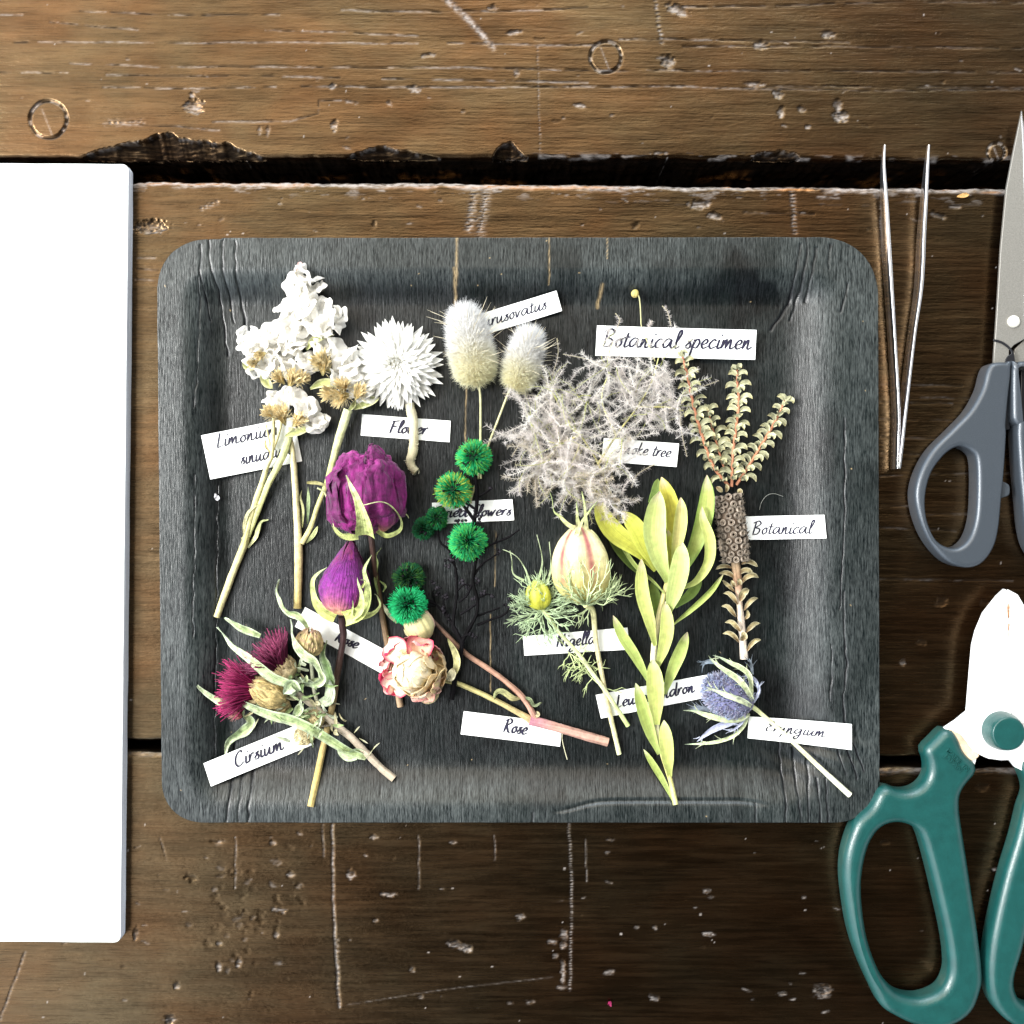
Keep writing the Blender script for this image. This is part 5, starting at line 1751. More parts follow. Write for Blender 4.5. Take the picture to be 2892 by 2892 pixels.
def make_purple_roses():
    o = thing("purple_rose", P(1033, 1390, 14), "large open purple rose with curled pale sepals on a thin dark stem", "dried rose", "dried purple roses")
    base, top = P(1035, 1512, 96), P(1026, 1275, 104)
    d = top - base
    ln = np.linalg.norm(d)
    PROF = [(0, 4), (.05, 40), (.16, 78), (.34, 100), (.55, 101), (.75, 94), (.9, 76), (1.0, 44)]
    mag = [L3(.20, .010, .085), L3(.165, .006, .105), L3(.15, .005, .10), L3(.10, .004, .07)]
    b = MB()
    lathe(b, base, base + d * .97, [(0, 3), (.06, 34), (.2, 66), (.4, 84), (.7, 82), (.9, 56), (1, 20), (1.0, .1)], [L3(.20, .01, .10), L3(.13, .006, .11), L3(.06, .003, .06)], n=30, rough=.12, seed=4)
    b.build("bud_core", M["rose"], o)
    for k, (a0, a1, rs, tp, cl, hh) in enumerate([(-1.3, 1.5, .78, .16, 24, 1.0), (1.0, 3.9, .82, .14, 24, .99), (2.9, 5.4, .86, .12, 14, .97), (-2.7, -.2, .93, .12, 34, .94), (-.7, 1.7, 1.0, .12, 40, .91), (1.2, 3.6, 1.0, .12, 36, .95),
                                                     (.1, 1.9, .72, .36, 16, 1.05), (-2.0, -.4, 1.06, .2, 30, .86), (2.2, 3.9, 1.06, .2, 24, .88)]):
        sc = R.choice([.6, .85, 1.0, 1.1, 1.25])
        petal_part(o, "rose", base, d, ln * hh, PROF, a0, a1, [c * sc for c in mag], rs, 11 + k, wr=.20, top=tp, curl=cl, edge=L3(.22, .022, .15) * sc, crum=9, point=.10 if k < 6 else .26)
    b = MB()
    lathe(b, P(1082, 1500, 128), P(1090, 1440, 168), [(0, 3), (.2, 17), (.55, 27), (.85, 26), (1, 12)], [L3(.36, .15, .05), L3(.26, .06, .07), L3(.14, .008, .09), L3(.11, .005, .09)], n=22, rough=.22, seed=2)
    b.build("petal", M["rose"], o)
    sp = [L3(.50, .56, .20), L3(.52, .58, .24), L3(.64, .66, .38)]
    for pts, w, tw in (([(1033, 1510, 160), (1028, 1470, 206), (1010, 1410, 228), (996, 1380, 232), (978, 1342, 228)], 52, .5), ([(1012, 1516, 96), (985, 1518, 96), (957, 1506, 100), (937, 1473, 112), (928, 1425, 122), (917, 1390, 124), (896, 1378, 122)], 15, 1.5),
                       ([(1062, 1494, 120), (1092, 1514, 110), (1128, 1500, 120), (1136, 1478, 136), (1127, 1455, 150), (1102, 1428, 190), (1072, 1417, 222), (1024, 1428, 236)], 14, 1.6),
                       ([(1000, 1510, 120), (958, 1508, 128), (942, 1480, 130), (955, 1455, 132)], 11, 1.2), ([(1128, 1455, 80), (1145, 1452, 84), (1155, 1464, 82)], 8, .8)):
        leaf_part(o, pts, w, sp, name="sepal", prof=SEPAL, cup=.45, twist=tw, wave=2, nu=26)
    stem_part(o, [(1047, 1505, 84), (1051, 1540, 76), (1058, 1600, 56), (1070, 1670, 34), (1082, 1750, 24), (1094, 1820, 22), (1103, 1850, 22), (1118, 1920, 22), (1131, 1996, 22)], [9, 7.5, 7.5, 7.5, 8.5, 8.5, 8.5, 9, 9.5],
              [L3(.035, .016, .014), L3(.05, .025, .016), L3(.13, .085, .045), L3(.20, .13, .075), L3(.30, .21, .13)])
    for pts, w in (([(1060, 1640, 50), (1066, 1590, 62), (1062, 1570, 66), (1077, 1547, 66)], 7), ([(1068, 1680, 40), (1062, 1640, 50), (1065, 1600, 54)], 9), ([(1072, 1640, 44), (1088, 1655, 52), (1082, 1672, 52)], 7), ([(1085, 1800, 26), (1098, 1797, 30)], 4)):
        leaf_part(o, pts, w, [L3(.20, .27, .09), L3(.35, .42, .18)], wave=2, twist=.8)

    o = thing("purple_rose", P(965, 1640, 14), "pointed purple rosebud with green sepals and a long straw stem", "dried rose", "dried purple roses")
    base, top = P(964, 1738, 74), P(992, 1530, 80)
    d = top - base
    ln = np.linalg.norm(d)
    PROF = [(0, 3), (.05, 34), (.16, 58), (.32, 70), (.5, 64), (.7, 44), (.88, 22), (1.0, 6), (1.02, .5)]
    vio = [L3(.60, .38, .14), L3(.60, .36, .14), L3(.58, .30, .15), L3(.42, .13, .16), L3(.16, .012, .155), L3(.135, .009, .15), L3(.125, .008, .125), L3(.14, .01, .12), L3(.11, .01, .06)]
    b = MB()
    lathe(b, base, top, [(t, r * .94) for t, r in PROF], vio, n=36, rough=.05, seed=6, nu=30)
    b.build("bud_core", M["rose"], o)
    for k, (a0, a1, rs) in enumerate([(.2, 2.3, 1.0), (-2.2, -.1, 1.01), (1.9, 4.0, 1.0), (.9, 2.8, 1.04)]):
        petal_part(o, "rose", base, d, ln * (1.0 if k < 3 else .97), PROF, a0, a1, vio, rs, 31 + k, wr=.07, top=.02, curl=0, crum=2.5, edge=L3(.24, .03, .12) if k == 3 else None)
    sp = [L3(.52, .56, .18), L3(.50, .56, .22), L3(.52, .60, .34)]
    for pts, w, tw in (([(948, 1742, 92), (918, 1726, 98), (894, 1700, 104), (884, 1660, 108), (887, 1634, 110), (902, 1616, 112), (924, 1602, 114)], 36, .5), ([(975, 1746, 110), (1015, 1732, 128), (1036, 1700, 130), (1040, 1660, 130), (1033, 1630, 128), (1030, 1605, 124), (1050, 1567, 112)], 42, .4),
                       ([(990, 1740, 130), (1018, 1720, 146), (1022, 1680, 148), (1012, 1650, 146), (1008, 1630, 144)], 30, .3), ([(1004, 1742, 70), (1050, 1735, 76), (1074, 1712, 80), (1068, 1688, 82), (1058, 1678, 82)], 22, .7),
                       ([(990, 1738, 140), (997, 1715, 146), (996, 1695, 146)], 12, .3), ([(1022, 1660, 148), (1032, 1640, 152), (1018, 1638, 154)], 7, .3)):
        leaf_part(o, pts, w, sp, name="sepal", prof=SEPAL, cup=.5, twist=tw, wave=2, nu=24)
    stem_part(o, [(965, 1742, 66), (967, 1765, 58), (970, 1800, 48), (962, 1850, 40), (950, 1920, 34), (940, 1985, 30), (913, 2110, 26), (892, 2210, 24), (877, 2278, 24)], [11, 9, 9.5, 9, 9.5, 9.5, 9.5, 9.5, 9],
              [L3(.03, .012, .012), L3(.03, .012, .012), L3(.05, .03, .02), L3(.30, .23, .10), L3(.38, .29, .12), L3(.45, .34, .12), L3(.5, .38, .14)])


make_purple_roses()


def make_spray_rose():
    o = thing("spray_rose", P(1180, 1880, 14), "cream rose with pink petal edges and a pale bud on a pinkish forked stem", "dried rose")
    c = P(1178, 1893, 30)
    d0 = nrm(L3(-.12, .10, 1))
    cream = [L3(.66, .55, .28), L3(.86, .77, .50), L3(.91, .86, .66), L3(.92, .88, .72)]
    yel = [L3(.62, .52, .25), L3(.74, .62, .33), L3(.78, .64, .38)]
    pk = L3(.56, .03, .10)
    # nested petals, wide ones outside
    spec = [(92, 56, 3.3, 5.1, pk, 1.12), (92, 66, 4.4, 6.2, pk, 1.10), (88, 60, 2.2, 3.9, pk, 1.08), (90, 46, 5.9, 7.9, L3(.70, .48, .25), 1.0), (92, 40, 1.0, 2.6, L3(.66, .30, .28), 1.05),
            (84, 86, 3.6, 5.4, pk, 1.0), (84, 92, 4.8, 6.5, pk, .98), (82, 88, 2.5, 4.2, pk, .98), (80, 84, .2, 2.2, L3(.74, .56, .28), .92), (82, 84, 1.4, 3.2, L3(.74, .44, .30), .94),
            (70, 104, 3.2, 5.6, L3(.76, .40, .34), .86), (68, 106, 5.0, 7.6, L3(.78, .62, .36), .84), (66, 108, 1.0, 3.6, L3(.78, .62, .36), .82), (56, 116, 0, 3.0, L3(.8, .7, .5), .74), (55, 118, 2.6, 6.2, L3(.8, .66, .46), .72)]
    for k, (r, h, a0, a1, ed, lip) in enumerate(spec):
        dd = d0 + n3(.05)
        prof = [(0, 4), (.15, r * .66), (.4, r * .96), (.65, r * 1.02), (.85, r * (lip + 1) / 2), (1.0, r * lip)]
        r *= .93
        prof = [(t_, r_ * .93) for t_, r_ in prof]
        petal_part(o, "petal" if k > 9 else "rose_cream", c, dd, h, prof, a0, a1, yel if k in (3, 8) else cream, 1.0, 51 + k, wr=.15, top=.24, curl=24 if k < 10 else 8, edge=ed, crum=4.5)
    b = MB()
    lathe(b, c + [0, 0, 10], c + d0 * 122 + L3(-4, -2, 0), [(0, 40), (.5, 48), (.78, 42), (.93, 26), (1, .1)], cream, n=28, rough=.10, seed=3)
    b.build("bud_core", M["petal"], o)
    for k in range(5):
        a = k * 1.31 + .4
        petal_part(o, "petal", c, d0, 122, [(0, 4), (.15, 36), (.5, 50), (.78, 46), (.92, 32), (1.0, 14)], a, a + 1.9, cream, 1.0 + .015 * k, 151 + k, wr=.10, top=.16, curl=4, edge=L3(.88, .76, .54), crum=1.5)
    for pts, w, col, ed in (([(1172, 1890, 92), (1132, 1922, 84), (1098, 1948, 56)], 78, cream, pk), ([(1190, 1900, 84), (1192, 1940, 72), (1182, 1972, 48)], 84, [yel[0], yel[1], cream[1]], L3(.66, .30, .26)),
                            ([(1160, 1870, 100), (1122, 1838, 100), (1096, 1818, 84)], 74, cream, pk), ([(1182, 1862, 104), (1186, 1828, 102), (1192, 1802, 88)], 76, [cream[1], L3(.82, .55, .38), L3(.74, .25, .22)], pk),
                            ([(1160, 1885, 96), (1118, 1882, 88), (1086, 1892, 64)], 66, cream, pk)):
        leaf_part(o, pts, w, col, name="petal", mat="rose_cream", edge=ed, wave=9, cup=.4, nu=18, nv=11, prof=[(0, .5), (.3, .85), (.6, 1), (.85, .85), (1, .5)])
    for pts, w, col in (([(1272, 1925, 44), (1290, 1880, 56), (1286, 1845, 60), (1264, 1802, 56)], 20, [L3(.62, .58, .30), L3(.55, .54, .28)]), ([(1240, 1935, 34), (1215, 1965, 34), (1180, 1972, 34)], 40, [L3(.58, .56, .28), L3(.40, .30, .22)]),
                        ([(1262, 1920, 44), (1275, 1905, 60), (1280, 1885, 62)], 26, [L3(.7, .66, .45), L3(.7, .66, .45)]), ([(1250, 1935, 32), (1225, 1960, 26), (1218, 1976, 24)], 22, [L3(.42, .34, .22), L3(.35, .25, .18)])):
        leaf_part(o, pts, w, col, name="sepal", wave=4, cup=.5)
    ps = [L3(.40, .20, .17), L3(.42, .24, .19), L3(.48, .30, .22)]
    stem_part(o, [(1497, 2033, 26), (1540, 2045, 27), (1600, 2062, 28), (1660, 2080, 28), (1717, 2096, 28)], [15, 13, 13, 13.5, 13], [L3(.36, .15, .20), L3(.42, .24, .19), L3(.40, .23, .18), L3(.40, .24, .18)], n=12)
    stem_part(o, [(1502, 2035, 26), (1480, 2022, 26), (1450, 2005, 26), (1397, 1977, 26), (1340, 1950, 27), (1291, 1930, 30), (1255, 1920, 36)], [11, 8, 7.5, 7.5, 7, 7, 8], [L3(.40, .30, .15), L3(.38, .33, .14), L3(.30, .27, .11)])
    stem_part(o, [(1512, 2030, 28), (1496, 1998, 30), (1474, 1967, 30), (1440, 1935, 30), (1407, 1908, 30), (1360, 1876, 30), (1317, 1847, 30), (1264, 1795, 32), (1232, 1762, 36), (1204, 1735, 44)], [9, 8, 9, 7, 7.5, 7.5, 7, 6, 5, 5],
              [L3(.40, .22, .17), L3(.36, .20, .14), L3(.34, .19, .13), L3(.16, .09, .06), L3(.08, .05, .04)])
    leaf_part(o, [(1474, 1972, 32), (1450, 1972, 40), (1425, 1955, 44), (1405, 1955, 40), (1395, 1975, 32)], 22, [L3(.36, .30, .14), L3(.32, .36, .16)], wave=4, twist=.7)
    leaf_part(o, [(1477, 1968, 32), (1495, 1975, 40), (1510, 1992, 36), (1531, 1985, 26)], 12, [L3(.16, .2, .1), L3(.30, .34, .2)], wave=3, twist=1.0)
    leaf_part(o, [(1510, 2026, 34), (1520, 2018, 40), (1516, 2008, 40)], 10, [L3(.6, .52, .3), L3(.6, .5, .3)])
    # closed pale bud
    bs, tp = P(1208, 1806, 42), P(1152, 1706, 44)
    d = tp - bs
    ln = np.linalg.norm(d)
    bud = [L3(.60, .58, .30), L3(.62, .58, .28), L3(.66, .58, .36)]
    b = MB()
    lathe(b, bs, tp, [(0, 3), (.1, 22), (.3, 38), (.55, 40), (.8, 26), (1, 4)], bud, n=26, rough=.10, seed=9)
    ob = b.build("bud", M["pod"], o)
    for k, (a0, a1) in enumerate(((.2, 2.0), (1.6, 3.4), (3.3, 5.4))):
        petal_part(ob, "rose_cream", bs, d, ln * .9, [(0, 3), (.1, 24), (.3, 40), (.55, 42), (.8, 32), (1, 16)], a0, a1, bud, 1.0, 81 + k, wr=.08, top=.08, edge=L3(.62, .36, .30))
    leaf_part(o, [(1170, 1800, 40), (1150, 1792, 44), (1140, 1776, 44)], 7, [L3(.6, .58, .36), L3(.6, .58, .36)], name="sepal")
    leaf_part(o, [(1120, 1760, 40), (1096, 1730, 44), (1082, 1705, 44)], 14, [L3(.46, .48, .28), L3(.55, .55, .38)], name="sepal", twist=.6)


M["rose_cream"] = plant("cream_rose_petal", 0.6, 0.25, streak=14, amount=0.12, mottle=0.14, trans=0.2, bump=2.0, sheen=0.1, mscale=0.03)
make_spray_rose()

# ---- dyed green puffs on black twigs


def make_dyed():
    o = thing("dyed_flower_sprig", P(1276, 1975, 14), "black twiggy sprig with fluffy bright green dyed puff flowers", "dried flower")
    blk = L3(.010, .009, .011)
    tw = [([(1276, 1975, 40), (1287, 1905, 46), (1301, 1847, 50), (1306, 1808, 50)], [6, 5.5, 5, 5]), ([(1304, 1815, 50), (1285, 1775, 46), (1267, 1747, 42), (1230, 1706, 36), (1205, 1692, 34)], [4, 3.5, 3, 2.5, 2]),
          ([(1306, 1810, 50), (1325, 1775, 54), (1346, 1735, 56), (1348, 1693, 56), (1336, 1643, 58), (1341, 1600, 60), (1347, 1560, 60), (1343, 1500, 58), (1339, 1470, 58), (1347, 1420, 60), (1343, 1340, 62), (1338, 1300, 66)], [4.5, 4, 3.5, 3.5, 3, 3, 3, 4, 4, 4.5, 4, 3]),
          ([(1300, 1810, 46), (1280, 1767, 44), (1288, 1700, 46), (1290, 1667, 46), (1287, 1610, 48), (1270, 1556, 48), (1243, 1530, 48), (1233, 1480, 50), (1233, 1465, 52)], [4, 3.5, 3, 3, 3, 2.5, 2.5, 2, 2]),
          ([(1348, 1766, 40), (1390, 1748, 36), (1427, 1733, 34), (1447, 1702, 32)], [3, 2.5, 2.5, 1.5]), ([(1340, 1622, 54), (1363, 1592, 50), (1390, 1574, 48), (1412, 1558, 46)], [3, 2.5, 2, 2]),
          ([(1347, 1565, 58), (1372, 1545, 50), (1400, 1533, 46), (1440, 1515, 42), (1467, 1495, 40)], [3, 2.8, 2.5, 2, 1.6]), ([(1400, 1532, 46), (1407, 1508, 48)], [2, 1.2]), ([(1346, 1740, 54), (1368, 1732, 44), (1412, 1716, 40)], [2.6, 2, 1.8]),
          ([(1300, 1735, 46), (1325, 1720, 48), (1346, 1704, 54)], [2.6, 2.4, 2.2]), ([(1340, 1470, 58), (1318, 1440, 62), (1296, 1410, 66), (1281, 1388, 68)], [4, 3.5, 3, 3]), ([(1344, 1405, 60), (1365, 1395, 60), (1384, 1383, 58)], [3, 2.5, 2]),
          ([(1339, 1470, 60), (1332, 1500, 62), (1322, 1528, 66)], [4, 3, 3]), ([(1345, 1440, 62), (1325, 1425, 66), (1320, 1418, 66)], [3, 3, 2]), ([(1337, 1640, 56), (1320, 1680, 48), (1296, 1702, 46)], [2.5, 2.2, 2]),
          ([(1290, 1670, 46), (1312, 1650, 50), (1330, 1655, 50)], [2.2, 2, 1.6]), ([(1230, 1706, 36), (1222, 1672, 38), (1236, 1660, 40)], [2, 1.8, 1.5]), ([(1265, 1745, 42), (1252, 1700, 44), (1258, 1684, 44)], [2, 1.8, 1.5]),
          ([(1305, 1800, 52), (1318, 1793, 58), (1330, 1790, 58)], [2.6, 2.4, 2]), ([(1225, 1755, 50), (1200, 1757, 54)], [2.4, 2]), ([(1290, 1610, 48), (1278, 1590, 50), (1264, 1580, 52)], [2, 2, 1.6]), ([(1230, 1706, 40), (1190, 1690, 50), (1158, 1660, 58), (1152, 1630, 60)], [2, 2, 2, 2]),
          ([(1230, 1710, 40), (1195, 1715, 54), (1155, 1708, 64)], [2, 2, 2]), ([(1350, 1690, 56), (1375, 1678, 52), (1392, 1684, 50)], [2, 2, 1.5]), ([(1447, 1702, 34), (1440, 1690, 36), (1438, 1676, 36)], [2, 2, 1.5])]
    for p, r in tw:
        b = MB()
        tube(b, PL(p), [x * 1.4 for x in r], blk * R.uniform(.2, .6), n=7, rough=.16)
        b.build("twig", M["twig"], o)
    b = MB()
    for x, y, z in ([(1384, 1383, 58), (1320, 1418, 66), (1412, 1558, 48), (1264, 1580, 52), (1280, 1582, 54), (1268, 1600, 50), (1355, 1440, 64), (1300, 1445, 64), (1310, 1470, 60), (1295, 1475, 60), (1352, 1470, 62), (1310, 1640, 50), (1300, 1645, 50), (1327, 1660, 50), (1236, 1660, 42), (1240, 1672, 42),
                     (1258, 1684, 44), (1262, 1690, 44), (1225, 1645, 38), (1330, 1790, 60), (1335, 1795, 58), (1200, 1757, 54), (1196, 1755, 54), (1350, 1640, 56), (1363, 1680, 54), (1366, 1672, 54), (1440, 1685, 36), (1432, 1712, 36), (1392, 1684, 50), (1250, 1720, 46), (1253, 1724, 46), (1336, 1690, 56), (1265, 1740, 44), (1290, 1430, 66), (1345, 1455, 64), (1360, 1460, 62)]):
        for q in range(3):
            cc = P(x + R.gauss(0, 4), y + R.gauss(0, 4), z + R.gauss(0, 3))
            dd = rdir(1)[0]
            lathe(b, cc - dd * 5, cc + dd * 5, [(0, .2), (.3, 3.6), (.7, 4.2), (1, 1.5)], blk * R.uniform(.8, 3), n=7, nu=7)
    b.build("seed_knob", M["twig"], o)
    G1, G2 = L3(.004, .30, .085), L3(.012, .50, .16)
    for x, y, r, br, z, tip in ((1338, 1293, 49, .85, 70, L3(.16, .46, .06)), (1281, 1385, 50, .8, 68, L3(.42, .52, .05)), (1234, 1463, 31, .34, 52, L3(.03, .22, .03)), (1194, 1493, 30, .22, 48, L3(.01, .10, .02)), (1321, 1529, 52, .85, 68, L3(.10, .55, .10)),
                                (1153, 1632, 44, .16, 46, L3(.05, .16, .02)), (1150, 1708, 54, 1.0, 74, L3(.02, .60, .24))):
        b = MB()
        c = P(x, y, z)
        tufts = rdir(52)
        tufts[:, 2] *= .6
        tufts = nrm(tufts)
        tufts = tufts[tufts[:, 2] > -.6]
        for tdir in tufts:
            m = 46
            D = nrm(tdir + rng.normal(size=(m, 3)) * .26)
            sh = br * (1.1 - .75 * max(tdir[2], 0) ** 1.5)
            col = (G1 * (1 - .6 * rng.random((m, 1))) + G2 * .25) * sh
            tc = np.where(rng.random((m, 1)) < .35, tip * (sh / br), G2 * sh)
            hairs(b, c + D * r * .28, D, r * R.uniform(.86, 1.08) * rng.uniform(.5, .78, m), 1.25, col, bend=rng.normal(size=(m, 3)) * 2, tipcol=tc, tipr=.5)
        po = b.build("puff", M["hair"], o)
        b = MB()
        for q in range(26):
            dd = nrm(rdir(1)[0] + L3(0, 0, .8))
            cc = c + dd * r * R.uniform(.45, .8)
            lathe(b, cc - dd * 4, cc + dd * 5, [(0, .2), (.3, 3), (.7, 3.4), (1, .8)], blk * 1.2, n=6, nu=6)
        lathe(b, c - [0, 0, r * .4], c + [0, 0, r * .4], [(0, .1), (.2, r * .26), (.5, r * .34), (.8, r * .26), (1, .1)], L3(.004, .03, .012), n=12, nu=10)
        b.build("stamen_bristle", M["twig"], po)


make_dyed()

# ---- nigella


def net(b, p, d, l, r, depth, spread, pull, col):
    """branching thread-like bract"""
    q = p + d * l
    m = (p + q) / 2 + n3(l * .07)
    e = q + n3(l * .08)
    tube(b, [p, m, e], [r, r * .85, r * .72], col, n=4, seg=5, rough=0, cap=False)
    if depth == 0:
        d2 = nrm(d + n3(.25) + pull * .25)
        c = e + d2 * l * .5
        tube(b, [e, (e + c) / 2, c], [r * .7, r * .45, r * .12], col, n=4, seg=4, rough=0, cap=False)
        return
    for s in range(R.choice([2, 2, 3])):
        d2 = nrm(d + n3(spread) + pull * .3)
        net(b, e, d2, l * R.uniform(.6, .95), r * .8, depth - 1, spread, pull, col)


def nigella_pod(o, base, top, rx, col, ribcol, seed):
    b = MB()
    d = top - base

    def cf(T, A):
        g = np.exp(-((np.abs(np.mod(A * 5 / (2 * np.pi) + .5, 1) - .5)) / .13) ** 2) * sst(T, .12, .45)
        g = g * (.6 + .5 * vn(T * 9, A * 3, seed))
        c = grad(col, T)
        mo = (fbm(T * 6 + seed, np.cos(A) * 3, seed, 3) - .5)[..., None] * .3
        c = c * (1 + mo)
        return c * (1 - np.clip(g, 0, 1)[..., None]) + np.asarray(ribcol) * np.clip(g, 0, 1)[..., None]
    lathe(b, base, top, [(0, 4), (.05, rx * .42), (.16, rx * .78), (.36, rx), (.6, rx * .95), (.8, rx * .72), (.93, rx * .4), (1, rx * .14)], col, n=90, lobes=5, amp=-.085, colfn=cf, nu=44)
    return b.build("seed_pod", M["pod"], o)


def make_nigella():
    o = thing("nigella", P(1749, 2130, 14), "large ribbed cream nigella seed pod with pink seams, horns and thready bracts", "dried seed pod", "nigella seed pods")
    nigella_pod(o, P(1652, 1706, 72), P(1634, 1482, 82), 78, [L3(.40, .34, .10), L3(.50, .43, .15), L3(.60, .54, .26), L3(.66, .60, .36), L3(.54, .50, .26)], L3(.32, .08, .085), 3)
    for pts in ([(1622, 1492, 104), (1600, 1478, 110), (1582, 1458, 110), (1565, 1445, 104), (1559, 1415, 98), (1553, 1392, 92)], [(1634, 1486, 98), (1630, 1450, 98), (1629, 1415, 92)], [(1655, 1492, 100), (1655, 1470, 104), (1651, 1420, 98), (1643, 1388, 94)],
                [(1628, 1512, 128), (1640, 1480, 124), (1662, 1446, 112), (1688, 1414, 100)], [(1665, 1500, 100), (1690, 1520, 110), (1702, 1545, 112)]):
        leaf_part(o, pts, 13, [L3(.62, .60, .32), L3(.42, .48, .20), L3(.46, .56, .26)], name="horn", prof=[(0, 1), (.3, .75), (.7, .5), (1, .3)], twist=1.6, wave=1.5)
    stem_part(o, [(1654, 1708, 66), (1674, 1725, 50), (1680, 1780, 36), (1686, 1830, 32), (1704, 1927, 30), (1717, 1993, 28), (1735, 2070, 25), (1749, 2130, 22)], [9, 7.5, 7, 7, 6.5, 7, 7, 7], [L3(.5, .5, .24), L3(.52, .47, .28), L3(.5, .44, .24), L3(.56, .58, .34)])
    g = L3(.46, .55, .30)
    c = P(1658, 1712, 62)
    for k in range(30):
        a = 2 * math.pi * k / 30 + R.gauss(0, .12)
        side = L3(math.cos(a), math.sin(a) * .55, .0)
        b = MB()
        d = nrm(L3(side[0] * 1.15, .18 + .35 * abs(side[0]), .55 * math.sin(a)))
        net(b, c, d, R.uniform(26, 46), 2.2, 3, .36, L3(-.1 * side[0], .75, .2), g * R.uniform(.8, 1.2))
        b.build("bract_thread", M["stem"], o)
    for k in range(10):
        b = MB()
        x = R.uniform(1585, 1700)
        p0, p1 = P(1655, 1708, 90), P(x, R.uniform(1660, 1690), 150)
        tube(b, [p0, (p0 + p1) / 2 + L3(0, 0, 18), p1], [2.4, 2.0, 1.8], g, n=5)
        net(b, p1, nrm(L3(R.gauss((x - 1650) / 120, .3), .9, .12)), R.uniform(24, 40), 1.7, 2, .26, L3(0, .6, -.02), g * R.uniform(.9, 1.25))
        b.build("bract_thread", M["stem"], o)
    for k in range(5):
        b = MB()
        net(b, P(1665, 1712, 60), nrm(L3(R.uniform(-.8, .9), -.5, .1)), R.uniform(22, 34), 2, 1, .4, L3(0, -.2, 0), g)
        b.build("bract_thread", M["stem"], o)

    o = thing("nigella", P(1774, 2050, 14), "small yellow-green nigella pod wrapped in a net of thready bracts", "dried seed pod", "nigella seed pods")
    nigella_pod(o, P(1528, 1722, 46), P(1514, 1636, 56), 35, [L3(.44, .44, .05), L3(.50, .50, .05), L3(.50, .52, .08), L3(.40, .48, .12)], L3(.30, .32, .03), 5)
    stem_part(o, [(1526, 1718, 44), (1540, 1728, 44), (1577, 1783, 42), (1634, 1847, 42), (1670, 1897, 40), (1704, 1943, 38), (1740, 1997, 34), (1774, 2050, 28)], [6.5, 6, 5.5, 6, 6, 6, 6, 6.5], [L3(.42, .50, .22), L3(.50, .54, .30), L3(.56, .58, .34), L3(.42, .52, .20)])
    c = P(1532, 1725, 44)
    for k in range(40):
        a = 2 * math.pi * k / 40 + R.gauss(0, .12)
        b = MB()
        d = nrm(L3(math.cos(a), math.sin(a) * .9 + .15, R.uniform(-.15, .45)))
        net(b, c, d, R.uniform(22, 40), 2.0, 3, .40, L3(0, .22, .10), L3(.44, .56, .34) * R.uniform(.8, 1.25))
        b.build("bract_thread", M["stem"], o)
    for pts in ([(1500, 1660, 60), (1485, 1610, 60), (1462, 1575, 56), (1440, 1560, 50), (1420, 1552, 46)], [(1520, 1640, 60), (1532, 1590, 60), (1526, 1550, 56), (1516, 1510, 50)], [(1480, 1640, 60), (1450, 1620, 56), (1445, 1580, 52), (1440, 1555, 48)], [(1545, 1650, 62), (1556, 1600, 62), (1551, 1530, 56)]):
        leaf_part(o, pts, 9, [L3(.42, .52, .28), L3(.48, .56, .36)], name="bract", prof=[(0, .8), (.5, .6), (1, .2)], twist=2.5)
    for k in range(26):
        t = R.uniform(.0, 1)
        p = spl(PL([(1604, 1840, 38), (1660, 1890, 36), (1700, 1945, 32)]), 50)[int(t * 49)]
        b = MB()
        sgn = R.choice([-1, -1, 1])
        d = nrm(L3(sgn * R.uniform(.3, 1), R.uniform(-1, -.1) if k % 3 else .6, R.uniform(-.1, .3)))
        net(b, p, d, R.uniform(22, 34), 1.6, 1, .36, L3(0, -.25, 0), L3(.46, .54, .26) * R.uniform(.85, 1.2))
        b.build("leaf_thread", M["stem"], o)


make_nigella()

# ---- leucadendron


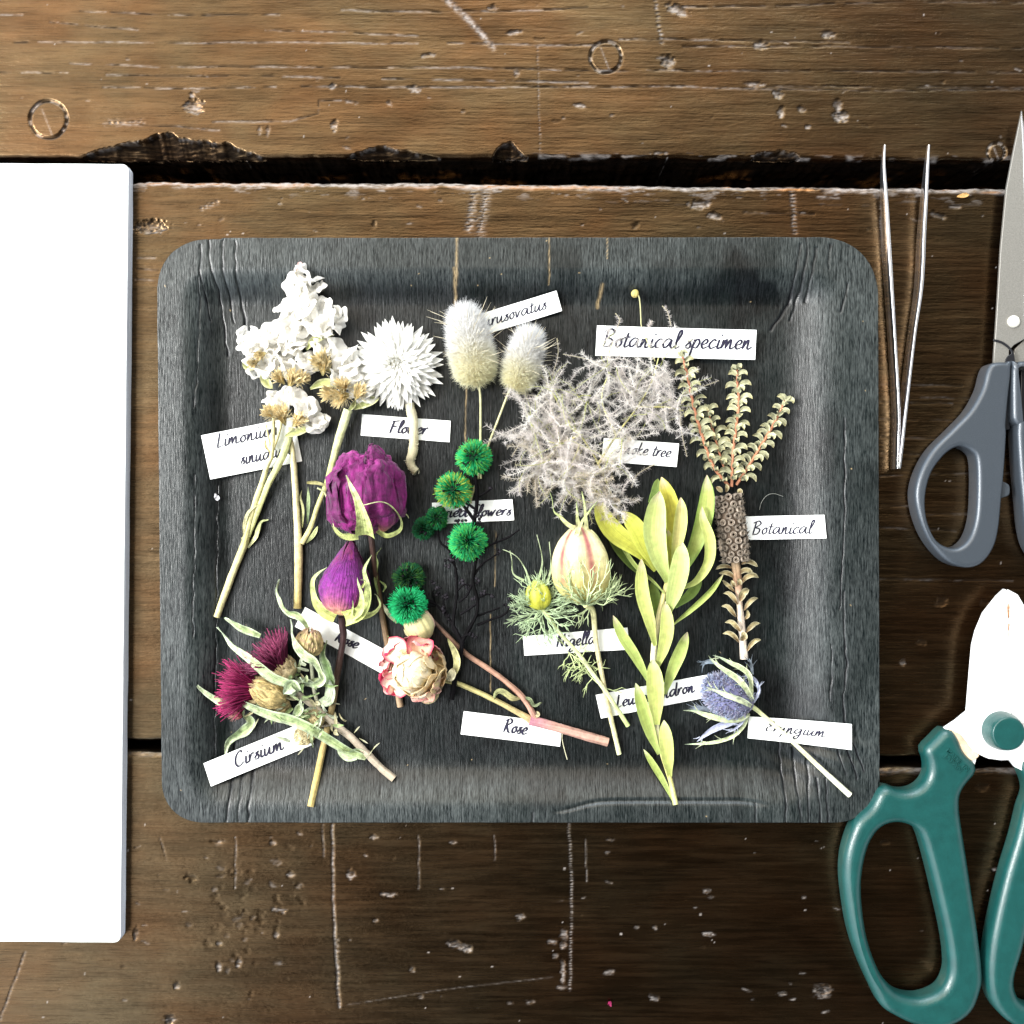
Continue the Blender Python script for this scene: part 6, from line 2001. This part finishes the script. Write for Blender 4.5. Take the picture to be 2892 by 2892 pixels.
def make_leucadendron():
    o = thing("leucadendron_branch", P(1908, 2273, 14), "long yellow-green leathery leaved branch, pale bracts cupped at the top", "dried foliage")
    stem_part(o, [(1908, 2273, 22), (1900, 2235, 23), (1890, 2193, 24), (1860, 2093, 26), (1855, 2027, 28), (1847, 1930, 32), (1846, 1847, 34), (1855, 1770, 38), (1870, 1700, 44), (1887, 1640, 52)], [8, 7, 7, 7.5, 7.5, 8, 9, 8, 8, 8],
              [L3(.48, .48, .20), L3(.44, .40, .14), L3(.66, .66, .42), L3(.70, .72, .50), L3(.62, .55, .28), L3(.5, .45, .15)])

    def z8(p):
        return (1620 + p[0] / 3, 1310 + p[1] / 3, p[2])

    def z9(p):
        return (1780 + p[0] / 3, 1660 + p[1] / 3, p[2])
    Y1 = [L3(.42, .46, .10), L3(.48, .50, .09), L3(.52, .52, .10)]
    Y2 = [L3(.44, .50, .16), L3(.50, .55, .20), L3(.54, .58, .22)]
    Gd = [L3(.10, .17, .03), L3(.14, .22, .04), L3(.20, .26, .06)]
    G2 = [L3(.42, .50, .20), L3(.40, .49, .17), L3(.38, .46, .15)]
    lv = [  # behind first
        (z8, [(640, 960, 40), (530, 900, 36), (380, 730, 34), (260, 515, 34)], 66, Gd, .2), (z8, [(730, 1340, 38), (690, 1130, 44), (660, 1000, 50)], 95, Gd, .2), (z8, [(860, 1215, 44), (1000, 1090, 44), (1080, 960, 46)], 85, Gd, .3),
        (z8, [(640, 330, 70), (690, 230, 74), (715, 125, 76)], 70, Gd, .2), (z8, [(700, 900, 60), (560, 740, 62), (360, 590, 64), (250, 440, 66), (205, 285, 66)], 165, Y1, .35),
        (z8, [(690, 880, 66), (600, 700, 76), (530, 540, 84), (410, 400, 84)], 150, Y1, .2), (z8, [(840, 800, 64), (850, 560, 82), (810, 330, 96), (745, 112, 98)], 150, [L3(.40, .42, .06), L3(.50, .48, .06), L3(.52, .46, .07)], .3),
        (z8, [(900, 960, 60), (1010, 740, 70), (1090, 520, 84), (1130, 300, 92), (1130, 95, 90)], 142, [L3(.34, .42, .12), L3(.18, .28, .05), L3(.44, .50, .16)], .3),
        (z8, [(770, 1100, 60), (680, 1000, 60), (520, 860, 60), (330, 570, 60)], 36, G2, .3), (z8, [(800, 900, 80), (830, 760, 90), (800, 560, 96)], 80, Y1, .3),
        (z8, [(840, 850, 84), (880, 640, 104), (905, 450, 112), (908, 285, 110)], 112, [L3(.44, .48, .14), L3(.48, .52, .16), L3(.52, .46, .22)], .55), (z8, [(900, 1060, 62), (1040, 990, 78), (1140, 830, 96), (1150, 640, 106), (1095, 470, 108), (1088, 362, 104)], 92, Y2, .45),
        (z8, [(800, 1000, 90), (720, 790, 112), (680, 580, 122), (695, 390, 124), (730, 232, 116)], 190, [L3(.42, .50, .17), L3(.50, .58, .24), L3(.54, .60, .25)], .35), (z8, [(800, 1270, 66), (850, 1090, 96), (900, 880, 116), (922, 664, 112)], 158, [L3(.46, .54, .22), L3(.48, .56, .23), L3(.50, .56, .24)], .3),
        (z8, [(830, 1370, 46), (1000, 1230, 52), (1150, 1090, 54), (1268, 935, 52)], 50, G2, .8), (z8, [(690, 1540, 44), (640, 1320, 66), (580, 1080, 76), (575, 805, 70)], 116, Y2, .3), (z8, [(700, 1740, 50), (760, 1560, 70), (790, 1380, 84), (778, 1165, 80)], 116, Y2, .3),
        (z8, [(650, 1870, 38), (530, 1640, 42), (410, 1450, 40), (335, 1285, 34)], 92, G2, .35), (z8, [(770, 1950, 40), (830, 1760, 52), (900, 1590, 56), (965, 1425, 46)], 110, G2, .3),
        (z9, [(225, 1160, 42), (215, 960, 64), (205, 780, 72), (188, 605, 66)], 146, Y2, .3), (z9, [(245, 1410, 34), (170, 1230, 38), (100, 1010, 40), (45, 808, 34)], 112, G2, .3), (z9, [(335, 1600, 34), (315, 1430, 48), (300, 1270, 52), (285, 1122, 46)], 118, Y2, .3),
        (z9, [(365, 1810, 24), (280, 1640, 26), (190, 1490, 28), (112, 1368, 26)], 56, G2, .35)]
    for fn, pts, w, col, cup in lv:
        pk = L3(.58, .46, .36) if fn is z8 and col is not Gd else None
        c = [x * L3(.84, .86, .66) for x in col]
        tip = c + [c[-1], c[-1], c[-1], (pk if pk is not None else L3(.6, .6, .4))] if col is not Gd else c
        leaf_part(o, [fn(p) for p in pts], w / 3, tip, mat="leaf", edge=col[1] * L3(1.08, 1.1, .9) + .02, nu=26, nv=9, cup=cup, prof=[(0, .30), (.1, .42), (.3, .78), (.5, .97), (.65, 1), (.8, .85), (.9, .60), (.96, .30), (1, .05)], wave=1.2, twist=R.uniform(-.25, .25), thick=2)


make_leucadendron()

# ---- twig with seed capsules


def sprig(b, lv, pts, n, ln, w, col):
    c = spl(PL(pts), n)
    t, s, u = frames(c)
    for i in range(1, n):
        k = 1.0 if i < n - 3 else .75
        ph = (i % 2) * 1.35 + R.gauss(0, .18)
        for sg in (-1, 1):
            out_ = nrm(sg * (s[i] * math.cos(ph) + u[i] * math.sin(ph)) + L3(0, 0, .15))
            l = ln * k * R.uniform(.85, 1.12)
            p0 = c[i]
            p1 = p0 + out_ * l * .38 + t[i] * l * .34
            p2 = p0 + out_ * l * .75 + t[i] * l * .36
            p3 = p0 + out_ * l * 1.05 + t[i] * l * .08
            cc = col * R.uniform(.8, 1.2)
            leaf(lv, [p0, p1, p2, p3], w * R.uniform(.9, 1.15), [cc * .9, cc, cc * 1.1, cc * L3(1.0, .85, .6)], edge=cc * 1.25 + .02, nu=8, nv=5, cup=.6, roll=R.gauss(0, .3), thick=1.0)
    for a in range(4):
        out_ = nrm(rdir(1)[0] * .6 + t[-1])
        leaf(lv, [c[-1], c[-1] + out_ * ln * .35, c[-1] + out_ * ln * .62], w * .7, [col, col * 1.2], nu=6, nv=3, cup=.5)


def make_capsule_twig():
    o = thing("seed_capsule_twig", P(2100, 1860, 14), "brown cylinder of woody seed capsules crowned with small grey-green leafy shoots", "dried twig")
    og = [L3(.30, .13, .07), L3(.40, .17, .09), L3(.36, .14, .08)]
    lc = L3(.40, .40, .25)
    for pts, n, r in (([(2047, 1330, 30), (2020, 1237, 30), (2000, 1160, 30)], 11, 3), ([(2060, 1375, 44), (2013, 1313, 46), (1980, 1220, 50), (1957, 1137, 52), (1940, 1053, 52), (1928, 1008, 50)], 22, 4.5), ([(2067, 1375, 46), (2070, 1287, 48), (2080, 1203, 50), (2087, 1137, 50), (2083, 1085, 48), (2082, 1045, 46)], 20, 4.5),
                      ([(2080, 1370, 42), (2123, 1303, 44), (2173, 1220, 46), (2200, 1170, 46), (2216, 1132, 44)], 17, 4.5)):
        b, lv = MB(), MB()
        tube(b, PL(pts), [r, r, r * .7], og, n=8, rough=.12)
        so = b.build("shoot", M["stem"], o)
        sprig(b, lv, pts, n, 35, 14.5, lc)
        lv.build("leaf", M["dry_leaf"], so)
    # capsules round the spike
    a0, a1 = P(2056, 1396, 52), P(2078, 1588, 52)
    d, e, f = axes(a1 - a0)
    ln = np.linalg.norm(a1 - a0)
    b = MB()
    lathe(b, a0, a1, [(0, 8), (.06, 24), (.2, 31), (.6, 33), (.9, 28), (1, 10)], L3(.10, .075, .055), n=24)
    b.build("spike_core", M["twig"], o)
    row = 0
    for k in range(11):
        t = (k + .5) / 11
        m = 9
        for q in range(m):
            an = 2 * math.pi * (q + .5 * (k % 2)) / m + R.gauss(0, .06)
            out_ = math.cos(an) * e + math.sin(an) * f
            if out_[2] < -.45:
                continue
            p = a0 + d * ln * (t + R.gauss(0, .008)) + out_ * (31 - 5 * abs(2 * t - 1) ** 3)
            dd = nrm(out_ + d * R.gauss(0, .12) + n3(.08))
            cb = MB()
            g = R.uniform(.75, 1.2)
            rr = R.uniform(8.2, 9.6)
            lathe(cb, p - dd * 3, p + dd * 9, [(0, rr * .8), (.5, rr), (.9, rr * 1.02), (1.05, rr * .92), (1.0, rr * .80), (.85, rr * .66)], [L3(.09, .07, .055) * g, L3(.15, .125, .10) * g, L3(.25, .21, .17) * g], n=14, nu=14, rough=.16, seed=q)
            lathe(cb, p + dd * 6.2, p + dd * 9.6, [(0, rr * .70), (.7, rr * .68), (1, rr * .60), (.8, rr * .52), (-.6, rr * .46), (-.6, .1)], [L3(.30, .25, .20) * g, L3(.34, .28, .22) * g, L3(.012, .008, .007)], n=12, nu=14, seed=q, colfn=lambda T, A: np.where((np.arange(14) > 8)[:, None, None], L3(.010, .007, .006), L3(.22, .18, .14) * g) * np.ones(T.shape + (1,)))
            hairs(cb, p[None] + dd * 3 + rdir(7) * 8, nrm(dd + rdir(7) * 1.1), 9, 1.3, L3(.20, .17, .13) * g)
            cb.build("seed_capsule", M["twig"], o)
    st = MB()
    tube(st, PL([(2076, 1580, 44), (2080, 1610, 38), (2084, 1640, 32), (2090, 1720, 26), (2097, 1800, 24), (2102, 1861, 22)]), [13, 13, 9, 10, 10, 11], [L3(.34, .25, .15), L3(.34, .2, .12), L3(.52, .43, .34), L3(.58, .50, .42), L3(.60, .54, .46)], n=10, rough=.12)
    st.build("stem", M["stem"], o)

    def q8(l):
        return [(1620 + x / 3, 1310 + y / 3, z) for x, y, z in l]
    lc2 = [L3(.30, .17, .08), L3(.36, .29, .14), L3(.40, .36, .20)]
    for pts, w in (([(1420, 850, 40), (1470, 825, 50), (1520, 840, 50), (1560, 872, 44)], 17), ([(1340, 880, 36), (1290, 865, 44), (1240, 870, 42), (1202, 895, 36)], 15), ([(1390, 945, 36), (1440, 900, 48), (1490, 905, 50), (1508, 945, 44)], 18), ([(1365, 965, 36), (1320, 930, 46), (1280, 920, 44), (1230, 928, 38)], 17),
                       ([(1420, 1010, 32), (1460, 960, 44), (1520, 940, 46), (1570, 965, 40)], 18), ([(1360, 1080, 30), (1320, 1040, 36), (1285, 1010, 36), (1262, 985, 30)], 14), ([(1410, 1160, 40), (1430, 1100, 56), (1460, 1075, 54), (1485, 1065, 48)], 26), ([(1390, 1190, 36), (1350, 1130, 46), (1310, 1095, 44), (1268, 1098, 38)], 18),
                       ([(1445, 1240, 34), (1480, 1180, 46), (1520, 1145, 46), (1565, 1140, 40)], 17), ([(1375, 1295, 30), (1340, 1250, 40), (1300, 1205, 40), (1250, 1208, 34)], 17), ([(1450, 1320, 24), (1475, 1280, 28), (1465, 1230, 28)], 14), ([(1415, 1420, 34), (1370, 1370, 46), (1330, 1335, 44), (1282, 1345, 38)], 18),
                       ([(1460, 1430, 34), (1490, 1390, 46), (1530, 1355, 46), (1580, 1352, 40)], 17), ([(1430, 1500, 42), (1440, 1450, 56), (1425, 1425, 54)], 26), ([(1400, 1510, 32), (1360, 1460, 42), (1310, 1430, 40), (1262, 1440, 34)], 17), ([(1470, 1585, 28), (1500, 1530, 40), (1540, 1495, 42), (1588, 1490, 36)], 17),
                       ([(1365, 1040, 44), (1345, 1010, 54), (1340, 985, 52)], 16), ([(1400, 1030, 44), (1405, 1000, 56), (1395, 970, 54)], 18), ([(1210, 195, 40), (1235, 215, 44), (1260, 240, 44)], 18), ([(1290, 240, 50), (1300, 200, 56), (1290, 170, 54)], 14), ([(1410, 260, 54), (1405, 230, 60), (1390, 215, 58)], 20)):
        leaf_part(o, q8(pts), w * .8, [x * R.uniform(.85, 1.15) for x in lc2], wave=1.5, cup=.6, edge=L3(.52, .48, .32), nu=10)


make_capsule_twig()

# ---- sea holly


def make_sea_holly():
    o = thing("sea_holly", P(2400, 2245, 24), "lavender-blue thistle-like flower head with spiny pale bracts and a cream stem", "dried flower")
    base, tip = P(2122, 1996, 50), P(1994, 1932, 66)
    d, e, f = axes(tip - base)
    ln = np.linalg.norm(tip - base)
    b = MB()
    prof = [(0, 12), (.12, 36), (.32, 52), (.58, 54), (.8, 42), (.94, 22), (1, .2)]
    lathe(b, base, tip, prof, [L3(.32, .30, .42), L3(.20, .20, .36), L3(.22, .24, .42)], n=34, rough=.08, nu=30)
    m = 1900
    t = rng.uniform(.05, 1, m)
    a = rng.uniform(0, 2 * np.pi, m)
    pr = np.interp(t, [p[0] for p in prof], [p[1] for p in prof])
    out_ = np.cos(a)[:, None] * e + np.sin(a)[:, None] * f
    B = base + d * (t * ln)[:, None] + out_ * (pr * .94)[:, None]
    D = nrm(out_ + d * (.35 + 1.0 * t ** 2)[:, None] + rng.normal(size=(m, 3)) * .15)
    g = rng.uniform(.7, 1.2, (m, 1))
    hairs(b, B, D, rng.uniform(9, 19, m), 1.9, L3(.19, .19, .29) * g, tipcol=np.where(rng.random((m, 1)) < .5, L3(.33, .40, .56), L3(.38, .37, .47)) * g, tipr=.4)
    b.build("flower_head", M["hair"], o)
    pale = [L3(.56, .62, .40), L3(.52, .60, .34), L3(.46, .56, .44)]
    blu = [L3(.50, .54, .66), L3(.46, .48, .66), L3(.42, .46, .56)]
    br = [([(2123, 1968, 84), (2116, 1910, 96), (2090, 1885, 98), (2063, 1873, 96), (2035, 1858, 90), (2013, 1850, 84)], 15, pale), ([(2126, 1978, 90), (2105, 1942, 108), (2080, 1915, 112), (2040, 1888, 110), (2012, 1866, 100), (2000, 1851, 96)], 17, pale),
          ([(2122, 1994, 96), (2095, 1978, 122), (2063, 1966, 132), (2025, 1950, 130), (1993, 1940, 124)], 17, [L3(.60, .66, .44), L3(.62, .68, .50), L3(.60, .66, .60)]), ([(2114, 2018, 56), (2085, 2032, 60), (2040, 2030, 62), (1993, 2018, 58), (1960, 2007, 52), (1930, 2006, 46)], 17, pale),
          ([(2116, 2015, 40), (2100, 2050, 36), (2070, 2078, 32), (2027, 2094, 28), (1980, 2100, 24), (1933, 2102, 20)], 11, pale), ([(2110, 2022, 40), (2060, 2040, 34), (2020, 2056, 30), (1995, 2072, 26), (1967, 2096, 22)], 20, blu), ([(2140, 1970, 60), (2143, 1945, 64), (2128, 1915, 66), (2100, 1905, 66)], 10, blu),
          ([(2020, 1872, 60), (1998, 1868, 60), (1976, 1880, 56)], 12, [L3(.20, .25, .30), L3(.25, .30, .36)]), ([(2126, 1905, 40), (2122, 1885, 44), (2116, 1860, 44)], 9, [L3(.22, .26, .30), L3(.18, .22, .26)]), ([(2030, 2010, 34), (1985, 2000, 32), (1945, 2000, 28)], 14, [L3(.26, .30, .36), L3(.22, .26, .32)]),
          ([(2112, 2020, 50), (2085, 2050, 46), (2050, 2072, 40)], 8, blu), ([(2130, 1985, 80), (2142, 1950, 84), (2140, 1925, 80)], 7, blu)]
    for pts, w, col in br:
        bb = MB()
        W = PL(pts)
        leaf(bb, W, w, col, prof=BLADE, cup=.6, nu=18, wave=2, twist=R.uniform(-.5, .5), edge=col[0] * 1.1)
        c = spl(W, 30)
        tt, s, u = frames(c)
        for q in range(5):
            i = R.randint(8, 26)
            sg = R.choice([-1, 1])
            dd = nrm(tt[i] + sg * s[i] * .9 + n3(.2))
            tube(bb, [c[i] + sg * s[i] * w * .25, c[i] + dd * 12, c[i] + dd * R.uniform(20, 30)], [1.8, 1.2, .3], col[0], n=5, seg=5)
        bb.build("bract", M["dry_leaf"], o)
    stem_part(o, [(2120, 1993, 50), (2135, 2003, 46), (2160, 2024, 44), (2190, 2050, 46), (2247, 2103, 56), (2320, 2172, 66), (2400, 2245, 66)], [7, 5.5, 5.5, 6, 6.5, 7.5, 8.5], [L3(.50, .54, .26), L3(.60, .60, .34), L3(.66, .66, .42), L3(.62, .58, .34), L3(.74, .74, .54), L3(.74, .76, .56)])


make_sea_holly()

# ---- thistle


def make_thistle():
    o = thing("thistle", P(1113, 2200, 14), "thistle with two crimson tufted heads, tan spiny buds and twisting grey-green leaves", "dried flower")
    gb = [L3(.36, .32, .24), L3(.42, .36, .28), L3(.36, .30, .22)]
    stem_part(o, [(838, 1958, 56), (870, 1982, 52), (900, 2007, 48), (945, 2045, 44), (990, 2082, 38), (1040, 2132, 32), (1080, 2172, 28), (1113, 2200, 26)], [8, 9, 10, 10.5, 10, 10, 10, 11], gb, n=11, rough=.12)
    stem_part(o, [(900, 2000, 46), (885, 1940, 50), (880, 1880, 56), (875, 1840, 60)], [6, 5, 5, 5], [L3(.42, .42, .3), L3(.40, .44, .3)])
    stem_part(o, [(940, 2045, 36), (900, 2050, 36), (890, 2040, 38)], [5, 4, 4], gb)

    def head(base, d, ln, sp, n, col, tip, inv, ir, il):
        b = MB()
        d, e, f = axes(d)
        a = rng.uniform(0, 2 * np.pi, n)
        k = np.sqrt(rng.random(n))
        out_ = np.cos(a)[:, None] * e + np.sin(a)[:, None] * f
        D = nrm(d + out_ * (k * sp)[:, None] + rng.normal(size=(n, 3)) * .09)
        B = base + out_ * (k * ir * .8)[:, None] + d * 4
        g = rng.uniform(.55, 1.25, (n, 1))
        hairs(b, B, D, ln * rng.uniform(.82, 1.08, n), 1.9, col * g, bend=rng.normal(size=(n, 3)) * 11, tipcol=tip * g * rng.uniform(.7, 1.7, (n, 1)), tipr=.6)
        h = b.build("tuft", M["hair"], o)
        b = MB()
        lathe(b, base - d * il, base + d * 8, [(0, 4), (.15, ir * .7), (.4, ir), (.75, ir * .92), (1, ir * .7)], inv, n=26, rough=.06)
        m = 240
        t = rng.uniform(0, .9, m)
        a = rng.uniform(0, 2 * np.pi, m)
        out_ = np.cos(a)[:, None] * e + np.sin(a)[:, None] * f
        rr = np.interp(t, [0, .15, .4, .75, 1], [4, ir * .7, ir, ir * .92, ir * .7])
        for i in range(m):
            p = base - d * il + d * (t[i] * (il + 8)) + out_[i] * rr[i]
            dr = nrm(d + out_[i] * (.55 - .5 * t[i]))
            c = L3(*(np.asarray(inv[1]) * R.uniform(.75, 1.3)))
            leaf(b, [p - dr * 3, p + dr * 9 + out_[i] * 1.5, p + dr * R.uniform(16, 24) + n3(1.2)], 3.8, [c * .8, c, c * 1.15], nu=6, nv=3, cup=.5, thick=0)
        b.build("involucre", M["dry_leaf"], h)
        return h

    tan = [L3(.44, .36, .20), L3(.56, .45, .25), L3(.56, .44, .28)]
    head(P(793, 1885, 70), L3(-.62, .70, .12), 78, .85, 420, L3(.11, .005, .04), L3(.19, .03, .08), tan, 36, 44)
    head(P(722, 1950, 72), L3(-.97, .10, .08), 88, .62, 460, L3(.19, .006, .055), L3(.25, .014, .08), tan, 40, 90)
    # golden unopened heads

    def bud(c, d, r, l, col, tip):
        b = MB()
        d, e, f = axes(d)
        lathe(b, c - d * l, c + d * l * .8, [(0, 3), (.15, r * .6), (.4, r * .95), (.65, r * .92), (.9, r * .6), (1, r * .3)], [col * .75, col * .8], n=22)
        m = 130
        for i in range(m):
            t, a = R.uniform(-.95, .6), R.uniform(0, 6.28)
            out_ = math.cos(a) * e + math.sin(a) * f
            rr = r * math.sqrt(max(.05, 1 - t * t)) * .95
            p = c + d * l * t + out_ * rr
            q = c + d * l * min(1.0, t + .45) + out_ * r * math.sqrt(max(.12, 1 - min(1., t + .45) ** 2)) * .98
            g = R.uniform(.75, 1.25)
            leaf(b, [p, (p + q) / 2 + out_ * 2.5, q + d * R.uniform(2, 8)], 4.6, [col * g, col * g * 1.1, tip * g], nu=7, nv=3, cup=.5, thick=0)
        D = nrm(d + rng.normal(size=(22, 3)) * .45)
        hairs(b, c + D * l * .6, D, rng.uniform(12, 24, 22), 1.3, tip, tipcol=tip)
        return b.build("bud", M["dry_leaf"], o)

    bud(P(760, 1957, 104), L3(-.9, .45, .1), 38, 50, L3(.54, .42, .18), L3(.60, .47, .24))
    bud(P(873, 1818, 74), L3(.12, .95, .15), 38, 40, L3(.56, .46, .22), L3(.50, .30, .24))
    bud(P(890, 2032, 54), L3(-.5, .8, .2), 24, 28, L3(.56, .46, .24), L3(.6, .5, .3))
    bud(P(862, 2074, 40), L3(-.6, -.5, .1), 26, 28, L3(.58, .50, .28), L3(.66, .58, .36))
    bud(P(788, 2000, 60), L3(-.8, -.5, .1), 30, 34, L3(.56, .44, .22), L3(.6, .48, .28))
    bud(P(675, 2012, 50), L3(-.8, -.6, .1), 14, 16, L3(.26, .06, .07), L3(.40, .18, .16))
    gl = [L3(.34, .42, .20), L3(.34, .44, .20), L3(.46, .54, .36)]
    gp = [L3(.44, .52, .30), L3(.40, .50, .26), L3(.52, .60, .46)]
    ed = L3(.52, .60, .42)
    for pts, w, col, tw in (([(845, 1948, 104), (815, 1930, 122), (773, 1913, 134), (735, 1882, 138), (707, 1860, 136), (663, 1827, 124), (640, 1800, 110), (613, 1771, 96)], 28, gp, .5), ([(1023, 2134, 34), (985, 2120, 44), (940, 2093, 60), (873, 2053, 84), (815, 2030, 96), (773, 2020, 100), (707, 1993, 100), (665, 1972, 92), (625, 1953, 80)], 32, gl, .4),
                            ([(690, 2012, 50), (660, 1998, 52), (623, 1980, 50), (585, 1958, 46), (562, 1940, 44), (558, 1935, 44)], 26, gl, .5), ([(695, 2018, 44), (709, 2040, 40), (690, 2062, 34), (657, 2082, 30), (640, 2106, 26), (636, 2130, 24)], 30, gl, .9), ([(735, 1796, 60), (712, 1786, 62), (690, 1777, 62), (657, 1757, 58), (634, 1745, 54)], 22, gl, .5),
                            ([(872, 1782, 60), (858, 1755, 66), (840, 1737, 66), (817, 1729, 62), (800, 1712, 60), (786, 1685, 62), (783, 1660, 62), (789, 1636, 58)], 19, gl, 1.2), ([(906, 1900, 90), (890, 1868, 104), (862, 1850, 112), (840, 1825, 110), (826, 1790, 102), (818, 1749, 92)], 24, gp, .7), ([(905, 1898, 90), (910, 1920, 98), (890, 1934, 104), (862, 1928, 104), (848, 1912, 100)], 22, gp, .9),
                            ([(925, 1965, 46), (935, 1925, 54), (925, 1880, 58), (913, 1850, 60), (922, 1808, 56)], 27, [L3(.16, .26, .10), L3(.20, .32, .12), L3(.24, .34, .15)], .5), ([(840, 1955, 110), (825, 1935, 126), (812, 1950, 128), (800, 1960, 122)], 40, gp, .5), ([(905, 1985, 56), (930, 1975, 62), (936, 1945, 62), (930, 1920, 58)], 34, [L3(.44, .50, .34), L3(.50, .56, .44)], .7),
                            ([(1036, 2138, 30), (1010, 2125, 38), (985, 2130, 42), (965, 2118, 40), (955, 2100, 38)], 36, gl, .9), ([(850, 1990, 90), (840, 2010, 96), (825, 2025, 94)], 26, gl, .6), ([(878, 2018, 60), (862, 2030, 70), (845, 2028, 74)], 24, gl, .6)):
        leaf_part(o, pts, w, col, edge=ed, wave=4.5, twist=tw, cup=.5, nu=30, prof=BLADE)
    # small spiny tangle round the joint
    for q in range(80):
        x, y = R.choice([(R.gauss(850, 40), R.gauss(1975, 36)), (R.gauss(830, 26), R.gauss(1915, 24)), (R.gauss(900, 40), R.gauss(2045, 30)), (R.gauss(760, 40), R.gauss(2000, 16))])
        z = R.uniform(50, 110)
        a = R.uniform(0, 6.28)
        l = R.uniform(14, 34)
        p = P(x, y, z)
        dd = L3(math.cos(a), math.sin(a), R.uniform(-.2, .5))
        g = R.choice([L3(.40, .48, .26), L3(.28, .38, .16), L3(.54, .50, .30), L3(.5, .56, .4)]) * R.uniform(.8, 1.15)
        b = MB()
        leaf(b, [p, p + dd * l * .5 + n3(3), p + dd * l * 1.25 + n3(4)], R.uniform(5, 12), [g * .8, g, g * 1.2], nu=9, nv=5, cup=.5, wave=1.5, twist=R.uniform(-1, 1), prof=BLADE)
        b.build("bract", M["dry_leaf"], o)
    for x, y, a in ((1000, 2070, .9), (1015, 2085, -.5), (1052, 2118, .9), (1052, 2118, -2.2), (910, 1990, .05), (935, 1985, -.1), (930, 2050, 1.0), (860, 2110, 4.0), (730, 2030, 4.2)):
        b = MB()
        p = P(x, y, 40)
        dd = L3(math.cos(a), math.sin(a), .1)
        leaf(b, [p, p + dd * 14, p + dd * 30 + n3(2)], 4, [L3(.5, .5, .3), L3(.7, .68, .5)], nu=7, nv=3, cup=.6)
        b.build("spine", M["dry_leaf"], o)


make_thistle()

# ---- loose bits


def make_bits():
    b = MB()
    leaf(b, PL([(606, 1394, 14), (612, 1404, 20), (618, 1412, 16)]), 14, [L3(.7, .7, .72), L3(.75, .75, .78)], wave=4, prof=PETAL)
    tag(b.build("petal_flake", M["petal"], None), "tiny white petal flake lying on the dark tray below the Limonium card", "petal flake")
    b = MB()
    tube(b, PL([(2145, 1440, 14), (2150, 1420, 18), (2165, 1400, 22), (2185, 1394, 24), (2212, 1402, 18)]), .6, L3(.30, .31, .28), n=5)
    tag(b.build("curled_fibre", M["hair"], None), "thin curled plant fibre lying on the tray above the Botanical card", "plant fibre", "loose fibres on the tray")
    b = MB()
    tube(b, PL([(1600, 2060, 22), (1588, 2075, 20), (1590, 2100, 18), (1602, 2145, 16)]), 1.2, L3(.66, .64, .44), n=5)
    tag(b.build("curled_fibre", M["hair"], None), "cream fibre hanging from the corner of the Rose card under the pinkish stem", "plant fibre", "loose fibres on the tray")
    b = MB()
    for k in range(4):
        p = P(1263 + R.gauss(0, 5), 2192 + R.gauss(0, 5), 16 + R.random() * 5)
        dd = rdir(1)[0]
        leaf(b, [p - dd * 5, p + n3(2), p + dd * 5], 6, [L3(.55, .45, .35), L3(.6, .5, .4)], nu=6, nv=4, wave=2)
    tag(b.build("chaff_crumb", M["dry_leaf"], None), "small curled brown crumb of dry plant on the lower part of the tray", "crumb")
    b = MB()
    leaf(b, PL([(1716, 2838, 3), (1722, 2830, 8), (1724, 2842, 4)]), 8, [L3(.5, .03, .16), L3(.55, .06, .2)], wave=2, prof=PETAL)
    tag(b.build("petal_flake", M["petal"], None), "tiny pink petal speck on the dark plank near the lower picture edge", "petal flake")
    b = MB()
    leaf(b, PL([(2703, 555, 2), (2722, 552, 5), (2738, 549, 2)]), 13, [L3(.62, .36, .12), L3(.68, .42, .16)], wave=1.5)
    tag(b.build("wood_splinter", M["pod"], None), "small tan wood splinter on the plank edge beside the grey scissors", "splinter")


make_bits()
